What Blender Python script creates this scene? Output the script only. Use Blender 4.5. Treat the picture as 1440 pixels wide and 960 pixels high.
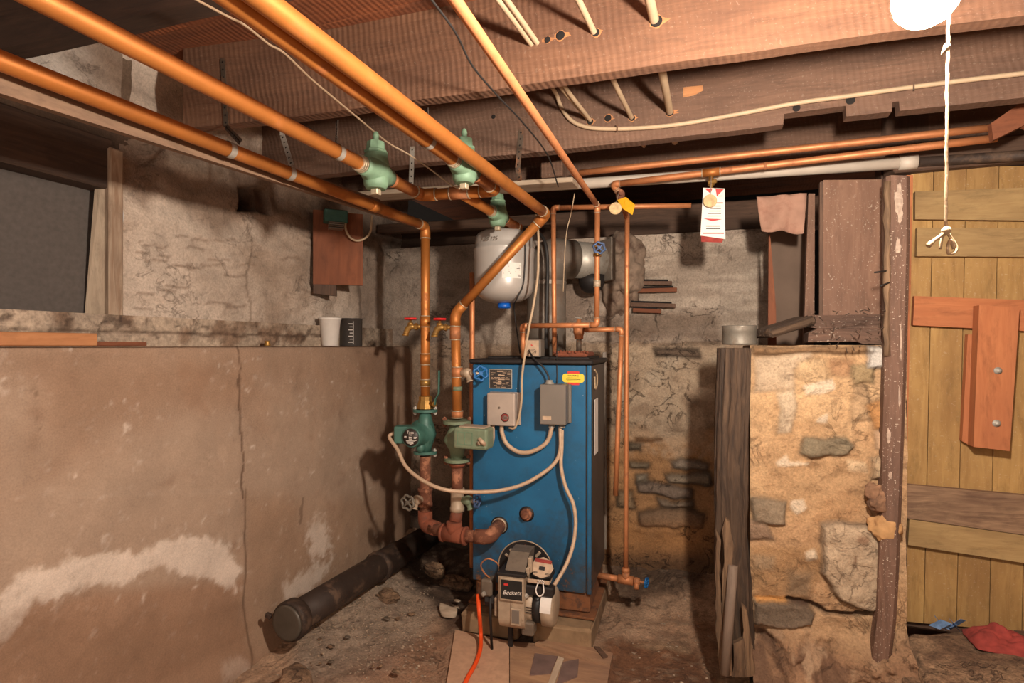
import bpy, bmesh, math, random
import numpy as np
from mathutils import Vector, Matrix, Quaternion

for o in list(bpy.data.objects):
    bpy.data.objects.remove(o)
random.seed(7)
rng = np.random.default_rng(11)
SC = bpy.context.scene
COL = SC.collection
PI = math.pi

# ------------------------------------------------------------------ camera, world, light, exposure
F = 800.0                      # focal length in pixels of a 1440 wide frame
YAW = math.atan(300 / F)
SN, CS = math.sin(YAW), math.cos(YAW)
EYE = 1.25
HOR = 487.0                    # pixel row of the horizon
cam_data = bpy.data.cameras.new('camera')
cam_data.sensor_width = 36
cam_data.lens = F / 1440 * 36
cam_data.shift_y = (HOR - 480) / 1440
cam_data.clip_start = 0.02
cam = bpy.data.objects.new('camera', cam_data)
COL.objects.link(cam)
cam.location = (0, 0, EYE)
cam.rotation_euler = (PI / 2, 0, YAW)
SC.camera = cam

vs = SC.view_settings
vs.view_transform = 'Standard'
vs.look = 'None'
vs.exposure = 0.0
vs.gamma = 1.0
vs.use_curve_mapping = False

WORLD_STRENGTH = 0.52
BULB_STRENGTH = 2100.0
w = bpy.data.worlds.new('world')
SC.world = w
w.use_nodes = True
w.node_tree.nodes['Background'].inputs[0].default_value = (1.0, 0.86, 0.73, 1)
w.node_tree.nodes['Background'].inputs[1].default_value = WORLD_STRENGTH

def fill_lamp(name, loc, power, radius, color):
    l = bpy.data.lights.new(name, 'POINT')
    l.energy = power
    l.shadow_soft_size = radius
    l.color = color
    o = bpy.data.objects.new(name, l)
    COL.objects.link(o)
    o.location = loc
# added fill lamps, out of view, to lift the shadows
fill_lamp('fill_lamp', (-0.3, -1.7, 1.6), 44, 0.4, (1.0, 0.87, 0.75))
fill_lamp('fill_lamp', (1.3, 0.2, 1.5), 9, 0.3, (1.0, 0.80, 0.62))

# ------------------------------------------------------------------ pixel <-> place
SKEW = 0.07                    # the house is not quite square: cross walls run off by 4 degrees
def ray(u, v):
    a = (u - 720) / F
    return Vector((-SN + CS * a, CS + SN * a, (HOR - v) / F))
def P(u, v, x=None, y=None, z=None, t=None, k=None, off=0):
    d = ray(u, v)
    if t is None:
        if x is not None: t = x / d.x
        elif y is not None: t = y / d.y
        elif z is not None: t = (z - EYE) / d.z
        elif k is not None: t = k / (d.y - SKEW * d.x)
    return Vector((d.x * t, d.y * t, EYE + d.z * t))
def proj(p):
    """pixel of an (N,3) array"""
    f = -SN * p[:, 0] + CS * p[:, 1]
    r = CS * p[:, 0] + SN * p[:, 1]
    f = np.maximum(f, 0.05)
    return 720 + F * r / f, HOR - F * (p[:, 2] - EYE) / f

# ------------------------------------------------------------------ numpy noise
def _hash(ix, iy, iz):
    h = (ix * 374761393 + iy * 668265263 + iz * 2147483647 * 3 + 1442695) & 0xffffffff
    h = ((h ^ (h >> 13)) * 1274126177) & 0xffffffff
    h = ((h ^ (h >> 16)) * 2246822519) & 0xffffffff
    return ((h ^ (h >> 15)) & 0xffffff) / 0xffffff
def vnoise(p):
    i = np.floor(p).astype(np.int64)
    f = p - i
    f = f * f * (3 - 2 * f)
    r = 0
    for dx in (0, 1):
        for dy in (0, 1):
            for dz in (0, 1):
                wgt = (f[:, 0] if dx else 1 - f[:, 0]) * (f[:, 1] if dy else 1 - f[:, 1]) * (f[:, 2] if dz else 1 - f[:, 2])
                r = r + wgt * _hash(i[:, 0] + dx, i[:, 1] + dy, i[:, 2] + dz)
    return r
def fbm(p, s, octv=4, seed=0):
    r, a, n = 0, 0.5, 0
    q = p * s + seed * 17.31
    for k in range(octv):
        r = r + a * vnoise(q)
        n += a
        a *= 0.5
        q = q * 2.03 + 5.7
    return r / n
def sstep(a, b, x):
    t = np.clip((x - a) / (b - a), 0, 1)
    return t * t * (3 - 2 * t)
def polysd(px, py, poly):
    """signed distance to a polygon, negative inside"""
    n = len(poly)
    d = np.full(px.shape, 1e9)
    ins = np.zeros(px.shape, bool)
    for i in range(n):
        x0, y0 = poly[i]; x1, y1 = poly[(i + 1) % n]
        ex, ey = x1 - x0, y1 - y0
        L = ex * ex + ey * ey + 1e-9
        h = np.clip(((px - x0) * ex + (py - y0) * ey) / L, 0, 1)
        d = np.minimum(d, np.hypot(px - x0 - ex * h, py - y0 - ey * h))
        c = ((y0 > py) != (y1 > py)) & (px < (x1 - x0) * (py - y0) / (y1 - y0 + 1e-12) + x0)
        ins ^= c
    return np.where(ins, -d, d)
def linesd(px, py, pts):
    d = np.full(px.shape, 1e9)
    for (x0, y0), (x1, y1) in zip(pts[:-1], pts[1:]):
        ex, ey = x1 - x0, y1 - y0
        h = np.clip(((px - x0) * ex + (py - y0) * ey) / (ex * ex + ey * ey + 1e-9), 0, 1)
        d = np.minimum(d, np.hypot(px - x0 - ex * h, py - y0 - ey * h))
    return d
def s2l(c):
    c = np.asarray(c, float) / 255.0
    return np.where(c <= 0.04045, c / 12.92, ((c + 0.055) / 1.055) ** 2.4)
def rgb(*c):
    return tuple(float(q) for q in s2l(c)) + (1.0,)

# ------------------------------------------------------------------ materials
class NT:
    def __init__(s, name):
        s.m = bpy.data.materials.new(name)
        s.m.use_nodes = True
        s.t = s.m.node_tree
        s.b = s.t.nodes['Principled BSDF']
    def n(s, typ, **kw):
        nd = s.t.nodes.new(typ)
        for k, v in kw.items():
            setattr(nd, k, v)
        return nd
    def link(s, a, b):
        if hasattr(a, 'links'): s.t.links.new(a, b)
        else: b.default_value = a
    def attr(s, name, out='Vector'):
        return s.n('ShaderNodeAttribute', attribute_name=name).outputs[out]
    def pos(s):
        return s.n('ShaderNodeNewGeometry').outputs['Position']
    def scale(s, vec, sc):
        m = s.n('ShaderNodeMapping')
        s.link(vec, m.inputs['Vector'])
        m.inputs['Scale'].default_value = sc if hasattr(sc, '__len__') else (sc,) * 3
        return m.outputs[0]
    def noise(s, vec, sc, det=4, rough=0.55, dist=0.0):
        m = s.n('ShaderNodeTexNoise')
        s.link(vec, m.inputs['Vector'])
        m.inputs['Scale'].default_value = sc
        m.inputs['Detail'].default_value = det
        m.inputs['Roughness'].default_value = rough
        m.inputs['Distortion'].default_value = dist
        return m.outputs['Fac']
    def voro(s, vec, sc, feat='F1'):
        m = s.n('ShaderNodeTexVoronoi', feature=feat)
        s.link(vec, m.inputs['Vector'])
        m.inputs['Scale'].default_value = sc
        return m.outputs['Distance']
    def ramp(s, f, stops):
        r = s.n('ShaderNodeValToRGB')
        s.link(f, r.inputs[0])
        e = r.color_ramp.elements
        while len(e) < len(stops): e.new(0.5)
        for el, (p, c) in zip(e, stops):
            el.position = p
            el.color = c if hasattr(c, '__len__') else (c, c, c, 1)
        return r.outputs[0]
    def mix(s, f, a, b, mode='MIX'):
        m = s.n('ShaderNodeMix', data_type='RGBA', blend_type=mode)
        s.link(f, m.inputs[0])
        s.link(a, m.inputs[6])
        s.link(b, m.inputs[7])
        return m.outputs[2]
    def math(s, op, a, b=0.0, c=0.0):
        m = s.n('ShaderNodeMath', operation=op)
        for i, q in enumerate((a, b, c)):
            s.link(q, m.inputs[i])
        return m.outputs[0]
    def sep(s, vec, i):
        m = s.n('ShaderNodeSeparateXYZ')
        s.link(vec, m.inputs[0])
        return m.outputs[i]
    def bump(s, h, st=0.4, dist=0.01):
        b = s.n('ShaderNodeBump')
        s.link(h, b.inputs['Height'])
        b.inputs['Strength'].default_value = st
        b.inputs['Distance'].default_value = dist
        s.t.links.new(b.outputs[0], s.b.inputs['Normal'])
    def set(s, col=None, rough=None, metal=None, **kw):
        if col is not None: s.link(col, s.b.inputs['Base Color'])
        if rough is not None: s.link(rough, s.b.inputs['Roughness'])
        if metal is not None: s.link(metal, s.b.inputs['Metallic'])
        for k, v in kw.items(): s.link(v, s.b.inputs[k])
        return s.m

def plain(name, c, rough=0.6, metal=0.0, var=0.25, sc=30, bump=0.0, dirt=None, dirt_lo=0.5):
    t = NT(name)
    g = t.attr('gc')
    n = t.noise(g, sc, 5)
    dk = tuple(q * (1 - var) for q in c[:3]) + (1,)
    lt = tuple(min(1, q * (1 + var * 0.5)) for q in c[:3]) + (1,)
    col = t.ramp(n, [(0.3, dk), (0.7, lt)])
    if dirt:
        n2 = t.noise(g, sc * 0.35, 6, 0.7)
        col = t.mix(t.ramp(n2, [(dirt_lo, 0.0), (dirt_lo + 0.14, 1.0)]), col, dirt)
    if bump: t.bump(n, bump, 0.004)
    return t.set(col, rough, metal)

def wood(name, c1, c2, c3=None, saw=0.0, rough=0.8, speck=0.0, bump=0.35, grain=1.0, bdist=0.004):
    t = NT(name)
    g0 = t.attr('gc')
    nz = t.n('ShaderNodeTexNoise')
    t.link(t.scale(g0, (2.2, 11, 11)), nz.inputs['Vector'])
    nz.inputs['Scale'].default_value = 1.0
    nz.inputs['Detail'].default_value = 3
    v1 = t.n('ShaderNodeVectorMath', operation='SUBTRACT')
    t.link(nz.outputs['Color'], v1.inputs[0]); v1.inputs[1].default_value = (0.5, 0.5, 0.5)
    v2 = t.n('ShaderNodeVectorMath', operation='MULTIPLY_ADD')
    t.link(v1.outputs[0], v2.inputs[0]); v2.inputs[1].default_value = (0.012, 0.075, 0.075); t.link(g0, v2.inputs[2])
    g = v2.outputs[0]
    st = t.scale(g, (4.0, 85 * grain, 85 * grain))
    n = t.noise(st, 1.0, 6, 0.6, 0.4)
    big = t.noise(t.scale(g, (2.5, 7, 7)), 1.0, 4, 0.6)
    col = t.mix(t.ramp(n, [(0.32, 0.0), (0.68, 1.0)]), c1, c2)
    col = t.mix(t.ramp(big, [(0.35, 0.0), (0.75, 0.75)]), col, c3 or tuple(q * 0.55 for q in c1[:3]) + (1,))
    h = n
    if saw:
        x = t.sep(g, 0)
        wob = t.noise(t.scale(g, (1.2, 3, 3)), 1.0, 2)
        xx = t.math('ADD', x, t.math('MULTIPLY', wob, 0.06))
        yy = t.sep(g, 2)
        xx = t.math('ADD', xx, t.math('MULTIPLY', yy, 0.16))
        s_ = t.math('SINE', t.math('MULTIPLY', xx, 2 * PI / 0.019))
        amp = t.ramp(t.noise(t.scale(g, (4, 6, 6)), 1.0, 3), [(0.3, 0.25), (0.6, 1.0)])
        s_ = t.math('MULTIPLY', s_, amp)
        fac = t.math('MULTIPLY_ADD', s_, 0.5, 0.5)
        col = t.mix(t.math('MULTIPLY', fac, saw), col, tuple(q * 0.45 for q in c1[:3]) + (1,))
        h = t.math('MULTIPLY_ADD', s_, -0.5, n)
    if speck:
        v = t.noise(g, 150, 3, 0.5)
        v2 = t.noise(g, 9, 3, 0.6)
        col = t.mix(t.math('MULTIPLY', t.ramp(v, [(0.63, 0.0), (0.68, 1.0)]), t.ramp(v2, [(0.4, 0.1), (0.65, speck)])), col, rgb(215, 200, 180))
    gr = t.noise(t.scale(g, (7, 22, 22)), 1.0, 8, 0.72)
    col = t.mix(t.ramp(gr, [(0.52, 0.0), (0.70, 0.55)]), col, tuple(q * 0.42 for q in c1[:3]) + (1,))
    dk = t.noise(t.scale(g, (14, 40, 40)), 1.0, 2, 0.5)
    col = t.mix(t.ramp(dk, [(0.16, 0.8), (0.25, 0.0)]), col, tuple(q * 0.2 for q in c1[:3]) + (1,))
    t.bump(h, bump, bdist)
    return t.set(col, rough)

def relief_mat(name, rough=0.92, var=0.35, fine=90, bump=0.5, spots=0.35, cracks=0.0):
    t = NT(name)
    p = t.pos()
    base = t.attr('Col', 'Color')
    n1 = t.noise(p, 5, 10, 0.68)
    n2 = t.noise(p, fine, 5, 0.7)
    n3 = t.noise(p, 24, 8, 0.7, 0.5)
    col = t.mix(1.0, base, t.ramp(n1, [(0.34, 1 - var), (0.66, 1 + var * 0.35)]), 'MULTIPLY')
    col = t.mix(1.0, col, t.ramp(n2, [(0.36, 1 - var), (0.62, 1 + var * 0.25)]), 'MULTIPLY')
    col = t.mix(1.0, col, t.ramp(n3, [(0.30, 1 - spots), (0.45, 1.0)]), 'MULTIPLY')
    h = t.math('ADD', t.math('MULTIPLY', n2, 0.5), t.math('MULTIPLY', n3, 1.2))
    if cracks:
        q = t.noise(p, 7, 7, 0.62, 0.8)
        r = t.math('ABSOLUTE', t.math('SUBTRACT', q, 0.5))
        k = t.ramp(r, [(0.0, 1.0), (0.016, 0.0)])
        msk = t.ramp(t.noise(p, 3.1, 4, 0.6), [(0.46, 0.0), (0.58, 1.0)])
        k = t.math('MULTIPLY', t.math('MULTIPLY', k, msk), cracks)
        col = t.mix(k, col, t.mix(1.0, base, (0.16, 0.13, 0.11, 1), 'MULTIPLY'))
        h = t.math('SUBTRACT', h, k)
        pit = t.ramp(t.noise(p, 75, 3, 0.6), [(0.27, 1.0), (0.33, 0.0)])
        col = t.mix(t.math('MULTIPLY', pit, cracks * 0.7), col, t.mix(1.0, base, (0.3, 0.25, 0.22, 1), 'MULTIPLY'))
    t.bump(h, bump, 0.012)
    return t.set(col, rough)

def metal(name, c, rough=0.35, mt=1.0, patina=None, plo=0.55, sc=14, stretch=(1, 1, 1), bump=0.0):
    t = NT(name)
    g = t.attr('gc')
    gs = t.scale(g, stretch)
    n = t.noise(gs, sc, 6, 0.65)
    col = t.ramp(n, [(0.3, tuple(q * 0.72 for q in c[:3]) + (1,)), (0.65, c)])
    r = t.ramp(n, [(0.3, min(1, rough + 0.15)), (0.7, rough)])
    mm = mt
    if patina:
        n2 = t.noise(gs, sc * 0.8, 7, 0.7, 0.3)
        k = t.ramp(n2, [(plo, 0.0), (plo + 0.12, 1.0)])
        col = t.mix(k, col, patina)
        r = t.mix(k, r, (0.8, 0.8, 0.8, 1))
        mm = t.math('MULTIPLY_ADD', k, -mt * 0.85, mt)
    if bump: t.bump(n, bump, 0.003)
    return t.set(col, r, mm)

def emit(name, c, st):
    t = NT(name)
    t.b.inputs['Emission Color'].default_value = c
    t.b.inputs['Emission Strength'].default_value = st
    return t.set(c, 0.4)

M = {}
M['concrete'] = relief_mat('old_concrete', 0.92, 0.15, 190, 0.28, 0.10, 0.12)
M['whitewash'] = relief_mat('whitewashed_stone', 0.93, 0.22, 110, 0.55, 0.25, 0.5)
M['stone'] = relief_mat('clay_and_stone', 0.95, 0.27, 120, 0.8, 0.30, 0.75)
M['pier'] = relief_mat('pier_clay', 0.95, 0.24, 120, 0.75, 0.30, 0.42)
M['dirt'] = relief_mat('dirt_floor', 0.95, 0.32, 90, 0.9, 0.32, 0.4)
M['joist'] = wood('sawn_joist', rgb(112, 76, 54), rgb(134, 94, 69), rgb(84, 57, 43), saw=0.19, speck=0.06)
M['joist2'] = wood('old_joist', rgb(104, 76, 59), rgb(126, 94, 75), rgb(78, 57, 46), saw=0.04, speck=0.10)
M['floorboard'] = wood('underside_boards', rgb(122, 66, 38), rgb(150, 86, 50), rgb(70, 46, 33), saw=0.05)
M['shadewood'] = wood('shaded_joist', rgb(62, 46, 36), rgb(84, 62, 48), rgb(44, 32, 26))  # darkened joist wood; the shade is put into the colour
M['board_tan'] = wood('tan_board', rgb(126, 98, 76), rgb(140, 110, 86), rgb(108, 82, 64), bump=0.15)
M['board_white'] = wood('pale_board', rgb(188, 166, 142), rgb(204, 184, 160), rgb(160, 136, 114), bump=0.15)
M['sillwood'] = relief_mat('flaking_paint', 0.9, 0.35, 60, 0.6, 0.45, 0.5)
M['framewood'] = wood('weathered_frame', rgb(150, 120, 96), rgb(190, 168, 144), rgb(96, 74, 58))
M['newwood'] = wood('cut_lumber', rgb(176, 118, 74), rgb(196, 138, 90), rgb(150, 96, 60), bump=0.15)
M['redwood'] = wood('reddish_board', rgb(174, 104, 64), rgb(190, 120, 76), rgb(150, 90, 58), bump=0.2)
M['brownboard'] = wood('brown_panel', rgb(118, 66, 40), rgb(138, 80, 50), rgb(98, 56, 36), bump=0.15, grain=0.5)
M['darkwood'] = wood('dark_wood', rgb(84, 62, 48), rgb(108, 80, 62), rgb(58, 42, 34))
M['dustwood'] = wood('dusty_dark_wood', rgb(88, 64, 51), rgb(124, 92, 74), rgb(64, 46, 37), speck=0.8, bump=0.8, bdist=0.008)
M['panelwood'] = wood('brown_plank', rgb(114, 82, 64), rgb(136, 102, 82), rgb(94, 69, 56), speck=0.55, grain=0.6)
M['log'] = wood('log_bark', rgb(52, 38, 29), rgb(104, 80, 60), rgb(42, 31, 24), bump=1.0, grain=0.8, bdist=0.012)
M['bark'] = wood('pale_bark', rgb(88, 66, 48), rgb(140, 110, 82), rgb(66, 48, 36), bump=1.0, grain=0.8, bdist=0.01)
M['post'] = wood('post_wood', rgb(104, 76, 61), rgb(130, 98, 80), rgb(74, 52, 42), speck=1.0, bump=0.5)
M['doorwood'] = wood('yellow_plank', rgb(166, 128, 74), rgb(188, 150, 92), rgb(118, 84, 50), bump=0.3, grain=0.6, speck=0.2)
M['doordark'] = wood('worn_batten', rgb(116, 88, 68), rgb(164, 132, 102), rgb(88, 64, 50), bump=0.5)
M['dooryel'] = wood('pale_batten', rgb(158, 128, 84), rgb(178, 148, 100), rgb(118, 90, 58), bump=0.25)
M['slate'] = wood('split_board', rgb(150, 112, 84), rgb(176, 138, 104), rgb(112, 86, 76), bump=0.3, grain=0.4)
M['copper'] = metal('copper', rgb(196, 122, 58), 0.42, 0.5, rgb(164, 98, 50), 0.56, 9)
M['copper_dull'] = metal('dull_copper', rgb(200, 130, 84), 0.55, 0.4, rgb(140, 92, 62), 0.52, 14)
M['copper_small'] = metal('small_copper', rgb(212, 138, 90), 0.45, 0.45, rgb(150, 92, 60), 0.56, 14)
M['solder'] = plain('solder', rgb(196, 178, 150), 0.5, 0.5, 0.3, 60)
M['brass'] = metal('brass', rgb(176, 134, 72), 0.4, 0.7, rgb(112, 86, 54), 0.55, 30)
M['brasstag'] = plain('brass_tag', rgb(196, 164, 116), 0.5, 0.3, 0.3, 60)
M['rustpipe'] = metal('rusty_iron', rgb(120, 74, 54), 0.85, 0.1, rgb(168, 112, 82), 0.5, 30, bump=0.6)
M['rustred'] = metal('red_rusty_iron', rgb(142, 78, 54), 0.85, 0.1, rgb(110, 62, 44), 0.5, 26, bump=0.6)
M['castiron'] = metal('black_iron', rgb(62, 48, 40), 0.6, 0.2, rgb(96, 74, 58), 0.52, 12, bump=0.5)
M['teal'] = plain('teal_paint', rgb(66, 106, 94), 0.5, 0.1, 0.2, 30, 0.1, rgb(86, 104, 86), 0.62)
M['sage'] = plain('sage_paint', rgb(118, 130, 104), 0.6, 0.05, 0.2, 30, 0.15, rgb(136, 116, 86), 0.6)
M['valvegreen'] = plain('valve_green', rgb(116, 146, 118), 0.6, 0.05, 0.25, 24, 0.2, rgb(120, 118, 90), 0.62)
M['red'] = plain('red_paint', rgb(214, 40, 40), 0.45, 0.0, 0.1)
M['bluehandle'] = plain('blue_paint', rgb(24, 98, 160), 0.5, 0.0, 0.2, 60, 0, rgb(40, 70, 110), 0.62)
M['bluedark'] = plain('worn_blue_paint', rgb(70, 92, 130), 0.5, 0.2, 0.35, 60, 0, rgb(110, 100, 96), 0.55)
M['greyhandle'] = plain('worn_handle', rgb(120, 112, 100), 0.6, 0.3, 0.4, 60, 0, rgb(70, 60, 52), 0.55)
M['bluecap'] = plain('blue_plastic', rgb(10, 92, 190), 0.4, 0.0, 0.1)
M['boxgrey'] = plain('grey_enamel', rgb(176, 158, 144), 0.5, 0.1, 0.1, 14, 0, rgb(140, 116, 98), 0.66)
M['boxdark'] = plain('dark_grey_enamel', rgb(120, 110, 100), 0.5, 0.1, 0.08, 10)
M['tankgrey'] = plain('tank_paint', rgb(182, 174, 166), 0.32, 0.15, 0.06, 8)
M['galv'] = metal('galvanised', rgb(150, 138, 126), 0.5, 0.55, rgb(118, 100, 86), 0.5, 7)
M['galvbright'] = metal('galvanised_strap', rgb(190, 182, 170), 0.5, 0.5, rgb(140, 126, 110), 0.55, 20)
M['strapdark'] = metal('dark_strap', rgb(92, 78, 66), 0.6, 0.4, rgb(120, 80, 54), 0.5, 20)
M['cable'] = plain('white_cable', rgb(184, 158, 128), 0.6, 0, 0.12, 20, 0, rgb(150, 124, 98), 0.66)
M['conduit'] = plain('flexible_conduit', rgb(196, 166, 138), 0.6, 0.1, 0.2, 40)
M['blackcable'] = plain('black_cable', rgb(40, 36, 34), 0.6)
M['blackplastic'] = plain('black_plastic', rgb(34, 31, 30), 0.5, 0, 0.2)
M['black'] = plain('dark_void', rgb(26, 20, 17), 0.9)
M['darkcover'] = plain('grey_cover', rgb(84, 76, 71), 0.9, 0, 0.18, 60, 0.2)
M['white'] = plain('white_paper', rgb(228, 218, 208), 0.6, 0, 0.05)
M['ink'] = plain('black_ink', rgb(38, 34, 32), 0.7, 0, 0.05)
M['redink'] = plain('red_ink', rgb(206, 54, 48), 0.6, 0, 0.05)
M['yellow'] = plain('yellow_label', rgb(226, 200, 60), 0.5, 0, 0.05)
M['yellowtag'] = plain('yellow_tag', rgb(232, 168, 24), 0.5, 0, 0.08)
M['plate'] = plain('black_plate', rgb(58, 50, 46), 0.5, 0.2, 0.1)
M['pvc'] = plain('white_plastic_pipe', rgb(206, 192, 176), 0.5, 0, 0.1, 12, 0, rgb(168, 146, 122), 0.68)
M['styro'] = plain('foam_white', rgb(226, 216, 206), 0.7, 0, 0.05, 40)
M['smoke'] = plain('smoky_plastic', rgb(72, 66, 62), 0.35, 0, 0.1, 20)
M['tin'] = metal('grey_tin', rgb(140, 132, 120), 0.5, 0.5, rgb(112, 96, 80), 0.5, 14)
M['orangehose'] = plain('orange_hose', rgb(240, 84, 30), 0.5, 0, 0.05)
M['putty'] = plain('pale_casting', rgb(178, 156, 132), 0.5, 0.1, 0.2, 24, 0.1, rgb(120, 94, 72), 0.6)
M['burnergrey'] = plain('grey_casting', rgb(112, 98, 84), 0.55, 0.15, 0.25, 24, 0.1, rgb(74, 60, 50), 0.6)
M['rope'] = plain('cotton_cord', rgb(176, 150, 118), 0.85, 0, 0.2, 90, 0.3)
M['cloth'] = plain('brown_paper', rgb(168, 128, 108), 0.9, 0, 0.2, 14, 0.3, rgb(140, 98, 82), 0.55)
M['redcloth'] = plain('red_cloth', rgb(150, 60, 52), 0.95, 0, 0.35, 40, 0.5)
M['bluefoil'] = plain('blue_wrapper', rgb(120, 150, 190), 0.35, 0.2, 0.4, 60)
M['adobe'] = relief_mat('patching', 0.95, 0.4, 80, 0.8)
M['bulb'] = emit('lit_bulb', (1.0, 0.88, 0.75, 1), BULB_STRENGTH)

def rock_mat(name, c, dark):
    t = NT(name)
    p = t.pos()
    n1 = t.noise(p, 7, 10, 0.7, 0.4)
    n2 = t.noise(t.scale(p, (1, 1, 4)), 24, 8, 0.7)
    n3 = t.noise(p, 110, 4, 0.7)
    col = t.mix(t.ramp(n1, [(0.40, 1.0), (0.62, 0.0)]), c, dark)
    col = t.mix(1.0, col, t.ramp(n2, [(0.32, 0.45), (0.55, 1.1)]), 'MULTIPLY')
    col = t.mix(1.0, col, t.ramp(n3, [(0.34, 0.6), (0.6, 1.1)]), 'MULTIPLY')
    q = t.math('ABSOLUTE', t.math('SUBTRACT', t.noise(p, 4.5, 6, 0.6, 0.6), 0.5))
    k = t.ramp(q, [(0.0, 0.4), (0.012, 0.0)])
    col = t.mix(k, col, rgb(66, 48, 38))
    t.bump(t.math('SUBTRACT', t.math('ADD', n1, t.math('MULTIPLY', n2, 0.6)), k), 1.0, 0.02)
    return t.set(col, 0.95)

def boiler_blue():
    t = NT('blue_enamel')
    g = t.attr('gc')
    p = t.pos()
    n = t.noise(g, 5, 6, 0.6)
    col = t.ramp(n, [(0.3, rgb(22, 84, 122)), (0.7, rgb(30, 102, 144))])
    z = t.sep(p, 2)
    n2 = t.noise(g, 16, 7, 0.7)
    # soot and rust creep up from the base of the jacket
    lo = t.math('MULTIPLY_ADD', z, -0.8, t.math('MULTIPLY_ADD', n2, 0.8, 0.06))
    col = t.mix(t.ramp(lo, [(0.05, 0.0), (0.34, 0.9)]), col, rgb(52, 56, 58))
    col = t.mix(t.ramp(lo, [(0.33, 0.0), (0.38, 1.0)]), col, rgb(122, 78, 48))
    hi = t.math('ADD', t.math('MULTIPLY', n2, 0.10), z)
    col = t.mix(t.ramp(hi, [(0.5, 0.0), (0.52, 0.0)]), col, rgb(80, 70, 58))
    sc = t.noise(t.scale(g, (60, 60, 9)), 1.0, 3)
    col = t.mix(t.ramp(sc, [(0.735, 0.0), (0.76, 0.7)]), col, rgb(160, 170, 176))
    spl = t.noise(g, 3.2, 6, 0.75)
    col = t.mix(t.ramp(spl, [(0.50, 0.0), (0.70, 0.6)]), col, rgb(40, 66, 84))
    return t.set(col, 0.42)
M['blue'] = boiler_blue()
M['jacketdark'] = plain('grey_jacket', rgb(86, 76, 72), 0.5, 0.2, 0.2, 10, 0, rgb(64, 50, 42), 0.6)
M['rustbase'] = metal('rusted_base', rgb(132, 84, 52), 0.9, 0.05, rgb(84, 56, 40), 0.48, 20, bump=0.7)
M['soot'] = plain('sooty_steel', rgb(40, 34, 32), 0.6, 0.2, 0.3, 30, 0, rgb(74, 56, 46), 0.62)

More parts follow.
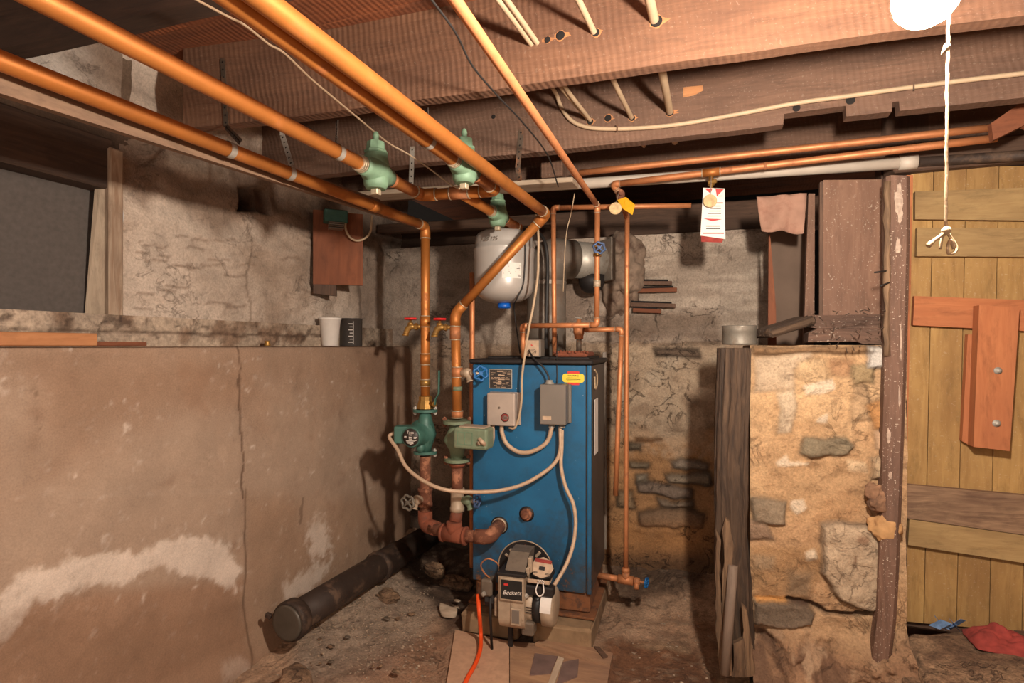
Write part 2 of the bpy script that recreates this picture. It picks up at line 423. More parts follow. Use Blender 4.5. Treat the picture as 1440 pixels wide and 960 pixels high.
# ------------------------------------------------------------------ mesh building
def ident(): return Matrix.Identity(4)
class MB:
    """collects shapes; build() links them as one mesh object"""
    def __init__(s, Mx=None):
        s.V, s.F, s.G, s.S = [], [], [], []
        s.Mx = Mx
    def add(s, verts, faces, gc=None, smooth=False, still=False):
        o = len(s.V)
        r = (0, 0, 0) if still else (random.uniform(-9, 9), random.uniform(-9, 9), random.uniform(-9, 9))
        for i, q in enumerate(verts):
            q = Vector(q)
            g = gc[i] if gc else q
            s.G.append((g[0] + r[0], g[1] + r[1], g[2] + r[2]))
            s.V.append(s.Mx @ q if s.Mx else q)
        for f in faces:
            s.F.append([o + i for i in f])
            s.S.append(smooth)
        return s
    def box(s, c, size, rot=None, bev=0.0, seg=1, wob=0.0):
        bm = bmesh.new()
        bmesh.ops.create_cube(bm, size=1.0)
        for v in bm.verts:
            v.co = Vector((v.co.x * size[0], v.co.y * size[1], v.co.z * size[2]))
        if bev:
            bmesh.ops.bevel(bm, geom=list(bm.edges), offset=min(bev, min(size) * 0.45), segments=seg, profile=0.5, affect='EDGES')
        ax = sorted(range(3), key=lambda i: -size[i])
        bm.verts.index_update()
        vs_, gc = [], []
        R = rot or ident()
        for v in bm.verts:
            p = v.co.copy()
            gc.append((p[ax[0]], p[ax[1]], p[ax[2]]))
            if wob: p += Vector((random.uniform(-wob, wob), random.uniform(-wob, wob), random.uniform(-wob, wob)))
            vs_.append(R.to_3x3() @ p + Vector(c))
        s.add(vs_, [[v.index for v in f.verts] for f in bm.faces], gc)
        bm.free()
        return s
    def bar(s, p0, p1, wd, ht, up=(0, 0, 1), bev=0.0, seg=1):
        """box from p0 to p1 (its axis), wd sideways, ht along up"""
        p0, p1 = Vector(p0), Vector(p1)
        d = p1 - p0
        L = d.length
        d.normalize()
        up = Vector(up)
        up = (up - d * up.dot(d)).normalized()
        sd = up.cross(d)
        R = Matrix((d, sd, up)).transposed().to_4x4()
        return s.box((p0 + p1) / 2, (L, wd, ht), R, bev, seg)
    def tube(s, pts, r, n=12, caps=True, gl=None, flat=None):
        pts = [Vector(p) for p in pts]
        m = len(pts)
        rs = r if hasattr(r, '__len__') else [r] * m
        tan = []
        for i in range(m):
            a = pts[max(0, i - 1)]; b = pts[min(m - 1, i + 1)]
            tn = (b - a)
            tan.append(tn.normalized() if tn.length > 1e-9 else (tan[-1] if tan else Vector((0, 0, 1))))
        nrm = tan[0].orthogonal().normalized()
        V, G, Fc = [], [], []
        ln = 0.0
        for i in range(m):
            if i:
                ln += (pts[i] - pts[i - 1]).length
                q = tan[i - 1].rotation_difference(tan[i])
                nrm = (q @ nrm)
                nrm = (nrm - tan[i] * nrm.dot(tan[i])).normalized()
            bi = tan[i].cross(nrm)
            for k in range(n):
                a = 2 * PI * k / n
                V.append(pts[i] + (nrm * math.cos(a) + bi * math.sin(a)) * rs[i])
                G.append((ln, math.cos(a) * rs[i], math.sin(a) * rs[i]))
        for i in range(m - 1):
            for k in range(n):
                a, b = i * n + k, i * n + (k + 1) % n
                Fc.append((a, b, b + n, a + n))
        o = len(s.V)
        s.add(V, Fc, G, True)
        if caps:
            s.F.append([o + k for k in range(n)][::-1]); s.S.append(False)
            s.F.append([o + (m - 1) * n + k for k in range(n)]); s.S.append(False)
        return s
    def lathe(s, prof, base, axis=(0, 0, 1), n=24, smooth=True, close=True):
        """prof: list of (radius, height along axis)"""
        base = Vector(base); ax = Vector(axis).normalized()
        a1 = ax.orthogonal().normalized(); a2 = ax.cross(a1)
        V, G, Fc = [], [], []
        for (r, h) in prof:
            for k in range(n):
                a = 2 * PI * k / n
                V.append(base + ax * h + (a1 * math.cos(a) + a2 * math.sin(a)) * r)
                G.append((h, r * math.cos(a), r * math.sin(a)))
        m = len(prof)
        for i in range(m - 1):
            for k in range(n):
                a, b = i * n + k, i * n + (k + 1) % n
                Fc.append((a, b, b + n, a + n))
        o = len(s.V)
        s.add(V, Fc, G, smooth)
        if close:
            if prof[0][0] > 1e-5: s.F.append([o + k for k in range(n)][::-1]); s.S.append(False)
            if prof[-1][0] > 1e-5: s.F.append([o + (m - 1) * n + k for k in range(n)]); s.S.append(False)
        return s
    def prism(s, poly, dv, ax='x'):
        """polygon (3-D points) pushed along dv; ax = direction of the grain"""
        poly = [Vector(p) for p in poly]; dv = Vector(dv)
        n = len(poly)
        V = poly + [p + dv for p in poly]
        Fc = [list(range(n))[::-1], list(range(n, 2 * n))]
        for i in range(n):
            j = (i + 1) % n
            Fc.append((i, j, n + j, n + i))
        od = {'x': (0, 1, 2), 'y': (1, 0, 2), 'z': (2, 0, 1)}[ax]
        return s.add(V, Fc, [(q[od[0]], q[od[1]], q[od[2]]) for q in V])
    def sphere(s, c, r, sc=(1, 1, 1), sub=2, wob=0.0, seed=0):
        bm = bmesh.new()
        bmesh.ops.create_icosphere(bm, subdivisions=sub, radius=1.0)
        bm.verts.index_update()
        co = np.array([v.co[:] for v in bm.verts])
        if wob:
            co = co * (1 + wob * (fbm(co, 1.3, 3, seed)[:, None] - 0.5) * 2)
        V = [Vector((q[0] * sc[0] * r, q[1] * sc[1] * r, q[2] * sc[2] * r)) + Vector(c) for q in co]
        s.add(V, [[v.index for v in f.verts] for f in bm.faces], None, True)
        bm.free()
        return s
    def torus(s, c, axis, R, r, n=28, m=8):
        ax = Vector(axis).normalized(); a1 = ax.orthogonal().normalized(); a2 = ax.cross(a1)
        V, Fc = [], []
        for i in range(n):
            a = 2 * PI * i / n
            d = a1 * math.cos(a) + a2 * math.sin(a)
            for k in range(m):
                b = 2 * PI * k / m
                V.append(Vector(c) + d * (R + r * math.cos(b)) + ax * r * math.sin(b))
        for i in range(n):
            for k in range(m):
                Fc.append((i * m + k, ((i + 1) % n) * m + k, ((i + 1) % n) * m + (k + 1) % m, i * m + (k + 1) % m))
        return s.add(V, Fc, None, True)
    def build(s, name, mat, parent=None, kind=None):
        me = bpy.data.meshes.new(name)
        pm = ident()
        if parent is not None:
            pm = parent.get('_mw') and WM[parent['_mw']] or ident()
        V = s.V
        inv = pm.inverted()
        L = [inv @ q for q in V]
        lo = Vector((min(q[i] for q in L) for i in range(3)))
        hi = Vector((max(q[i] for q in L) for i in range(3)))
        c = Vector(((lo.x + hi.x) / 2, (lo.y + hi.y) / 2, lo.z))
        me.from_pydata([tuple(q - c) for q in L], [], s.F)
        me.polygons.foreach_set('use_smooth', s.S)
        at = me.attributes.new('gc', 'FLOAT_VECTOR', 'POINT')
        at.data.foreach_set('vector', np.array(s.G, np.float32).ravel())
        bm = bmesh.new(); bm.from_mesh(me)
        bmesh.ops.recalc_face_normals(bm, faces=list(bm.faces))
        bm.to_mesh(me); bm.free()
        o = bpy.data.objects.new(name, me)
        COL.objects.link(o)
        o.location = c
        me.materials.append(M[mat] if isinstance(mat, str) else mat)
        if parent is not None: o.parent = parent
        setw(o, pm @ Matrix.Translation(c))
        if kind: o['kind'] = kind
        return o
WM = {}
def setw(o, mw):
    k = 'm%d' % len(WM)
    WM[k] = mw
    o['_mw'] = k
def tag(o, label, cat, group=None, kind=None):
    o['label'] = label
    o['category'] = cat
    if group: o['group'] = group
    if kind: o['kind'] = kind
    return o
def thing(name, label, cat, loc=(0, 0, 0), rz=0.0, group=None):
    o = bpy.data.objects.new(name, None)
    o.empty_display_size = 0.05
    COL.objects.link(o)
    o.location = loc
    o.rotation_euler = (0, 0, rz)
    setw(o, Matrix.Translation(Vector(loc)) @ Matrix.Rotation(rz, 4, 'Z'))
    return tag(o, label, cat, group)
def fillet(pts, rad, n=6):
    pts = [Vector(p) for p in pts]
    out = [pts[0]]
    for a, b, c in zip(pts[:-2], pts[1:-1], pts[2:]):
        d1, d2 = (a - b).normalized(), (c - b).normalized()
        r = min(rad, (a - b).length * 0.48, (c - b).length * 0.48)
        for i in range(n + 1):
            t = i / n
            out.append((b + d1 * r) * (1 - t) ** 2 + b * 2 * t * (1 - t) + (b + d2 * r) * t ** 2)
    out.append(pts[-1])
    return out
def smoothpath(pts, n=8):
    """Catmull-Rom through the points"""
    pts = [Vector(p) for p in pts]
    q = [pts[0] * 2 - pts[1]] + pts + [pts[-1] * 2 - pts[-2]]
    out = []
    for i in range(1, len(q) - 2):
        p0, p1, p2, p3 = q[i - 1:i + 3]
        for k in range(n):
            t = k / n
            out.append(0.5 * (2 * p1 + (p2 - p0) * t + (2 * p0 - 5 * p1 + 4 * p2 - p3) * t * t + (3 * p1 - p0 - 3 * p2 + p3) * t ** 3))
    out.append(pts[-1])
    return out
def cable(name, label, cat, pts, r, mat, group=None, n=8, seg=8):
    o = MB().tube(smoothpath(pts, seg), r, n).build(name, mat)
    return tag(o, label, cat, group)
def pipe_run(name, label, pts, r, mat='copper', cat='pipe', group=None, elbows=True, bend=None, fit=None, root=None):
    """rigid pipe through corner points, every corner a fitting of its own"""
    pts = [Vector(p) for p in pts]
    root = root or thing(name, label, cat, pts[-1] if pts[-1].z < pts[0].z else pts[0], 0, group)
    bend = bend or r * 1.9
    for i in range(len(pts) - 1):
        a, b = pts[i].copy(), pts[i + 1].copy()
        d = (b - a).normalized()
        if i > 0: a += d * bend
        if i < len(pts) - 2: b -= d * bend
        m = MB()
        k = max(2, int((b - a).length / 0.2))
        m.tube([a.lerp(b, j / k) for j in range(k + 1)], r, 16)
        m.build('pipe', mat, root)
    for i in range(1, len(pts) - 1):
        d1 = (pts[i - 1] - pts[i]).normalized(); d2 = (pts[i + 1] - pts[i]).normalized()
        path = fillet([pts[i] + d1 * bend * 1.45, pts[i], pts[i] + d2 * bend * 1.45], bend, 7)
        e = MB().tube(path, r * 1.13, 16).build('elbow', fit or mat, root)
        for dd_ in (d1, d2):
            MB().tube([pts[i] + dd_ * bend * 1.5, pts[i] + dd_ * bend * 1.40], r * 1.15, 16).build('solder_ring', 'solder', e)
    return root
def coupling(root, p, d, r, ln, mat='copper', name='coupling', ring=True):
    p = Vector(p); d = Vector(d).normalized()
    c = MB().tube([p - d * ln / 2, p + d * ln / 2], r, 16).build(name, mat, root)
    if ring:
        for sg in (-1, 1):
            MB().tube([p + d * (sg * ln / 2 - 0.002), p + d * (sg * ln / 2 + 0.002)], r * 1.02, 16).build('solder_ring', 'solder', c)
    return c
def text_obj(name, body, origin, ex, ey, size, mat, parent, shear=0.0, align='CENTER', lift=0.0006):
    """lettering lying on the plane spanned by ex, ey; turned into a mesh"""
    cu = bpy.data.curves.new(name, 'FONT')
    cu.body = body
    cu.size = size
    cu.align_x = align
    cu.align_y = 'CENTER'
    cu.shear = shear
    cu.extrude = 0.0004
    tmp = bpy.data.objects.new(name + '_curve', cu)
    COL.objects.link(tmp)
    bpy.context.view_layer.update()
    me0 = tmp.to_mesh()
    ex, ey = Vector(ex).normalized(), Vector(ey).normalized()
    nz = ex.cross(ey)
    org = Vector(origin)
    m = MB()
    m.add([org + ex * v.co.x + ey * v.co.y + nz * (v.co.z + lift) for v in me0.vertices], [list(p.vertices) for p in me0.polygons])
    tmp.to_mesh_clear()
    bpy.data.objects.remove(tmp)
    bpy.data.curves.remove(cu)
    return m.build(name, mat, parent)

def relief(name, mat, org, eu, ev, en, wd, ht, res, fn, kind='structure', parent=None, extra=None):
    """a rough surface: grid over org + a*eu + b*ev pushed along en by fn's height, coloured by fn"""
    org, eu, ev, en = (np.array(q, float) for q in (org, eu, ev, en))
    nu, nv = max(2, int(wd / res)) + 1, max(2, int(ht / res)) + 1
    A, B = np.meshgrid(np.linspace(0, wd, nu), np.linspace(0, ht, nv))
    A, B = A.ravel(), B.ravel()
    pos = org + A[:, None] * eu + B[:, None] * ev
    px, py = proj(pos)
    h, c = fn(px, py, A, B, pos)
    pos = pos + h[:, None] * en
    idx = np.arange(nu * nv).reshape(nv, nu)
    q = np.stack([idx[:-1, :-1], idx[:-1, 1:], idx[1:, 1:], idx[1:, :-1]], -1).reshape(-1, 4)
    nrm = np.cross(eu, ev)
    if nrm.dot(en) < 0: q = q[:, ::-1]
    verts = [tuple(p) for p in pos]; faces = [list(map(int, f)) for f in q]
    cols = [tuple(k) for k in c]
    if extra:
        for (ev_, ef_, ec_) in extra:
            o0 = len(verts)
            verts += [tuple(p) for p in ev_]; faces += [[o0 + i for i in f] for f in ef_]; cols += [tuple(ec_)] * len(ev_)
    me = bpy.data.meshes.new(name)
    me.from_pydata(verts, [], faces)
    me.polygons.foreach_set('use_smooth', [True] * len(me.polygons))
    at = me.attributes.new('Col', 'FLOAT_COLOR', 'POINT')
    cc = np.concatenate([np.array(cols, np.float32), np.ones((len(cols), 1), np.float32)], 1)
    at.data.foreach_set('color', cc.ravel())
    o = bpy.data.objects.new(name, me)
    COL.objects.link(o)
    me.materials.append(M[mat])
    setw(o, ident())
    if kind: o['kind'] = kind
    if parent: o.parent = parent
    return o
class Paint:
    """height and colour field filled by patches given as outlines in the photograph"""
    def __init__(s, px, py, pos, base, warp=8, wscale=9):
        s.pos = pos
        s.px = px + (fbm(pos, wscale, 4, 1) - 0.5) * 2 * warp
        s.py = py + (fbm(pos, wscale, 4, 2) - 0.5) * 2 * warp
        s.c = np.tile(s2l(base), (len(px), 1))
        s.h = np.zeros(len(px))
    def patch(s, poly, col=None, h=0.0, soft=3.0, mul=1.0, edge=0.0):
        d = polysd(s.px, s.py, poly)
        m = (1 - sstep(-soft, soft, d)) * mul
        if col is not None: s.c = s.c * (1 - m[:, None]) + s2l(col) * m[:, None]
        s.h = s.h + h * m
        if edge:   # dark open joint round the patch
            e = np.exp(-(d / 3.0) ** 2)
            s.c = s.c * (1 - 0.6 * edge * e[:, None]); s.h = s.h - 0.012 * edge * e
        return m
    def ragged(s, poly, col, soft=12.0, mul=1.0, sc=26, h=0.0):
        d = polysd(s.px, s.py, poly)
        m = 1 - sstep(-soft, soft, d)
        m = sstep(0.25, 0.85, m + (fbm(s.pos, sc, 6, 77) - 0.5) * 1.3 + (fbm(s.pos, sc * 3.1, 3, 78) - 0.5) * 0.7) * mul
        s.c = s.c * (1 - m[:, None]) + s2l(col) * m[:, None]
        s.h = s.h + h * m
    def line(s, pts, col, wd, mul=1.0, h=0.0):
        d = linesd(s.px, s.py, pts)
        m = (1 - sstep(wd * 0.4, wd, d)) * mul
        s.c = s.c * (1 - m[:, None]) + s2l(col) * m[:, None]
        s.h = s.h + h * m
    def blend(s, m, col):
        s.c = s.c * (1 - m[:, None]) + s2l(col) * m[:, None]
def qd(x0, y0, x1, y1):
    return [(x0, y0), (x1, y0), (x1, y1), (x0, y1)]
# ================================================================== THE SETTING
XL = -1.78                     # face of the concrete left wall
XU = -1.95                     # face of the whitewashed wall above it
KB = 3.12                      # back wall
KP = 2.27                      # masonry pier on the right
KD = 2.555                     # plank door
ZC = 2.27                      # underside of the floor boards
ZJ = 2.0                       # underside of the joists
EK = np.array((1, SKEW, 0)) / math.hypot(1, SKEW)      # along a cross wall
NK = np.array((SKEW, -1, 0)) / math.hypot(1, SKEW)     # out of a cross wall, to the camera

# ---- floor
def floor_fn(px, py, A, B, pos):
    p = Paint(px, py, pos, (208, 170, 138), 9, 7)
    x, y = pos[:, 0], pos[:, 1]
    n = fbm(pos, 3.0, 5, 4)
    p.blend(sstep(0.45, 0.7, n) * 0.7, (158, 120, 92))
    p.patch([(400, 960), (420, 880), (520, 830), (580, 800), (620, 850), (560, 930), (500, 965)], (188, 164, 142), 0.012, 14)
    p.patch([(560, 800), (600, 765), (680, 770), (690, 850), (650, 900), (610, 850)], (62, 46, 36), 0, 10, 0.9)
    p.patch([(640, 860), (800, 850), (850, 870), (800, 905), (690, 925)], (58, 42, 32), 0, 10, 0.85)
    p.patch([(850, 900), (900, 890), (980, 900), (1010, 970), (840, 970)], (122, 76, 46), -0.006, 8, 0.9)
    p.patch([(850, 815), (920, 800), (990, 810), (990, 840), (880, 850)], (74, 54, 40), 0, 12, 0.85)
    p.patch([(905, 893), (965, 897), (970, 905), (890, 900)], (196, 164, 130), 0, 4, 0.7)
    p.patch([(440, 960), (640, 870), (630, 960)], (136, 92, 66), 0, 16, 0.6)
    lit = fbm(pos, 45, 3, 9)
    p.blend(sstep(0.60, 0.70, lit) * 0.35, (184, 158, 132))
    p.blend((1 - sstep(0.30, 0.40, lit)) * 0.4, (92, 68, 52))
    h = p.h + (fbm(pos, 2.2, 4, 5) - 0.5) * 0.05 + (fbm(pos, 16, 4, 6) - 0.5) * 0.035 + (fbm(pos, 60, 2, 8) - 0.5) * 0.012
    h += 0.10 * sstep(2.72, 3.12, y) + 0.10 * sstep(-1.45, -1.80, x) * sstep(1.7, 2.6, y)
    # flat where the boiler and its boards stand
    flat = (1 - sstep(0.30, 0.42, np.hypot((x + 0.80) * 0.9, y - 2.5)))
    flat = np.maximum(flat, (1 - sstep(0.0, 0.08, polysd(px, py, [(620, 975), (640, 860), (850, 880), (860, 975)]) / 100)))
    h = h * (1 - flat)
    h += 0.10 * sstep(0.52, 0.70, x) * sstep(2.10, 2.40, y)
    h -= 0.02
    return np.where(flat > 0.6, -0.004, h), p.c
relief('floor', 'dirt', (-1.95, -1.2, 0), (1, 0, 0), (0, 1, 0), (0, 0, 1), 3.7, 4.6, 0.018, floor_fn)

# ---- concrete wall on the left
def left_fn(px, py, A, B, pos):
    p = Paint(px, py, pos, (172, 147, 126), 7, 8)
    n = fbm(pos, 1.7, 6, 3)
    p.blend(sstep(0.45, 0.72, n) * 0.8, (150, 118, 94))
    p.patch([(-200, 860), (40, 850), (150, 830), (345, 812), (350, 1000), (-200, 1000)], (158, 122, 96), 0, 14, 0.8)
    p.patch(qd(-300, 487, 620, 520), (158, 130, 108), 0, 12, 0.55)
    p.patch([(345, 700), (590, 700), (590, 800), (400, 960), (345, 960)], (160, 128, 102), 0, 18, 0.7)
    p.patch([(500, 500), (590, 490), (590, 760), (540, 740)], (150, 118, 94), 0, 20, 0.6)
    W = (222, 204, 188)
    br = 0.55 + 0.45 * sstep(0.38, 0.6, fbm(pos, 22, 4, 12))
    p.ragged([(-10, 900), (0, 846), (28, 806), (60, 797), (110, 785), (150, 780), (200, 770), (262, 752), (310, 756), (336, 790), (332, 838), (312, 822), (280, 812), (250, 808), (226, 800), (205, 800), (180, 812), (150, 820), (110, 830), (62, 846), (48, 846), (38, 862), (12, 905)], W, 13, 0.95, 24, 0.003)
    p.ragged([(430, 735), (458, 722), (470, 772), (440, 790)], W, 16, 0.8)
    p.ragged([(396, 822), (430, 800), (470, 784), (440, 830), (400, 842)], W, 14, 0.7)
    p.ragged([(300, 930), (340, 920), (345, 960), (300, 960)], W, 14, 0.5)
    p.patch([(420, 690), (470, 700), (460, 740), (420, 740)], (186, 160, 138), 0, 16, 0.5)
    p.ragged([(-100, 880), (345, 850), (345, 1000), (-100, 1000)], (140, 108, 84), 30, 0.45, 12)
    p.ragged([(250, 505), (300, 520), (290, 580), (255, 560)], (146, 112, 88), 24, 0.5, 8)
    p.ragged([(30, 500), (120, 500), (110, 540), (40, 530)], (146, 116, 94), 20, 0.5, 9)
    p.ragged([(500, 490), (590, 490), (590, 560), (510, 530)], (132, 102, 82), 20, 0.6, 9)
    p.ragged([(505, 600), (545, 560), (590, 700), (560, 760)], (140, 110, 88), 26, 0.5, 7)
    p.patch([(-300, 700), (345, 690), (348, 1000), (-300, 1000)], None, 0.010, 2)
    p.line([(346, 690), (348, 960)], (120, 92, 70), 2.4, 0.5)
    p2x, p2y = p.px, p.py
    p.px, p.py = px + (fbm(pos, 30, 3, 21) - 0.5) * 7, py
    p.line([(336, 487), (337, 520), (333, 545), (336, 575), (339, 610), (342, 650), (339, 700)], (98, 72, 54), 1.9, 0.85, -0.003)
    p.line([(50, 545), (57, 560), (58, 605)], (96, 70, 52), 2.0, 0.6)
    p.line([(426, 700), (422, 735)], (90, 66, 50), 3.0, 0.5)
    p.px, p.py = p2x, p2y
    z = pos[:, 2]
    h = p.h + (fbm(pos, 1.1, 3, 6) - 0.5) * 0.05 + (fbm(pos, 9, 4, 7) - 0.5) * 0.010 + (fbm(pos, 50, 3, 8) - 0.5) * 0.004
    h = h * (1 - 0.9 * sstep(1.2, 1.245, z)) - 0.03 * sstep(1.235, 1.25, z) * 0.3
    h += 0.05 * sstep(0.12, 0.0, z) * 0.6
    return h, p.c
cap = [(XL + 0.006, -1.0, 1.249), (XL + 0.006, 3.2, 1.249), (XU - 0.05, 3.2, 1.249), (XU - 0.05, -1.0, 1.249)]
relief('wall_left', 'concrete', (XL, -1.0, -0.06), (0, 1, 0), (0, 0, 1), (1, 0, 0), 4.2, 1.31, 0.0085, left_fn,
       extra=[(cap, [(0, 1, 2, 3)], s2l((150, 122, 100)))])

# ---- whitewashed masonry above the ledge
Y0U = 1.36
def upper_fn(px, py, A, B, pos):
    p = Paint(px, py, pos, (210, 190, 172), 8, 7)
    n = fbm(pos, 2.5, 5, 13)
    p.blend(sstep(0.48, 0.7, n) * 0.8, (160, 136, 116))
    p.patch([(165, 180), (600, 240), (600, 350), (470, 345), (380, 300), (300, 330), (230, 260), (200, 290), (165, 260)], (128, 102, 82), 0, 16, 0.75)
    p.patch([(235, 215), (320, 235), (330, 262), (270, 250), (232, 232)], (200, 180, 160), 0, 5, 0.7)  # pale patch painted where lamplight lands above the pipe's shadow
    p.patch([(505, 300), (600, 300), (600, 490), (505, 490)], (150, 132, 118), 0, 10, 0.6)
    p.line([(350, 320), (352, 400), (350, 460)], (128, 106, 88), 2, 0.6)
    p.line([(505, 330), (506, 470)], (110, 92, 78), 3, 0.7)
    for k in range(26):
        u = random.uniform(175, 430); v = random.uniform(330, 445); L = random.uniform(10, 34)
        p.line([(u, v), (u + L * 0.5, v + random.uniform(-3, 3)), (u + L, v + random.uniform(-1, 6))], (140, 116, 98), 2.4, 0.6, -0.003)
    stone = fbm(pos * np.array((1, 1, 2.4)), 5, 3, 15)
    h = p.h + (stone - 0.5) * 0.05 + (fbm(pos, 20, 4, 16) - 0.5) * 0.012
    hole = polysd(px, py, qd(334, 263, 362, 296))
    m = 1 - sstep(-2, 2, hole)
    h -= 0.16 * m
    p.c = p.c * (1 - m[:, None]) + s2l((40, 30, 24)) * m[:, None]  # recess also coloured dark, shade painted in
    hole2 = polysd(p.px, p.py, qd(362, 262, 378, 298))
    m2 = 1 - sstep(-3, 3, hole2)
    h -= 0.035 * m2
    p.c = p.c * (1 - m2[:, None]) + s2l((96, 72, 56)) * m2[:, None]
    return h, p.c
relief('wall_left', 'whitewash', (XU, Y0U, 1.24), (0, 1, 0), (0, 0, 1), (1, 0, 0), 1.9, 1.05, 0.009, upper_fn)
def plainwall(c0, c1, seed, amp=0.04):
    def fn(px, py, A, B, pos):
        p = Paint(px, py, pos, c0, 6, 7)
        p.blend(sstep(0.42, 0.68, fbm(pos, 2.6, 5, seed)), c1)
        return (fbm(pos * np.array((1, 1, 2.2)), 5, 4, seed + 1) - 0.5) * amp, p.c
    return fn
# masonry between the joist ends, above the window
relief('wall_left', 'whitewash', (-1.80, 0.86, 2.0), (0, 1, 0), (0, 0, 1), (1, 0, 0), 0.40, 0.26, 0.012,
       plainwall((206, 194, 182), (150, 128, 110), 41, 0.05))
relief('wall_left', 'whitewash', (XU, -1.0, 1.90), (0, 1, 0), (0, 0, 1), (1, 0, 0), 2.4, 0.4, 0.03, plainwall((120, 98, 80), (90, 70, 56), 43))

# flaking painted timber along the foot of the upper wall
def ledge_fn(px, py, A, B, pos):
    p = Paint(px, py, pos, (190, 168, 146), 5, 14)
    p.blend(sstep(0.5, 0.62, fbm(pos, 7, 5, 51)) * 0.8, (128, 98, 76))
    p.blend(sstep(0.60, 0.66, fbm(pos, 24, 4, 52)) * 0.7, (84, 62, 48))
    p.line([(0, 464), (170, 466), (300, 470), (460, 472)], (86, 62, 46), 3.0, 0.75, -0.008)
    p.line([(170, 433), (171, 462)], (60, 44, 34), 2, 0.8)
    h = p.h + (fbm(pos, 12, 4, 53) - 0.5) * 0.016
    return h, p.c
yl = [(-1.0, 3.2)]
capv = [(XU + 0.055, -1.0, 1.354), (XU + 0.055, 3.2, 1.354), (XU - 0.15, 3.2, 1.356), (XU - 0.15, -1.0, 1.356)]
o = relief('trim_1', 'sillwood', (XU + 0.055, -1.0, 1.245), (0, 1, 0), (0, 0, 1), (1, 0, 0), 4.2, 0.11, 0.009, ledge_fn,
           extra=[(capv, [(0, 1, 2, 3)], s2l((170, 146, 124)))])

# ---- window on the left, covered from outside
win = thing('window_1', 'dark covered cellar window in a weathered timber frame', 'window', (XU, 0.6, 1.35))
win['kind'] = 'structure'
MB().box((XU - 0.085, 0.25, 1.66), (0.02, 2.3, 0.66), None, 0.004).build('cover_panel', 'darkcover', win)
m = MB()
m.box((XU - 0.005, 1.335, 1.62), (0.05, 0.05, 0.60), None, 0.006)
m.build('jamb', 'framewood', win)
m = MB()
m.prism([(XU + 0.0, 1.312, 1.355), (XU - 0.065, 1.285, 1.355), (XU - 0.03, 1.306, 1.93), (XU + 0.0, 1.312, 1.93)], (0, 0.02, 0), 'z')
m.build('reveal', 'board_white', win)
MB().box((XU - 0.035, 0.15, 1.865), (0.09, 2.36, 0.17), None, 0.006).build('shade_head', 'shadewood', win)  # added dark beam, stands in for the shadow across the upper window

# ---- back wall
def back_fn(px, py, A, B, pos):
    p = Paint(px, py, pos, (192, 164, 138), 6, 10)
    x, z = pos[:, 0], pos[:, 2]
    # whitewashed upper half
    p.patch(qd(400, 200, 1100, 482), (202, 182, 164), 0, 4)
    p.blend(sstep(0.45, 0.62, fbm(pos * np.array((0.6, 0.6, 3.0)), 6, 5, 61)) * (z > 1.26) * 0.75, (140, 118, 102))
    p.patch(qd(500, 290, 700, 487), (150, 134, 120), 0, 10, 0.7)
    p.ragged(qd(880, 330, 1080, 480), (206, 188, 168), 30, 0.45, 10)
    p.patch(qd(850, 440, 1010, 480), (120, 96, 78), 0, 8, 0.6)
    p.line([(860, 484), (1010, 484)], (96, 72, 56), 4, 0.7, -0.01)
    # mortar below
    p.patch([(850, 600), (1010, 590), (1010, 830), (850, 830)], (184, 138, 94), 0, 10)
    p.patch([(840, 487), (1010, 487), (1010, 596), (940, 618), (900, 596), (840, 604)], (196, 170, 142), 0.012, 8)
    p.ragged([(840, 490), (1010, 490), (1010, 640), (840, 640)], (204, 178, 150), 40, 0.6, 11)
    p.patch([(560, 487), (680, 487), (680, 700), (560, 700)], (164, 140, 118), 0, 10)
    bl = fbm(pos, 9, 5, 62)
    p.blend(sstep(0.5, 0.64, bl) * (z < 1.22) * (z > 0.8) * 0.6, (150, 122, 98))
    p.blend((1 - sstep(0.34, 0.44, bl)) * (z < 1.22) * (z > 0.85) * 0.55, (206, 186, 162))
    ST = (156, 138, 120)
    for poly, c in (
            ([(944, 650), (955, 645), (998, 652), (996, 662), (946, 660)], ST),
            ([(934, 668), (1000, 664), (1002, 682), (940, 678)], (160, 142, 120)),
            ([(896, 680), (912, 678), (940, 680), (975, 688), (974, 702), (900, 694)], (140, 120, 104)),
            ([(894, 668), (910, 666), (912, 678), (896, 680)], (150, 136, 116)),
            ([(924, 702), (976, 706), (974, 716), (930, 712)], (146, 126, 106)),
            ([(885, 648), (914, 650), (912, 658), (886, 658)], (150, 132, 108)),
            ([(884, 622), (900, 624), (900, 634), (884, 632)], (120, 104, 84)),
            ([(896, 720), (940, 712), (990, 722), (988, 742), (900, 738)], (142, 112, 86)),
            ([(920, 488), (982, 490), (984, 502), (922, 500)], (128, 106, 88)),
            ([(868, 690), (890, 692), (892, 716), (868, 714)], (160, 132, 100))):
        p.patch(poly, c, 0.016, 2.5, 1.0, 0.9)
    p.patch([(890, 614), (934, 616), (934, 620), (892, 622)], (110, 74, 44), -0.01, 2, 0.9)
    p.patch([(850, 735), (1010, 735), (1010, 790), (850, 790)], (176, 124, 76), 0.02, 14, 0.7)
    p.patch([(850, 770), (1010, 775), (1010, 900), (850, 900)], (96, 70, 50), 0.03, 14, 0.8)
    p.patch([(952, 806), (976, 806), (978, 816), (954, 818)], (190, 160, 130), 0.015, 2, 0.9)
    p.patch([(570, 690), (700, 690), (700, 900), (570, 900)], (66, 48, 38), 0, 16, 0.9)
    p.patch([(595, 785), (618, 780), (628, 800), (612, 808)], (150, 122, 92), 0.03, 4, 0.9)
    h = p.h + (fbm(pos * np.array((1, 1, 2.2)), 5, 4, 63) - 0.5) * 0.035 + (fbm(pos, 24, 4, 64) - 0.5) * 0.016
    return h, p.c
bo = np.array((XU - 0.1, KB + SKEW * (XU - 0.1), -0.1))
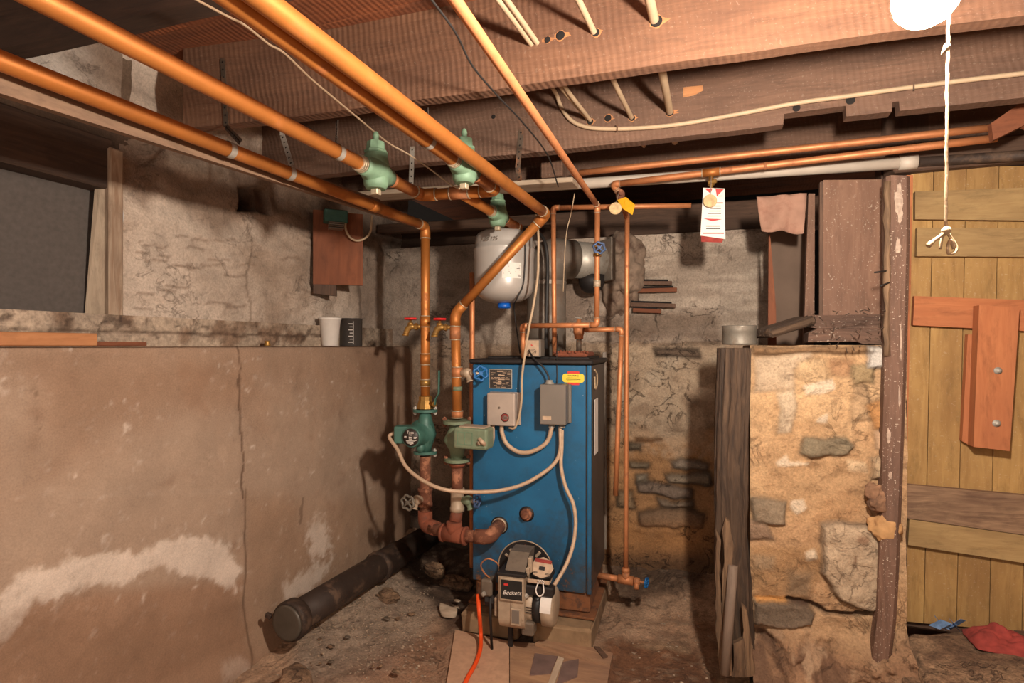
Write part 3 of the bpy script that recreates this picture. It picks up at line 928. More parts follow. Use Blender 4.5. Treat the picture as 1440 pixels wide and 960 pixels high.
top = [(-2.05, KB - 0.14, 1.845), (0.2, KB + 0.014, 1.845), (0.2, 4.2, 1.845), (-2.05, 4.2, 1.845)]
rside = [(0.205, KB + 0.014, -0.1), (0.205, KB + 0.014, 1.845), (0.205, 4.2, 1.845), (0.205, 4.2, -0.1)]
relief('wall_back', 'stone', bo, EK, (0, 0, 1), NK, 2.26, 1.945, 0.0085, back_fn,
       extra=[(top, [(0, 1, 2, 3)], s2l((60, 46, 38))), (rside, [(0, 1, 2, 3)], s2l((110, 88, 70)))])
MB().box((-0.2, 4.2, 1.5), (4.6, 0.1, 2.0)).build('wall_back', 'black', None, 'structure')  # near-black colour stands in for the unlit void above the wall
MB().bar((-2.0, 3.22, 1.96), (1.75, 3.5, 1.96), 0.12, 0.16, bev=0.006).build('trim_5', 'darkwood', None, 'structure')

# ---- masonry pier on the right
def pier_fn(px, py, A, B, pos):
    p = Paint(px, py, pos, (200, 162, 122), 6, 12)
    z = pos[:, 2]
    n = fbm(pos, 5, 5, 71)
    p.blend(sstep(0.48, 0.66, n) * 0.6, (196, 152, 108))
    p.ragged([(1050, 486), (1245, 486), (1245, 700), (1050, 760)], (222, 184, 138), 60, 0.55, 9)
    p.ragged([(1050, 600), (1245, 600), (1245, 860), (1050, 860)], (172, 126, 84), 60, 0.35, 13)
    GY, WH = (150, 138, 116), (226, 204, 176)
    E = 0.45
    p.patch([(1058, 486), (1225, 486), (1225, 497), (1060, 497)], (150, 116, 82), 0.012, 2, 1, 0.6)
    p.patch([(1062, 500), (1140, 497), (1142, 505), (1120, 520), (1118, 548), (1062, 550)], (206, 182, 154), 0.004, 4, 0.8, 0.3)
    p.patch([(1122, 510), (1160, 508), (1164, 540), (1140, 540), (1124, 534)], (216, 182, 140), 0.006, 3, 0.8, 0.3)
    p.patch([(1166, 505), (1200, 505), (1196, 530), (1168, 524)], (176, 132, 96), 0, 4, 0.8, 0.3)
    p.patch([(1196, 515), (1230, 512), (1232, 540), (1200, 542)], (170, 146, 108), 0.012, 3, 0.9, E)
    p.patch([(1130, 545), (1170, 530), (1174, 545), (1160, 552), (1132, 556)], WH, 0.004, 2, 0.95)
    p.patch([(1092, 552), (1116, 548), (1118, 575), (1110, 606), (1094, 608), (1096, 580)], (206, 184, 156), 0.006, 3, 0.85, 0.3)
    p.patch([(1200, 545), (1222, 545), (1226, 590), (1196, 592)], (184, 152, 116), 0.010, 3, 0.8, 0.4)
    p.patch([(1145, 590), (1150, 584), (1164, 580), (1162, 592), (1146, 593)], WH, 0.004, 2, 0.95)
    p.patch([(1128, 614), (1190, 614), (1200, 628), (1194, 640), (1150, 642), (1124, 636)], (150, 134, 108), 0.02, 3, 1, E)
    p.patch([(1093, 652), (1106, 640), (1112, 650), (1138, 650), (1138, 655), (1096, 656)], WH, 0.004, 2, 0.95)
    p.patch([(1192, 648), (1214, 652), (1218, 664), (1194, 662)], (224, 194, 156), 0.006, 3, 0.9)
    p.patch([(1216, 566), (1240, 560), (1244, 606), (1228, 604)], (196, 138, 80), 0.012, 3, 0.8, 0.5)
    p.patch([(1217, 487), (1245, 486), (1244, 516), (1218, 518)], (208, 200, 190), 0.02, 2, 0.95, 0.6)
    p.patch([(1222, 646), (1242, 640), (1242, 672), (1224, 672)], (206, 178, 142), 0.025, 3, 0.9, E)
    p.patch([(1228, 608), (1244, 606), (1244, 640), (1230, 632)], (206, 172, 140), 0.015, 3, 0.8, E)
    p.patch([(1054, 700), (1106, 706), (1106, 736), (1060, 732)], (152, 132, 108), 0.022, 2.5, 1, E)
    p.patch([(1050, 728), (1078, 734), (1090, 756), (1054, 758)], (150, 122, 98), 0.012, 3, 1, E)
    p.patch([(1112, 704), (1128, 702), (1134, 714), (1122, 722), (1112, 714)], WH, 0.004, 2, 0.95)
    p.patch([(1056, 768), (1100, 764), (1150, 770), (1160, 800), (1130, 846), (1058, 840)], (172, 132, 90), 0.006, 5, 0.7)
    p.patch([(1058, 780), (1088, 780), (1086, 800), (1060, 800)], (168, 146, 118), 0.006, 6, 0.6)
    p.patch([(1108, 800), (1140, 806), (1138, 842), (1106, 838)], (122, 104, 84), 0.004, 8, 0.7)
    p.patch([(1130, 775), (1144, 772), (1146, 786), (1132, 788)], WH, 0.004, 2, 0.9)
    p.patch([(1154, 738), (1180, 736), (1232, 740), (1236, 780), (1236, 850), (1222, 858), (1200, 852), (1178, 836), (1164, 818), (1152, 804), (1154, 770)], (198, 172, 142), 0.034, 2.5, 1, 0.8)
    p.patch([(1200, 750), (1216, 752), (1214, 760), (1200, 758)], (160, 120, 92), 0, 3, 0.7)
    p.patch([(1198, 775), (1202, 775), (1202, 792), (1198, 792)], (120, 84, 60), -0.003, 1.5, 0.8)
    p.patch([(1058, 845), (1130, 846), (1144, 862), (1140, 876), (1060, 880)], (122, 104, 86), 0.03, 3, 1, E)
    p.patch([(1060, 838), (1104, 840), (1104, 845), (1062, 846)], (222, 160, 90), 0, 2, 0.9)
    p.line([(1106, 842), (1140, 850), (1160, 860), (1200, 866), (1232, 860)], (84, 58, 42), 4, 0.9, -0.03)
    lo = (1 - sstep(0.16, 0.27, z + (fbm(pos, 8, 3, 72) - 0.5) * 0.12))
    p.blend(lo, (160, 122, 92))
    p.blend(lo * sstep(0.48, 0.62, fbm(pos, 14, 5, 73)) * 0.8, (116, 86, 66))
    p.blend(lo * sstep(0.56, 0.64, fbm(pos, 20, 5, 79)) * 0.7, (192, 160, 128))
    cr = np.abs(fbm(pos * np.array((1, 1, 1.4)), 9, 3, 74) - 0.5)
    p.blend((1 - sstep(0.0, 0.010, cr)) * 0.45 * sstep(0.4, 0.6, fbm(pos, 3, 2, 75)), (110, 78, 54))
    h = p.h + (fbm(pos, 6, 4, 76) - 0.5) * 0.04 + (fbm(pos, 24, 5, 77) - 0.5) * 0.026
    h += lo * (0.05 + 0.13 * np.clip((0.24 - z) / 0.24, 0, 1)) + lo * (0.16 * (fbm(pos, 9, 5, 78) - 0.5) + 0.10 * (0.5 - np.abs(fbm(pos, 7, 4, 178) - 0.5) * 4))
    return h, p.c
x0, x1 = 0.085, 0.585
po = np.array((x0, KP + SKEW * x0, -0.1))
lft = [(x0, KP, -0.1), (x0, KP, 1.255), (x0, 3.3, 1.255), (x0, 3.3, -0.1)]
tp = [(x0, KP, 1.255), (x1, KP + 0.04, 1.255), (x1, 3.3, 1.255), (x0, 3.3, 1.255)]
rt = [(x1, KP + 0.04, -0.1), (x1, KP + 0.04, 1.255), (x1, 3.3, 1.255), (x1, 3.3, -0.1)]
relief('wall_right', 'pier', po, EK, (0, 0, 1), NK, x1 - x0, 1.355, 0.006, pier_fn,
       extra=[(lft, [(0, 1, 2, 3)], s2l((120, 92, 66))), (tp, [(0, 1, 2, 3)], s2l((120, 92, 72))), (rt, [(0, 1, 2, 3)], s2l((130, 96, 66)))])
# side wall beyond the picture's right edge
relief('wall_right', 'stone', (1.75, -1.2, -0.1), (0, 1, 0), (0, 0, 1), (-1, 0, 0), 4.2, 2.4, 0.06, plainwall((170, 134, 100), (140, 106, 78), 81))

# ---- plank door
def D(u, v, off=0.0): return P(u, v, k=KD - off)
door = thing('door_1', 'yellow plank door with nailed battens', 'door', (0.9, KD + 0.06, 0.2))
door['kind'] = 'structure'
edges = [((1281, 236), (1262, 872)), ((1313, 236), (1299, 876)), ((1359, 236), (1345, 880)), ((1405, 234), (1391, 884)), ((1451, 233), (1437, 889)), ((1500, 231), (1486, 894)), ((1552, 229), (1536, 899)), ((1608, 227), (1592, 904))]
for (a, b), (c, d) in zip(edges[:-1], edges[1:]):
    q = [D(a[0] + 0.6, a[1]), D(c[0] - 0.6, c[1]), D(d[0] - 0.6, d[1]), D(b[0] + 0.6, b[1])]
    MB().prism(q, (0, 0.025 + random.uniform(0, 0.002), 0), 'z').build('plank', 'doorwood', door)
def batten(poly, mat, off=0.028, name='batten', ax='x'):
    return MB().prism([D(u, v, off) for u, v in poly], (0, off - 0.0015, 0), ax).build(name, mat, door)
batten([(1287, 269), (1610, 258), (1610, 312), (1287, 308)], 'dooryel')
batten([(1290, 320), (1610, 322), (1610, 362), (1289, 360)], 'dooryel')
batten([(1274, 681), (1610, 712), (1610, 776), (1273, 728)], 'doordark')
batten([(1279, 730), (1610, 777), (1610, 818), (1277, 766)], 'dooryel')
b_ = batten([(1286, 416), (1610, 428), (1610, 474), (1284, 457)], 'redwood', 0.03, 'crossbar')
blk = MB().prism([D(u, v, 0.085) for u, v in [(1377, 429), (1434, 432), (1420, 634), (1369, 628)]], (0, 0.053, 0), 'z').build('bracket_block', 'redwood', door)
MB().prism([D(u, v, 0.03) for u, v in [(1361, 470), (1374, 470), (1369, 629), (1353, 620)]], (0, 0.028, 0), 'z').build('bracket_side', 'redwood', blk)
for (u, v) in ((1403, 521), (1401, 595)):
    c = D(u, v, 0.085)
    bb = MB().lathe([(0.013, 0.0), (0.013, 0.003), (0.008, 0.003), (0.008, 0.012), (0.0, 0.012)], c + Vector((0, -0.0, 0)), (SKEW, -1, 0), 12)
    bb.build('bolt', 'galvbright', blk)
# painted edge of the frame beside the door
MB().prism([P(u, v, k=KD - 0.05) for u, v in [(1275, 246), (1284, 246), (1276, 640), (1268, 640)]], (0, 0.05, 0), 'z').build('trim_2', 'redwood', None, 'structure')
MB().box((1.1, KD + 0.12, 0.18), (1.2, 0.1, 0.06), None, 0.01).build('trim_3', 'darkwood', None, 'structure')
# dark lintel over the door
MB().bar((0.60, KD + 0.06, 1.965), (1.75, KD + 0.14, 1.985), 0.12, 0.10, bev=0.006).build('trim_4', 'darkwood', None, 'structure')

MB().bar((0.60, KD + 0.22, 1.1), (1.78, KD + 0.30, 1.1), 0.08, 2.4, (0, 0, 1)).build('wall_back', 'darkwood', None, 'structure')

# ---- ceiling boards and joists
m = MB()
yy = -0.9
while yy < 4.2:
    m.box((-0.1, yy + 0.07, ZC + 0.0125), (3.9, 0.1385, 0.025), None, 0.002)
    yy += 0.14
m.build('ceiling', 'floorboard', None, 'structure')
def joist(name, label, pts, th, mat, z0=ZJ, z1=ZC, notch=None, group='ceiling joists', zs=None):
    """pts: (x, y of the back lower edge); the joist leans nowhere but bends a little"""
    xs = np.linspace(pts[0][0], pts[-1][0], 41).tolist() + [q for n_ in (notch or []) for q in (n_[0] - 0.001, n_[0] + 0.001, n_[1] - 0.001, n_[1] + 0.001)]
    xs = sorted(set(xs))
    V, G, Fc = [], [], []
    for x in xs:
        yb = np.interp(x, [p[0] for p in pts], [p[1] for p in pts])
        zb = z0 + (fbm(np.array([[x * 1.0, 3.1, z0]]), 2.0, 3, 7)[0] - 0.5) * 0.018
        if zs: zb += np.interp(x, [p[0] for p in zs], [p[1] for p in zs])
        for n_ in (notch or []):
            if n_[0] < x < n_[1]: zb += n_[2]
        for (yo, z) in ((-th, zb), (0, zb), (0, z1), (-th, z1)):
            V.append((x, yb + yo, z)); G.append((x, yo, z))
    for i in range(len(xs) - 1):
        for k in range(4):
            a, b = i * 4 + k, i * 4 + (k + 1) % 4
            Fc.append((a, b, b + 4, a + 4))
    Fc.append((0, 1, 2, 3)); e = (len(xs) - 1) * 4
    Fc.append((e + 3, e + 2, e + 1, e))
    o = MB().add(V, Fc, G, False, True).build(name, mat)
    return tag(o, label, 'joist', group)
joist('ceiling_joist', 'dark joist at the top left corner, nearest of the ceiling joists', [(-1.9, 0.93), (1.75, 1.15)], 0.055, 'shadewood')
J1 = [(-1.74, 1.475), (-1.185, 1.555), (-0.108, 1.605), (0.655, 1.662), (1.75, 1.74)]
JO1 = joist('ceiling_joist', 'saw-marked joist behind the lit bulb, cables passing through its holes', J1, 0.045, 'joist')
J2 = [(-1.95, 2.05), (-1.586, 2.085), (-0.147, 2.17), (0.85, 2.19), (1.75, 2.22)]
JO2 = joist('ceiling_joist', 'notched joist with a white cable stapled along its face', J2, 0.05, 'joist2',
      notch=[(0.185, 0.37, 0.035), (0.50, 0.52, 0.03)])
joist('ceiling_joist', 'joist in the dark above the flue, farthest from the bulb', [(-1.95, 2.62), (1.75, 2.86)], 0.05, 'joist2', z0=2.03)
# ================================================================== THE LIGHT
BC = P(1302, -6, t=0.71)
lb = thing('light_bulb', 'lit bulb hanging bare at the top right corner', 'light bulb', BC + Vector((0, 0, 0.17)))
MB().lathe([(0.0, -0.037), (0.012, -0.0355), (0.024, -0.029), (0.033, -0.018), (0.037, -0.002), (0.036, 0.012), (0.030, 0.030), (0.021, 0.050), (0.0155, 0.068), (0.0145, 0.080)], BC, (0, 0, 1), 28).build('glass', 'bulb', lb)
MB().lathe([(0.014, 0.0805), (0.014, 0.10), (0.011, 0.106)], BC, (0, 0, 1), 20).build('screw_base', 'brass', lb)
lh = thing('lamp_socket', 'dark lamp socket holding the lit bulb', 'lamp socket', BC + Vector((0, 0, 0.3)))
MB().lathe([(0.016, 0.1075), (0.021, 0.1085), (0.021, 0.15), (0.012, 0.165), (0.004, 0.168)], BC, (0, 0, 1), 20).build('socket_shell', 'blackplastic', lh)
MB().tube([BC + Vector((0, 0, 0.166)), (BC.x, BC.y, ZC + 0.003)], 0.004, 8).build('hanging_cord', 'cable', lh)
pc = thing('pull_cord', 'white pull cord with a knotted loop hanging from the lamp', 'cord', P(1331, 350, t=0.70))
top = P(1334, 14, t=0.70); bot = P(1330, 322, t=0.70)
arm = BC + Vector((0.01, 0, 0.14))
pts = [arm + Vector((0.014, 0, 0)), Vector((max(top.x, BC.x + 0.042), top.y, arm.z - 0.01)), top]
for i in range(1, 24):
    q = top.lerp(bot, i / 23)
    pts.append(q + Vector((random.uniform(-1, 1) * 0.0006, random.uniform(-1, 1) * 0.0006, 0)))
m = MB().tube(pts, [0.0016 + 0.0004 * (i % 2) for i in range(len(pts))], 8)
m.build('cord', 'rope', pc)
m = MB()
k0 = P(1331, 66, t=0.70)
m.sphere(k0, 0.0034, (1, 1, 1.6), 2, 0.3)
m.tube([k0, k0 + Vector((-0.003, 0, -0.004)), k0 + Vector((-0.0045, 0, -0.009))], [0.0016, 0.0018, 0.0012], 8)
m.build('knot', 'rope', pc)
m = MB()
m.sphere(bot + Vector((0, 0, -0.002)), 0.005, (1, 1, 1.2), 2, 0.3)
m.build('knot', 'rope', pc)
def bp(u, v, o=0): return P(u, v, t=0.70 + o)
MB().tube(smoothpath([bp(1330, 324), bp(1337, 334, .003), bp(1345, 348, .003), bp(1341, 356), bp(1334, 356, -.002), bp(1333, 346, -.002), bp(1337, 338), bp(1341, 350, .002)], 6), 0.0019, 8).build('loop', 'rope', pc)
MB().tube(smoothpath([bp(1329, 325), bp(1322, 332), bp(1312, 339), bp(1305, 346)], 6), [0.0022] * 13 + [0.003] * 6, 8).build('loose_end', 'rope', pc)
MB().tube(smoothpath([bp(1328, 326, .003), bp(1324, 338, .003), bp(1322, 350, .003)], 6), 0.0016, 8).build('loose_end', 'rope', pc)

# ================================================================== BOILER
BRZ = math.radians(3.56)
BO = P(750, 890, z=0.0)
BMX = Matrix.Translation(BO) @ Matrix.Rotation(BRZ, 4, 'Z')
BINV = BMX.inverted()
BEX, BEY = Vector((math.cos(BRZ), math.sin(BRZ), 0)), Vector((-math.sin(BRZ), math.cos(BRZ), 0))
def BP(u, v, off=0.0):
    d = ray(u, v)
    t = ((BO - Vector((0, 0, EYE))).dot(BEY) - off) / d.dot(BEY)
    return Vector((0, 0, EYE)) + d * t
def BLp(u, v, off=0.0): return BINV @ BP(u, v, off)
def lb_box(u0, v0, u1, v1, off0, off1):
    """local box: outline given on its front face (off1 in front of the jacket)"""
    a, b = BLp(u0, v1, off1), BLp(u1, v0, off1)
    return Vector(((a.x + b.x) / 2, -(off0 + off1) / 2, (a.z + b.z) / 2)), Vector((b.x - a.x, off1 - off0, b.z - a.z))
def BMB(): return MB(BMX)
xl, xr = BLp(665, 660).x, BLp(832, 660).x
ZT = BLp(750, 512).z
ZB = 0.20
boiler = thing('boiler', 'tall blue steel boiler standing in the corner', 'boiler', BO, BRZ)
W2, XC, DP = xr - xl, (xl + xr) / 2, 0.42
m = BMB()
m.box((XC, 0.006 + DP / 2, (ZB + ZT) / 2), (W2 - 0.004, DP, ZT - ZB), None, 0.006)
m.build('jacket', 'jacketdark', boiler)
m = BMB()
m.box((XC - 0.012, 0.0, (ZB + ZT) / 2), (W2 - 0.026, 0.010, ZT - ZB - 0.004), None, 0.004, 2)
m.build('front_panel', 'blue', boiler)
BMB().box((xr - 0.010, -0.001, (ZB + ZT) / 2), (0.020, 0.014, ZT - ZB - 0.002), None, 0.005, 2).build('corner_strip', 'blue', boiler)
m = BMB()
m.box((XC, DP / 2 + 0.0, ZT + 0.012), (W2 + 0.02, DP + 0.05, 0.022), None, 0.006)
m.box((XC, DP / 2 + 0.06, ZT + 0.026), (W2 - 0.06, DP - 0.10, 0.010), None, 0.003)
m.build('top_plate', 'soot', boiler)
m = BMB()
m.box((XC, DP / 2, ZB - 0.045), (W2 - 0.02, DP - 0.02, 0.09), None, 0.01)
m.box((XC, DP / 2, ZB - 0.095), (W2 + 0.03, DP + 0.04, 0.012), None, 0.003)
m.build('base', 'rustbase', boiler)
# rusty rim of the clean-out on top
c0, c1 = BLp(780, 502, -0.10), BLp(826, 497, -0.10)
m = BMB()
m.box(((c0.x + c1.x) / 2, 0.20, ZT + 0.042), (c1.x - c0.x, 0.2, 0.022), None, 0.006)
for i in range(12):
    m.sphere((c0.x + (c1.x - c0.x) * i / 11, 0.105 + random.uniform(-.01, .01), ZT + 0.052), 0.007 + random.random() * 0.004, sub=1, wob=0.4, seed=i)
m.build('cleanout_cover', 'rustred', boiler)
# rating plate
c, s_ = lb_box(688, 519, 720, 546, 0.005, 0.008)
pl = BMB().box(c, s_, None, 0.001).build('rating_plate', 'galvbright', boiler)
BMB().box(c + Vector((0, -0.001, 0)), (s_.x - 0.006, s_.y, s_.z - 0.006), None, 0.001).build('plate_face', 'plate', pl)
m = BMB()
for k in range(11):
    z = c.z + s_.z / 2 - 0.009 - k * (s_.z - 0.016) / 10
    x = c.x - s_.x / 2 + 0.008
    while x < c.x + s_.x / 2 - 0.014:
        L = random.uniform(0.006, 0.022)
        L = min(L, c.x + s_.x / 2 - 0.007 - x)
        if random.random() < 0.7:
            m.box((x + L / 2, c.y - 0.0028, z), (L, 0.0006, random.choice((0.0016, 0.0022))))
        x += L + 0.004
for (dx, dz) in ((0.0, 0.034), (0.004, 0.016), (0.004, -0.002), (-0.004, -0.013), (-0.004, -0.022)):
    m.box((c.x + dx, c.y - 0.003, c.z + dz), (0.03 if abs(dx) < .0045 and dx >= 0 else 0.016, 0.0007, 0.005))
m.build('lettering', 'conduit', pl)
# yellow and red warning sticker
c, s_ = lb_box(791, 525.5, 821.5, 537.5, 0.005, 0.0065)
def rounded(cx, cz, w_, h_, r, y, n=6):
    out = []
    for (sx, sz, a0) in ((1, 1, 0), (-1, 1, 90), (-1, -1, 180), (1, -1, 270)):
        for i in range(n + 1):
            a = math.radians(a0 + 90 * i / n)
            out.append((cx + sx * (w_ / 2 - r) + r * math.cos(a), y, cz + sz * (h_ / 2 - r) + r * math.sin(a)))
    return out
st = BMB().prism(rounded(c.x, c.z, s_.x, s_.z, 0.012, -0.0062), (0, 0.001, 0)).build('warning_sticker', 'yellow', boiler)
m = BMB()
m.prism(rounded(c.x, c.z, s_.x * 0.56, s_.z * 1.55, 0.004, -0.0056), (0, 0.0005, 0))
m.build('red_backing', 'redink', st)
text_obj('lettering', 'WARNING', BMX @ Vector((c.x, -0.0062, c.z + 0.010)), BEX, (0, 0, 1), 0.010, 'ink', st)
m = BMB()
for k, wd in enumerate((0.05, 0.062, 0.055)):
    m.box((c.x, -0.0066, c.z + 0.001 - k * 0.006), (wd, 0.0005, 0.0018))
m.build('text_lines', 'ink', st)
# plug in the front panel
pc_ = BLp(741, 722)
m = BMB()
m.lathe([(0.034, 0.0052), (0.034, 0.0062), (0.0, 0.0062)], (pc_.x, 0, pc_.z), (0, -1, 0), 24)
pk = m.build('plug', 'soot', boiler)
m = BMB()
m.lathe([(0.026, 0.006), (0.026, 0.016), (0.017, 0.017), (0.017, 0.036), (0.013, 0.040), (0.0, 0.040)], (pc_.x, 0, pc_.z), (0, -1, 0), 10, False)
m.build('plug_nut', 'rustpipe', pk)
# inlet hole
ic = BLp(703, 738)
BMB().lathe([(0.040, 0.0052), (0.040, 0.0066), (0.0, 0.0066)], (ic.x, 0, ic.z), (0, -1, 0), 24).build('inlet_hole', 'soot', boiler)
BMB().lathe([(0.034, 0.006), (0.034, 0.014), (0.027, 0.014)], (ic.x, 0, ic.z), (0, -1, 0), 24).build('inlet_ring', 'putty', boiler)
# card hanging on the jacket's side
m = BMB()
m.box((xr + 0.004, 0.10, 0.90), (0.002, 0.10, 0.24), None, 0.0)
m.build('service_card', 'white', boiler)
BMB().tube(smoothpath([(xr + 0.006, 0.04, 1.15), (xr + 0.012, 0.07, 1.13), (xr + 0.010, 0.08, 1.08), (xr + 0.007, 0.05, 1.07), (xr + 0.006, 0.045, 1.12)], 6), 0.004, 8).build('string', 'rope', boiler)
BMB().box((xr - 0.002, DP + 0.002, (ZB + ZT) / 2 + 0.05), (0.02, 0.012, ZT - ZB), None, 0.002).build('edge_strip', 'galv', boiler)

# concrete blocks under the boiler
for (u, lab, dx0, dx1) in ((0, 'left stained concrete block under the boiler', xl - 0.02, XC - 0.03), (0, 'right rusty-stained concrete block under the boiler', XC + 0.03, xr + 0.015)):
    o = BMB().box(((dx0 + dx1) / 2, DP / 2 - 0.03, 0.048), (dx1 - dx0, DP + 0.12, 0.096), None, 0.014, 2, 0.004).build('concrete_block', 'rustbase', None)
    o.data.materials[0] = M.setdefault('blockmat', plain('stained_concrete', rgb(146, 118, 88), 0.95, 0, 0.3, 14, 0.4, rgb(96, 68, 48), 0.52))
    tag(o, lab, 'block', 'blocks under the boiler')

# ---- relay boxes on the front
b1 = thing('relay_box', 'pale grey relay box with a round dark emblem', 'control box', BP(704, 597, 0.03), BRZ, 'boxes on the boiler front')
c, s_ = lb_box(684.5, 553, 724, 598, 0.006, 0.06)
BMB().box(c, s_, None, 0.006, 2).build('box_cover', 'boxgrey', b1)
BMB().box((c.x + 0.006, -0.012, c.z + 0.001), (s_.x + 0.014, 0.012, s_.z), None, 0.002).build('back_plate', 'boxgrey', b1)
g = BLp(710, 587, 0.06)
em = BMB().lathe([(0.019, 0.0), (0.019, 0.001), (0.0, 0.001)], (g.x, -0.0602, g.z), (0, -1, 0), 28).build('emblem', 'plate', b1)
BMB().lathe([(0.0165, 0.0), (0.0165, 0.0006), (0.0145, 0.0006)], (g.x, -0.0610, g.z), (0, -1, 0), 28).build('emblem_ring', 'redcloth', em)
BMB().prism([(g.x + 0.0145 * math.cos(a), -0.0616, g.z + 0.0095 * math.sin(a)) for a in [2 * PI * i / 24 for i in range(24)]], (0, 0.0008, 0)).build('emblem_field', 'boxgrey', em)
text_obj('lettering', 'Taco', BMX @ Vector((g.x, -0.0617, g.z)), BEX, (0, 0, 1), 0.0115, 'plate', em, 0.2)
sc = BLp(702, 573, 0.06)
BMB().lathe([(0.005, 0), (0.005, 0.002), (0.0, 0.003)], (sc.x, -0.06, sc.z), (0, -1, 0), 12).build('screw', 'burnergrey', b1)

b2 = thing('limit_control', 'dark grey control box with a small pale label', 'control box', BP(777, 597, 0.04), BRZ, 'boxes on the boiler front')
c, s_ = lb_box(759, 541, 795.5, 596.5, 0.006, 0.085)
BMB().box(c, s_, None, 0.004, 2).build('box_cover', 'boxdark', b2)
BMB().box((c.x + 0.006, -0.014, c.z), (s_.x + 0.008, 0.014, s_.z - 0.004), None, 0.002).build('back_plate', 'boxdark', b2)
g = BLp(769, 587.5, 0.085)
BMB().box((g.x, -0.0855, g.z), (0.037, 0.001, 0.015)).build('label_plate', 'conduit', b2)
g = BLp(772, 540, 0.05)
BMB().lathe([(0.020, 0), (0.020, 0.005), (0.014, 0.007), (0.014, 0.016), (0.008, 0.017)], (g.x, -0.045, c.z + s_.z / 2), (0, 0, 1), 20).build('cable_hub', 'galvbright', b2)
zb2 = c.z - s_.z / 2
for u in (776, 790):
    g = BLp(u, 600, 0.045)
    BMB().lathe([(0.012, 0), (0.012, -0.010), (0.015, -0.011), (0.015, -0.016), (0.010, -0.017)], (g.x, -0.045, zb2), (0, 0, 1), 12).build('cable_clamp', 'galvbright', b2)
# small gauge box standing on the boiler
gb = thing('gauge_box', 'small pale box with printed emblem on the boiler top', 'control box', BP(750, 498, -0.08), BRZ)
c, s_ = lb_box(737, 473, 760.5, 497.5, -0.13, -0.06)
c.z = ZT + 0.031 + s_.z / 2
BMB().box(c, s_, None, 0.003).build('box_body', 'boxdark', gb)
BMB().box((c.x - 0.003, -(-0.06) - 0.001, c.z), (s_.x - 0.012, 0.003, s_.z - 0.008), None, 0.001).build('front_cover', 'conduit', gb)
m = BMB()
for (R_, q) in ((0.018, 0.0025), (0.011, 0.002)):
    m.add([(c.x - 0.002 + (R_ + (q if k else 0)) * math.cos(a), 0.0572, c.z - 0.016 + 0.6 * (R_ + (q if k else 0)) * math.sin(a)) for a in [2 * PI * i / 24 for i in range(24)] for k in (0, 1)],
          [(2 * i, 2 * i + 1, 2 * ((i + 1) % 24) + 1, 2 * ((i + 1) % 24)) for i in range(24)])
m.build('printed_emblem', 'ink', gb)
m = BMB(); m.prism([(c.x - 0.006, 0.0572, c.z + 0.018), (c.x + 0.006, 0.0572, c.z + 0.012), (c.x - 0.006, 0.0572, c.z + 0.010)], (0, 0.0006, 0)); m.build('red_mark', 'redink', gb)

# ---- oil burner
bn = thing('oil_burner', 'oil burner with black badge bolted to the boiler foot', 'burner', BP(735, 890, 0.15), BRZ)
fc = BLp(738, 800, 0.02)
m = BMB()
R = 0.122
m.prism([(fc.x + R * math.cos(a), -0.016, fc.z + R * math.sin(a)) for a in [2 * PI * (i + 0.5) / 20 for i in range(20)]], (0, 0.010, 0))
fl = m.build('mounting_flange', 'soot', bn)
m = BMB(); m.torus((fc.x, -0.016, fc.z), (0, 1, 0), R, 0.0028, 40, 6); m.build('flange_rim', 'putty', fl)
for a in (32, 50, 130, 148):
    ca, sa = math.cos(math.radians(a)), math.sin(math.radians(a))
    p0 = Vector((fc.x + ca * 0.075, -0.018, fc.z + sa * 0.075)); p1 = Vector((fc.x + ca * 0.106, -0.018, fc.z + sa * 0.106))
    BMB().bar(p0, p1, 0.012, 0.006, (0, -1, 0), 0.002).build('flange_slot', 'putty', fl)
BMB().lathe([(0.006, 0.0), (0.006, 0.008), (0.0, 0.009)], (fc.x, -0.016, fc.z + 0.1), (0, -1, 0), 8, False).build('flange_bolt', 'rustred', fl)
m = BMB(); m.lathe([(0.062, 0.016), (0.062, 0.030), (0.052, 0.032), (0.052, 0.12)], (fc.x, 0, fc.z - 0.01), (0, -1, 0), 24); m.build('blast_tube', 'burnergrey', bn)
# blower housing: scroll with front face off 0.25
h0, h1 = BLp(701, 886, 0.25), BLp(737, 813, 0.25)
hx0, hx1, hz0, hz1 = h0.x, h1.x, h0.z, h1.z
prof = []
for i in range(13):
    a = math.radians(180 + 90 * i / 12)
    prof.append((0, -0.17 + 0.10 * math.cos(a) * -1 * -1, hz0 + 0.11 + 0.11 * math.sin(a)))
m = BMB()
yz = [(-0.085, hz1), (-0.25, hz1), (-0.25, hz0 + 0.055)]
for i in range(1, 9):
    a = math.radians(90 * i / 8)
    yz.append((-0.25 + 0.05 * (1 - math.cos(a)), hz0 + 0.055 - 0.055 * math.sin(a)))
for i in range(1, 9):
    a = math.radians(90 * i / 8)
    yz.append((-0.20 + 0.115 * math.sin(a), hz0 + 0.115 * (1 - math.cos(a))))
m.prism([(hx0, y, z) for y, z in yz], (hx1 - hx0, 0, 0))
hs = m.build('blower_housing', 'putty', bn)
m = BMB()
m.box(((hx0 + hx1) / 2, -0.1665, hz1 + 0.006), (hx1 - hx0 + 0.012, 0.175, 0.013), None, 0.003)
m.build('housing_lid', 'soot', bn)
c, s_ = lb_box(702.5, 815.5, 736, 843.5, 0.25, 0.262)
bg = BMB().box(c, s_, None, 0.004, 2).build('badge_frame', 'putty', bn)
c, s_ = lb_box(704.5, 818, 734, 841, 0.262, 0.2635)
bgf = BMB().box(c, s_, None, 0.0005).build('badge', 'blackplastic', bg)
text_obj('lettering', 'Beckett', BMX @ Vector((c.x + 0.001, -0.2637, c.z - 0.010)), BEX + Vector((0, 0, 0.07)), (0, 0, 1), 0.0245, 'white', bgf, 0.35)
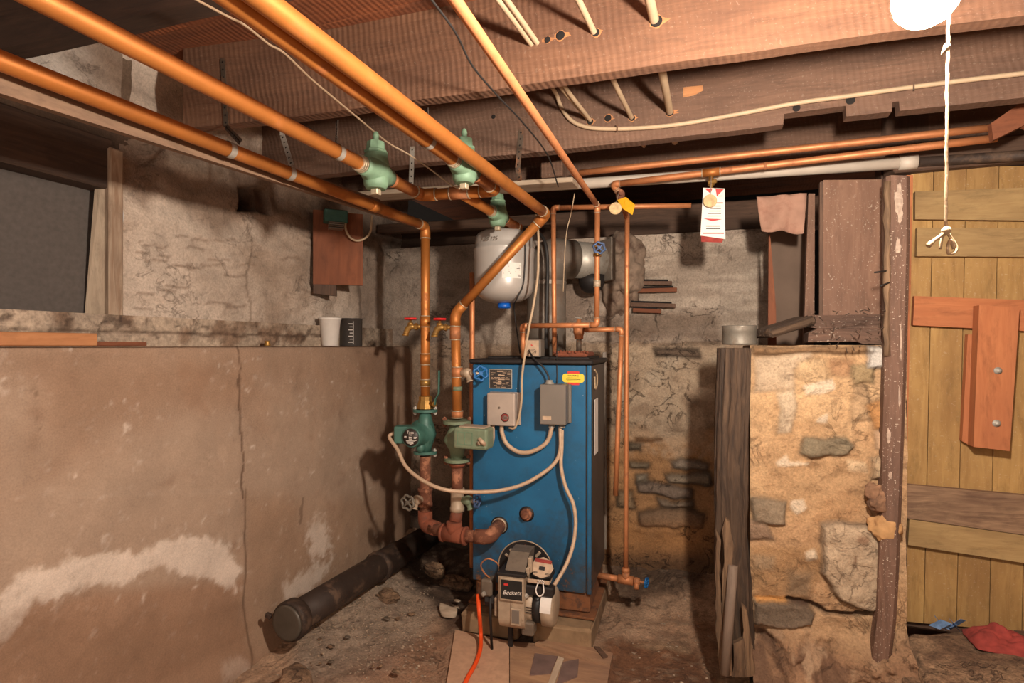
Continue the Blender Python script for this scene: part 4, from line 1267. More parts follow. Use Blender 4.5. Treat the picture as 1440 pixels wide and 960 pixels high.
m = BMB(); m.box((c.x - 0.022, -0.2638, c.z + 0.020), (0.018, 0.0006, 0.008)); m.build('red_mark', 'redink', bgf)
c, s_ = lb_box(717.5, 857, 732, 879, 0.25, 0.258)
wn = BMB().box(c, s_, None, 0.003).build('air_shutter', 'putty', bn)
BMB().box(c + Vector((0, -0.004, 0.002)), (s_.x - 0.012, 0.003, s_.z - 0.016), None, 0.001).build('shutter_grille', 'boxdark', wn)
m = BMB(); m.box((hx0 + 0.052, -0.251, (hz0 + hz1) / 2 - 0.03), (0.003, 0.004, 0.10)); m.build('housing_rib', 'burnergrey', bn)
# igniter transformer
c, s_ = lb_box(711, 776.5, 738.5, 806, 0.09, 0.22)
s_.z = 0.062
c.z = hz1 + 0.0135 + s_.z / 2
m = BMB()
m.prism([(c.x - s_.x / 2, -0.225, c.z - s_.z / 2), (c.x - s_.x / 2 + 0.006, -0.175, c.z + s_.z / 2), (c.x - s_.x / 2 + 0.006, -0.095, c.z + s_.z / 2), (c.x - s_.x / 2, -0.09, c.z - s_.z / 2)], (s_.x, 0, 0))
tr = m.build('ignition_transformer', 'burnergrey', bn)
m = BMB(); m.box((c.x + s_.x / 2 + 0.014, -0.19, c.z - 0.01), (0.016, 0.03, 0.06), None, 0.003); m.box((c.x + s_.x / 2 + 0.010, -0.21, c.z - 0.03), (0.014, 0.03, 0.03), None, 0.003); m.build('terminal_block', 'putty', tr)
# round primary control with white top label
g = BLp(762, 806, 0.17)
m = BMB()
tilt = Vector((0.12, -0.62, 0.78)).normalized()
gc_ = Vector((g.x, -0.165, g.z + 0.02))
m.lathe([(0.038, -0.045), (0.050, -0.030), (0.050, -0.002), (0.046, 0.002)], gc_, tilt, 8, False)
pcn = m.build('primary_control', 'blackplastic', bn)
m = BMB()
m.lathe([(0.046, 0.0022), (0.046, 0.0035), (0.0, 0.0035)], gc_, tilt, 8, False)
m.build('control_face', 'conduit', pcn)
e1 = Vector((1, 0, 0)) - tilt * tilt.x; e1.normalize(); e2 = tilt.cross(e1)
def onface(a, b, h=0.0042): return gc_ + e1 * a + e2 * b + tilt * h
def facebox(a0, b0, a1, b1, h): return [onface(a0, b0, h), onface(a1, b0, h), onface(a1, b1, h), onface(a0, b1, h)]
m = BMB(); m.prism(facebox(-0.034, 0.020, 0.034, 0.036, 0.0046), -tilt * 0.001); m.build('red_band', 'redcloth', pcn)
m = BMB(); m.prism(facebox(-0.012, -0.012, 0.012, 0.004, 0.0046), -tilt * 0.001)
for k in range(4): m.prism(facebox(-0.034 + 0.05 * (k % 2), -0.024 - 0.004 * (k // 2), -0.014 + 0.05 * (k % 2), -0.022 - 0.004 * (k // 2), 0.0045), -tilt * 0.001)
m.build('control_print', 'ink', pcn)
m = BMB(); m.box((g.x - 0.002, -0.20, g.z - 0.052), (0.12, 0.05, 0.04), None, 0.006)
m.build('wiring_box', 'soot', bn)
m = BMB(); p_ = BLp(757, 818, 0.235)
m.box((p_.x, -0.232, p_.z), (0.088, 0.006, 0.014), None, 0.001)
m.build('terminal_strip', 'conduit', bn)
m = BMB(); q = BLp(761, 824, 0.24)
m.tube(smoothpath([(q.x - 0.012, -0.236, q.z + 0.012), (q.x - 0.020, -0.245, q.z - 0.016), (q.x - 0.006, -0.25, q.z - 0.036), (q.x + 0.012, -0.248, q.z - 0.020), (q.x + 0.006, -0.236, q.z + 0.014)], 6), 0.0025, 8)
for k in range(3):
    m.tube(smoothpath([(q.x - 0.01 + 0.008 * k, -0.236, q.z + 0.014), (q.x - 0.012 + 0.009 * k, -0.245, q.z + 0.026), (q.x - 0.006 + 0.009 * k, -0.236, q.z + 0.012)], 5), 0.002, 6)
m.build('jumper_wire', 'white', bn)
# motor
a0, a1 = BLp(737, 858, 0.16), BLp(787, 858, 0.16)
mz = BLp(760, 856, 0.20).z
ml = a1.x - a0.x
m = BMB(); m.lathe([(0.060, 0.0), (0.066, 0.006), (0.066, ml * 0.38)], (a0.x + 0.006, -0.16, mz), (1, 0, 0), 28)
mo = m.build('motor', 'putty', bn)
m = BMB(); m.lathe([(0.070, ml * 0.30), (0.070, ml * 0.52)], (a0.x + 0.006, -0.16, mz), (1, 0, 0), 28); m.build('motor_band', 'blackplastic', mo)
m = BMB(); m.lathe([(0.066, ml * 0.52), (0.078, ml * 0.55), (0.078, ml * 0.80), (0.070, ml * 0.86), (0.056, ml * 0.88), (0.0, ml * 0.88)], (a0.x + 0.006, -0.16, mz), (1, 0, 0), 28); m.build('end_bell', 'putty', mo)
m = BMB()
xx = a0.x + 0.006 + ml * 0.68
pts = []
for i in range(7):
    a = math.radians(128 + 50 * i / 6)
    pts.append((-0.16 + 0.0788 * math.cos(a), mz + 0.0788 * math.sin(a)))
for (y0, z0), (y1, z1) in zip(pts[:-1], pts[1:]):
    m.add([(xx - 0.022, y0, z0), (xx + 0.022, y0, z0), (xx + 0.022, y1, z1), (xx - 0.022, y1, z1)], [(0, 1, 2, 3)])
m.build('motor_label', 'white', mo)
m = BMB()
for k in range(3): m.box((a0.x + 0.012 + ml * 0.19, -0.228, mz + 0.012 - 0.010 * k), (ml * 0.22, 0.004, 0.003))
m.build('motor_vent', 'soot', mo)
m = BMB(); m.box((a0.x + ml * 0.22, -0.20, mz - 0.075), (ml * 0.34, 0.06, 0.055), None, 0.006); m.build('motor_bracket', 'burnergrey', mo)
m = BMB(); m.sphere((a0.x + 0.012, -0.218, mz + 0.055), 0.022, (1.2, 1, 0.8)); m.build('reset_cap', 'galvbright', mo)
# fuel unit on the other side
p0 = BLp(692, 842, 0.17)
m = BMB(); m.lathe([(0.034, 0), (0.038, -0.01), (0.038, -0.045), (0.030, -0.05), (0.030, -0.075), (0.0, -0.075)], (hx0 - 0.002, -0.17, p0.z), (1, 0, 0), 8, False)
fu = m.build('fuel_pump', 'soot', bn)
m = BMB(); m.box((hx0 - 0.070, -0.175, p0.z + 0.055), (0.05, 0.06, 0.07), None, 0.008); m.build('pump_cover', 'burnergrey', fu)
m = BMB(); m.lathe([(0.010, 0), (0.010, 0.012), (0.004, 0.014)], (hx0 - 0.075, -0.205, p0.z + 0.035), (-0.3, -1, 0), 6, False); m.build('bleed_nut', 'galvbright', fu)
m = BMB(); m.box((hx0 - 0.020, -0.20, p0.z - 0.005), (0.014, 0.05, 0.075), None, 0.003); m.build('pump_flange', 'putty', fu)
m = BMB()
q = BLp(686, 800, 0.20)
m.tube(smoothpath([(hx0 - 0.06, -0.18, p0.z + 0.09), (q.x - 0.02, -0.19, q.z - 0.02), (q.x - 0.030, -0.2, q.z + 0.015), (q.x - 0.002, -0.2, q.z + 0.042), (q.x + 0.03, -0.19, q.z + 0.03), (q.x + 0.042, -0.18, q.z + 0.01)], 8), 0.003, 8)
m.build('oil_tube', 'copper_dull', bn)
m = BMB(); m.tube([(hx0 - 0.052, -0.2, p0.z + 0.02), (hx0 - 0.05, -0.205, p0.z - 0.06), (hx0 - 0.045, -0.2, 0.012)], 0.006, 8); m.build('drip_tube', 'soot', bn)
m = BMB(); m.box((hx0 + 0.02, -0.15, 0.06), (0.02, 0.02, 0.10), None, 0.004); m.build('burner_foot', 'soot', bn)

# ---- orange hose and boards in front
hp = [P(671, 838, k=2.36), P(674, 862, z=0.10), P(676, 890, z=0.06), P(675.5, 912, z=0.035), P(669, 932, z=0.03), P(659, 950, z=0.03), P(648, 972, z=0.03), P(630, 1000, z=0.03)]
hp[0] = BP(672, 836, 0.17); hp[1] = BP(674, 862, 0.22)
cable('orange_hose', 'bright orange fuel hose leading from burner across pale board', 'hose', hp, 0.0085, 'orangehose', None, 12, 8)
def flat_slab(name, label, cat, poly, z0, th, mat, ax='x', group=None):
    return tag(MB().prism([P(u, v, z=z0 + th) for u, v in poly], (0, 0, -th), ax).build(name, mat), label, cat, group)
palep = M['palepaver'] = plain('pale_paver', rgb(190, 150, 120), 0.95, 0, 0.15, 40, 0.3, rgb(110, 80, 60), 0.62)
flat_slab('stepping_board', 'pale flat board on the floor under the orange hose', 'board', [(640, 885), (716, 901), (716, 985), (624, 985)], 0.0, 0.014, palep, 'x', 'boards laid before the boiler')
flat_slab('split_plank', 'long split plank at the back of the boards laid before the boiler', 'board', [(770, 893), (862, 918), (858, 934), (752, 904)], 0.004, 0.02, 'slate', 'x', 'boards laid before the boiler')
flat_slab('split_plank', 'cracked grey-brown board with a lath strip across it', 'board', [(717, 902), (752, 904), (858, 935), (850, 985), (717, 985)], 0.0, 0.012, 'slate', 'x', 'boards laid before the boiler')
flat_slab('lath_strip', 'narrow pale lath lying across the cracked board', 'lath', [(785, 922), (793, 925), (776, 970), (767, 970)], 0.012, 0.006, 'board_white', 'y')
flat_slab('slate_shard', 'left dark purple slate shard on the cracked board', 'slate', [(752, 918), (784, 922), (774, 946), (745, 948)], 0.012, 0.005, M.setdefault('slatem', plain('purple_slate', rgb(116, 92, 84), 0.9, 0, 0.25, 20, 0.2)), 'x', 'slate shards')
flat_slab('slate_shard', 'right dark purple slate shard beside the lath strip', 'slate', [(792, 930), (814, 926), (812, 950), (782, 962)], 0.012, 0.005, M['slatem'], 'x', 'slate shards')
flat_slab('wood_chip', 'small dark wood chip at the far right end of the split plank', 'chip', [(835, 908), (843, 909), (855, 922), (848, 924)], 0.022, 0.008, 'darkwood')
# ================================================================== PLUMBING
ZP = 1.80
RP = 0.0205
def zat(u, v, t): return EYE + t * (HOR - v) / F
AX = P(598, 318, z=ZP)                    # corner of the leftmost pipe
A0 = P(0, 85, z=ZP); A0 = AX + (A0 - AX) * 1.75
TA = (AX - Vector((0, 0, EYE))).dot(Vector((-SN, CS, 0)))
def ZA(v): return EYE + TA * (HOR - v) / F
pa = pipe_run('heating_pipe', 'leftmost copper pipe, running from upper left and dropping to the teal pump', [A0, AX, (AX.x, AX.y, ZA(556))], RP, 'copper', group='thick copper heating pipes')
for v in (452, 505):
    coupling(pa, (AX.x, AX.y, ZA(v)), (0, 0, 1), RP * 1.12, 0.05, 'copper')
coupling(pa, A0.lerp(AX, 0.86), AX - A0, RP * 1.10, 0.05, 'copper', ring=False)
coupling(pa, (AX.x, AX.y, ZA(538)), (0, 0, 1), RP * 1.14, 0.03, 'brass', 'adapter')
# isolation valve between pipe and pump
iv = thing('ball_valve', 'brass isolation valve with teal lever above the round pump', 'valve', (AX.x, AX.y, ZA(574)))
MB().lathe([(0.022, ZA(556)), (0.030, ZA(557)), (0.030, ZA(562)), (0.036, ZA(568)), (0.040, ZA(574))], (AX.x, AX.y, 0), (0, 0, 1), 10, False).build('valve_body', 'brass', iv)
MB().lathe([(0.010, 0.03), (0.010, 0.055), (0.013, 0.056), (0.013, 0.062)], (AX.x, AX.y, ZA(567)), Vector((1, -0.3, 0)), 12).build('stem', 'brass', iv)
lv = [Vector((AX.x + 0.060, AX.y - 0.018, ZA(568))), Vector((AX.x + 0.062, AX.y - 0.018, ZA(560))), Vector((AX.x + 0.080, AX.y - 0.02, ZA(552))), Vector((AX.x + 0.082, AX.y - 0.02, ZA(520)))]
m = MB()
for a, b in zip(lv[:-1], lv[1:]): m.bar(a, b, 0.012, 0.005, (1, 0, 0), 0.001)
m.build('lever', 'teal', iv)

def flange(root, c, r, th, mat, bolts=2, n=20, ax=(0, 0, 1), boltmat='galvbright', bolt_dir=(1, 0, 0), lobes=True):
    m = MB()
    ax = Vector(ax).normalized()
    a1 = Vector(bolt_dir).normalized(); a2 = ax.cross(a1)
    poly = []
    for i in range(32):
        a = 2 * PI * i / 32
        rr = r * (0.80 + 0.28 * abs(math.cos(a)) ** 3) if lobes else r
        poly.append(Vector(c) + a1 * math.cos(a) * rr + a2 * math.sin(a) * rr - ax * th / 2)
    m.prism(poly, ax * th)
    f = m.build('flange', mat, root)
    for sg in (-1, 1):
        b = MB()
        p = Vector(c) + a1 * sg * r * 0.88
        b.lathe([(0.006, -th * 1.6), (0.006, th * 1.6)], p, ax, 6, False)
        b.lathe([(0.0095, th * 0.55), (0.0095, th * 1.3)], p, ax, 6, False)
        b.lathe([(0.0095, -th * 1.3), (0.0095, -th * 0.55)], p, ax, 6, False)
        b.build('flange_bolt', boltmat, f)
    return f
# --- round teal pump
TOC = Vector((SN, -CS, 0))                 # roughly towards the camera
pu = thing('circulator_pump', 'teal round-faced circulator pump under the leftmost pipe', 'pump', (AX.x, AX.y, ZA(640)), 0, 'circulator pumps')
flange(pu, (AX.x, AX.y, ZA(577)), 0.052, 0.012, 'teal', bolt_dir=(CS, SN, 0))
flange(pu, (AX.x, AX.y, ZA(636)), 0.050, 0.012, 'teal', bolt_dir=(CS, SN, 0))
m = MB()
zc = ZA(609)
m.tube([(AX.x, AX.y, ZA(579)), (AX.x, AX.y, ZA(590)), (AX.x, AX.y, ZA(609)), (AX.x, AX.y, ZA(626)), (AX.x, AX.y, ZA(634))], [0.024, 0.032, 0.052, 0.032, 0.026], 20)
m.build('volute', 'teal', pu)
mc = Vector((AX.x - 0.012, AX.y, ZA(609)))
fd = Vector((0.03, -0.95, -0.02)).normalized()
m = MB()
m.lathe([(0.058, 0.0), (0.064, 0.008), (0.064, 0.020), (0.052, 0.026), (0.047, 0.075), (0.046, 0.108), (0.043, 0.114)], mc, fd, 28)
mh = m.build('motor_housing', 'teal', pu)
fc_ = mc + fd * 0.1145
dd = MB().lathe([(0.039, 0.0), (0.039, 0.0018), (0.0, 0.0018)], fc_, fd, 32).build('name_disc', 'plate', mh)
ex_ = Vector((0, 0, 1)).cross(fd).normalized(); ey_ = fd.cross(ex_)
text_obj('lettering', 'Taco', fc_ + fd * 0.002 + ey_ * 0.022, ex_, ey_, 0.017, 'white', dd)
m = MB()
def dq(a0, b0, a1, b1):
    b = fc_ + fd * 0.0024
    m.prism([b + ex_ * a0 + ey_ * b0, b + ex_ * a1 + ey_ * b0, b + ex_ * a1 + ey_ * b1, b + ex_ * a0 + ey_ * b1], -fd * 0.0005)
dq(-0.008, 0.009, 0.008, 0.013)
for (x, y, w_) in ((-0.008, 0.0, 0.014), (-0.008, -0.008, 0.016), (-0.031, 0.002, 0.012), (-0.031, -0.003, 0.013), (0.016, 0.001, 0.016), (0.016, -0.004, 0.012), (-0.022, -0.016, 0.042), (-0.02, -0.021, 0.034), (-0.014, -0.027, 0.028), (0.022, -0.013, 0.007), (-0.004, -0.032, 0.010)):
    dq(x, y, x + w_, y + 0.0028)
m.build('printing', 'white', dd)
m = MB()
jx = mc + fd * 0.050 - Vector((CS, SN, 0)) * 0.062 + Vector((0, 0, 0.004))
m.bar(jx - Vector((CS, SN, 0)) * 0.040, jx + Vector((CS, SN, 0)) * 0.040, 0.07, 0.078, (0, 0, 1), 0.008, 2)
jb = m.build('terminal_box', 'teal', pu)
# bottom nut boss
MB().sphere((AX.x - 0.004, AX.y - 0.035, ZA(627)), 0.022, (1, 1, 1.2)).build('drain_boss', 'teal', pu)

# --- iron pipe below the pumps
TB_U = 643
Bx = P(640, 441, y=2.262)                  # upper corner of the second riser
Bv = P(642, 590, y=2.262)
TB = 2.5
def ZBv(v): return EYE + (Bx - Vector((0, 0, EYE))).dot(Vector((-SN, CS, 0))) * (HOR - v) / F
XB = P(643, 640, y=2.262).x
YB = 2.262
inl = BMX @ Vector((ic.x, -0.008, ic.z))
hz = ZA(737)
ir = thing('iron_header', 'rusty iron return header joining both risers to the boiler', 'pipe', (AX.x, AX.y, hz))
def seg(root, a, b, r, mat, name='pipe'):
    return MB().tube([a, Vector(a).lerp(Vector(b), 0.5), b], r, 16).build(name, mat, root)
A_ = Vector((AX.x, AX.y, 0)); Bq = Vector((XB, YB, 0))
seg(ir, (AX.x, AX.y, ZA(641)), (AX.x, AX.y, hz + 0.04), 0.0245, 'rustpipe')
MB().lathe([(0.034, ZA(686)), (0.034, ZA(690)), (0.030, ZA(691)), (0.030, ZA(706)), (0.034, ZA(707)), (0.034, ZA(711))], (AX.x, AX.y, 0), (0, 0, 1), 16).build('tee', 'rustpipe', ir)
hb = hz - 0.004
corner = [Vector((AX.x, AX.y, hz + 0.062)), Vector((AX.x, AX.y, hb)), Vector((AX.x, AX.y, hb)).lerp(Vector((XB, YB - 0.03, hb)), 0.42)]
MB().tube(fillet(corner, 0.055, 8), 0.033, 16).build('elbow', 'rustred', ir)
tee = Vector((XB, YB - 0.03, hb))
seg(ir, corner[-1] - Vector((0.03, 0, 0)), tee, 0.0255, 'rustpipe')
m = MB(); m.tube([tee - Vector((0.055, -0.004, 0)), tee + Vector((0.055, -0.004, 0))], 0.035, 16); m.tube([tee, tee + Vector((0, 0, 0.055))], 0.034, 16)
t_ = m.build('tee', 'rustred', ir)
for q in (-0.055, 0.055): MB().tube([tee + Vector((q - 0.006, -q * 0.07, 0)), tee + Vector((q + 0.006, -q * 0.07, 0))], 0.039, 16).build('tee_collar', 'rustred', t_)
el = Vector((inl.x - 0.03, inl.y - 0.105, hb + 0.002))
run = [tee + Vector((0.05, -0.004, 0)), Vector((inl.x - 0.005, inl.y - 0.10, hb + 0.004)), Vector((inl.x, inl.y + 0.004, ic.z))]
seg(ir, run[0], run[0].lerp(run[1], 0.75), 0.0255, 'rustpipe')
MB().tube(fillet([run[0].lerp(run[1], 0.45), run[1], run[2]], 0.075, 9), 0.031, 16).build('elbow', 'rustpipe', ir)
seg(ir, (XB, YB - 0.02, hb + 0.05), (XB, YB - 0.004, ZBv(718)), 0.0265, 'rustred')
MB().lathe([(0.032, ZBv(718)), (0.032, ZBv(712)), (0.029, ZBv(711)), (0.029, ZBv(694)), (0.032, ZBv(692)), (0.032, ZBv(686))][::-1], (XB, YB, 0), (0, 0, 1), 16).build('tee', 'putty', ir)
seg(ir, (XB, YB, ZBv(690)), (XB, YB, ZBv(655)), 0.0245, 'rustpipe')
MB().lathe([(0.030, ZBv(656)), (0.036, ZBv(653)), (0.040, ZBv(650))], (XB, YB, 0), (0, 0, 1), 16).build('flange_neck', 'rustred', ir)

# --- second pump
p2 = thing('circulator_pump', 'sage green box-bodied circulator pump at the boiler\'s left edge', 'pump', (XB, YB, ZBv(652)), 0, 'circulator pumps')
flange(p2, (XB, YB, ZBv(593)), 0.062, 0.014, 'sage', bolt_dir=(CS, SN, 0), boltmat='rustpipe', lobes=False)
flange(p2, (XB, YB, ZBv(646)), 0.056, 0.013, 'sage', bolt_dir=(CS, SN, 0), boltmat='rustpipe', lobes=False)
m = MB()
m.tube([(XB, YB, ZBv(595)), (XB, YB, ZBv(603)), (XB - 0.006, YB, ZBv(618)), (XB, YB, ZBv(632)), (XB, YB, ZBv(644))], [0.028, 0.036, 0.056, 0.034, 0.028], 20)
m.build('volute', 'sage', p2)
q0, q1 = P(637, 630, y=YB - 0.115), P(684, 603, y=YB - 0.115)
m = MB()
m.bar((q0.x, YB - 0.075, (q0.z + q1.z) / 2), (q1.x, YB - 0.071, (q0.z + q1.z) / 2 - 0.002), 0.085, q1.z - q0.z, (0, 0, 1), 0.010, 2)
bx = m.build('motor_box', 'sage', p2)
m = MB(); m.bar((q0.x + 0.02, YB - 0.07, q1.z + 0.001), (q1.x - 0.015, YB - 0.066, q1.z - 0.001), 0.075, 0.008, (0, 0, 1), 0.003); m.build('dusty_lid', 'adobe_g' if 'adobe_g' in M else 'putty', bx)
m = MB()
xa, xb_ = q0.x + 0.020, q0.x + 0.088
za, zb_ = q0.z + 0.018, q1.z - 0.020
yf = YB - 0.1185
for (x0_, z0_, x1_, z1_) in ((xa, za, xb_, za + 0.002), (xa, zb_, xb_, zb_ + 0.002), (xa, za, xa + 0.002, zb_), (xb_, za, xb_ + 0.002, zb_ + 0.002), ((xa + xb_) / 2, za, (xa + xb_) / 2 + 0.0015, zb_)):
    m.prism([(x0_, yf + SKEW * 0.0, z0_), (x1_, yf, z0_), (x1_, yf, z1_), (x0_, yf, z1_)], (0, 0.002, 0))
m.build('label_lines', 'valvegreen', bx)
MB().lathe([(0.004, 0), (0.009, 0.001), (0.009, 0.008), (0.0, 0.010)], (q1.x - 0.03, YB - 0.117, q0.z + 0.03), (0, -1, 0), 10).build('cover_screw', 'putty', bx)

# --- copper B riser + D run
D0 = P(370, 0, z=ZP); DX = P(768, 301, z=ZP); D0 = DX + (D0 - DX) * 1.45
pd = pipe_run('heating_pipe', 'right of the paired thick copper pipes, bending into a long diagonal riser', [D0, DX, (Bx.x, Bx.y, Bx.z), (XB, YB, ZBv(588))], RP, 'copper', group='thick copper heating pipes')
coupling(pd, (Bx.x, YB, ZBv(468)), (0, 0, 1), RP * 1.14, 0.06, 'copper_dull')
coupling(pd, (XB, YB, ZBv(523)), (0, 0, 1), RP * 1.2, 0.045, 'copper_dull', 'tee')
coupling(pd, (XB, YB, ZBv(546)), (0, 0, 1), RP * 1.08, 0.018, 'sage', 'reducer', False)
coupling(pd, (XB, YB, ZBv(582)), (0, 0, 1), RP * 1.25, 0.03, 'copper_dull', 'adapter')

# --- hose bibs
def hose_bib(name, label, c, pipe_r):
    """c: point on the pipe's axis; spout looks left"""
    r = thing(name, label, 'tap', c + Vector((-0.06, 0, -0.03)), 0, 'hose taps with red handles')
    L = Vector((-CS, -SN * 0.6, 0)).normalized()
    MB().lathe([(0.010, pipe_r * 0.9), (0.010, 0.042)], c, L, 12).build('nipple', 'brass', r)
    MB().lathe([(0.015, 0.036), (0.017, 0.037), (0.017, 0.048), (0.015, 0.049)], c, L, 6, False).build('hex_nut', 'brass', r)
    b = c + L * 0.070
    m = MB()
    m.tube([c + L * 0.048, c + L * 0.062, b, b + L * 0.012 + Vector((0, 0, -0.010)), b + L * 0.020 + Vector((0, 0, -0.028)), b + L * 0.024 + Vector((0, 0, -0.040))], [0.012, 0.014, 0.015, 0.014, 0.013, 0.013], 14)
    m.lathe([(0.0155, 0), (0.0155, 0.008)], b + L * 0.0235 + Vector((0, 0, -0.042)), (0, 0, 1), 14)
    m.build('tap_body', 'brass', r)
    MB().lathe([(0.013, 0.006), (0.013, 0.018), (0.006, 0.020), (0.006, 0.034)], b, (0.0, 0, 1), 10).build('stem', 'brass', r)
    h = b + Vector((0, 0, 0.036))
    m = MB()
    m.torus(h, (0, 0, 1), 0.024, 0.005, 28, 8)
    for a in range(4):
        d = Vector((math.cos(a * PI / 2 + .4), math.sin(a * PI / 2 + .4), 0))
        m.tube([h, h + d * 0.024], 0.004, 8)
    m.lathe([(0.008, -0.005), (0.008, 0.005)], h, (0, 0, 1), 12)
    for a in range(6):
        d = Vector((math.cos(a * PI / 3), math.sin(a * PI / 3), 0))
        m.sphere(h + d * 0.026, 0.0065, (1, 1, 0.9), 1)
    m.build('handle', 'red', r)
hose_bib('hose_tap', 'left brass tap with red handle on the leftmost riser', Vector((AX.x, AX.y, ZA(459))), RP)
hose_bib('hose_tap', 'right brass tap with red handle on the riser below the diagonal pipe', Vector((Bx.x, YB, ZBv(460))), RP)

# --- drain valves with wheel handles
def wheel(root, c, ax, R, mat, lobes=6):
    m = MB()
    ax = Vector(ax).normalized(); a1 = ax.orthogonal().normalized(); a2 = ax.cross(a1)
    n = 48
    path = [c + (a1 * math.cos(2 * PI * i / n) + a2 * math.sin(2 * PI * i / n)) * R * (1 + 0.10 * math.cos(lobes * 2 * PI * i / n)) for i in range(n + 1)]
    m.tube(path, R * 0.20, 8, False)
    for i in range(lobes // 2 + 1):
        a = 2 * PI * i / (lobes // 2 + 1)
        m.tube([c, c + (a1 * math.cos(a) + a2 * math.sin(a)) * R], R * 0.15, 6)
    m.lathe([(R * 0.3, -R * 0.2), (R * 0.3, R * 0.2)], c, ax, 12)
    return m.build('handwheel', mat, root)
def drain_valve(label, c, L, ln, R, wm, bm_, wax=None):
    r = thing('drain_valve', label, 'valve', c + L * 0.05 + Vector((0, 0, -0.03)), 0, 'drain valves with wheel handles')
    m = MB()
    m.lathe([(0.014, 0.022), (0.017, 0.024), (0.017, 0.036), (0.021, 0.040), (0.023, 0.052), (0.019, 0.064), (0.014, 0.066)], c, L, 12)
    m.build('valve_body', bm_, r)
    m = MB(); m.lathe([(0.013, 0.0), (0.013, 0.028), (0.016, 0.029), (0.016, 0.034)], c + L * 0.052 + Vector((0, 0, -0.006)), Vector((L.x * 0.4, L.y * 0.4, -1)), 12); m.build('outlet', bm_, r)
    m = MB(); m.lathe([(0.011, 0.066), (0.011, 0.078), (0.006, 0.080), (0.006, ln)], c, L, 12); m.build('stem', 'putty', r)
    wheel(r, c + L * (ln + 0.003), wax or L, R, wm)
RTd = Vector((CS, SN, 0))
drain_valve('bright blue wheel valve by the rating plate', Vector((XB, YB, ZBv(524))), (RTd * 0.93 + TOC * 0.40).normalized(), 0.112, 0.029, 'bluehandle', 'putty', (RTd * 0.35 + TOC).normalized())
drain_valve('dark blue wheel valve low on the second riser', Vector((XB, YB, ZBv(702))), (RTd * 0.97 + TOC * 0.28).normalized(), 0.090, 0.026, 'bluedark', 'sage', (RTd * 0.9 + TOC * 0.5).normalized())
drain_valve('grey wheel valve low on the leftmost riser', Vector((AX.x, AX.y, ZA(700))), (-RTd * 0.65 + TOC * 0.75).normalized(), 0.098, 0.030, 'greyhandle', 'putty', (-RTd * 0.4 + TOC).normalized())

# --- overhead pipes B, C and the zone valves
yc = P(697, 268, z=ZP).y
B0 = P(60, 0, z=ZP); BXp = P(598, 277, z=ZP); B0 = BXp + (B0 - BXp) * 1.4
C0 = P(330, 0, z=ZP); CX = P(697, 267, z=ZP); C0 = CX + (C0 - CX) * 1.5
BXp = Vector((BXp.x, CX.y - 0.03, ZP))
pb = pipe_run('heating_pipe', 'second copper pipe from the left, ending in a cross run over the tank', [B0, BXp, (CX.x - 0.06, CX.y, ZP)], RP, 'copper', group='thick copper heating pipes')
pcx = pipe_run('heating_pipe', 'left of the two thick copper pipes side by side, bright orange near the bulb', [C0, CX, (CX.x - 0.058, CX.y, ZP)], RP, 'copper', group='thick copper heating pipes')
tx = -0.89
ty = CX.y - 0.012
coupling(pb, (tx, ty, ZP), (1, 0.1, 0), RP * 1.15, 0.07, 'copper_dull', 'tee')
TKX, TKY = -0.965, 2.47
V3 = P(708, 302, z=ZP)
pv = pipe_run('heating_pipe', 'short copper pipe with valve from the cross run to the grey tank', [(tx, ty + 0.022, ZP), (tx, TKY, ZP - 0.005), (TKX, TKY + 0.0, ZP - 0.005), (TKX, TKY, 1.722)], RP * 0.95, 'copper', group='thick copper heating pipes', bend=0.03)
def flow_valve(name, label, c, d, mat, s=1.0, prongs=True):
    r = thing(name, label, 'valve', c + Vector((0, 0, -0.07 * s)), 0, 'green flow control valves')
    d = Vector(d).normalized()
    m = MB()
    m.tube([c - d * 0.075 * s, c - d * 0.05 * s, c - d * 0.025 * s, c, c + d * 0.025 * s, c + d * 0.05 * s, c + d * 0.075 * s], [0.029 * s, 0.031 * s, 0.041 * s, 0.046 * s, 0.041 * s, 0.031 * s, 0.029 * s], 20)
    m.lathe([(0.043 * s, -0.004), (0.040 * s, 0.030 * s), (0.035 * s, 0.055 * s)], c, (0, 0, 1), 20)
    m.lathe([(0.042 * s, 0), (0.038 * s, -0.042 * s), (0.030 * s, -0.055 * s)], c, (0, 0, 1), 16)
    m.build('valve_body', mat, r)
    m = MB(); m.lathe([(0.034 * s, 0.0555 * s), (0.037 * s, 0.058 * s), (0.037 * s, 0.064 * s), (0.030 * s, 0.068 * s), (0.028 * s, 0.092 * s), (0.018 * s, 0.096 * s)], c, (0, 0, 1), 8, False)
    m.build('bonnet', 'valvegreen', r)
    m = MB(); m.lathe([(0.009 * s, 0.095 * s), (0.009 * s, 0.108 * s), (0.011 * s, 0.110 * s), (0.007 * s, 0.124 * s), (0.0, 0.128 * s)], c, (0, 0, 1), 12); m.build('stem_cap', 'valvegreen', r)
    m = MB(); m.box(c + Vector((0, 0, -0.064 * s)), (0.024 * s, 0.024 * s, 0.018 * s), None, 0.002); m.build('plug', 'solder', r)
    for k, sg in enumerate((-1, 1)):
        m = MB(); 
        for j in range(3): m.tube([c + d * sg * (0.076 + 0.008 * j) * s, c + d * sg * (0.081 + 0.008 * j) * s], (0.027 - 0.001 * j) * s, 16)
        m.build('union', 'solder' if sg < 0 else 'copper_dull', r)
vB = P(540, 240, z=ZP); vB = Vector((B0.lerp(BXp, (vB.y - B0.y) / (BXp.y - B0.y)).x, vB.y, ZP))
flow_valve('flow_valve', 'green flow valve on the second pipe from the left', vB, BXp - B0, 'valvegreen', 1.0)
vC = P(652, 235, z=ZP); vC = Vector((C0.lerp(CX, (vC.y - C0.y) / (CX.y - C0.y)).x, vC.y, ZP))
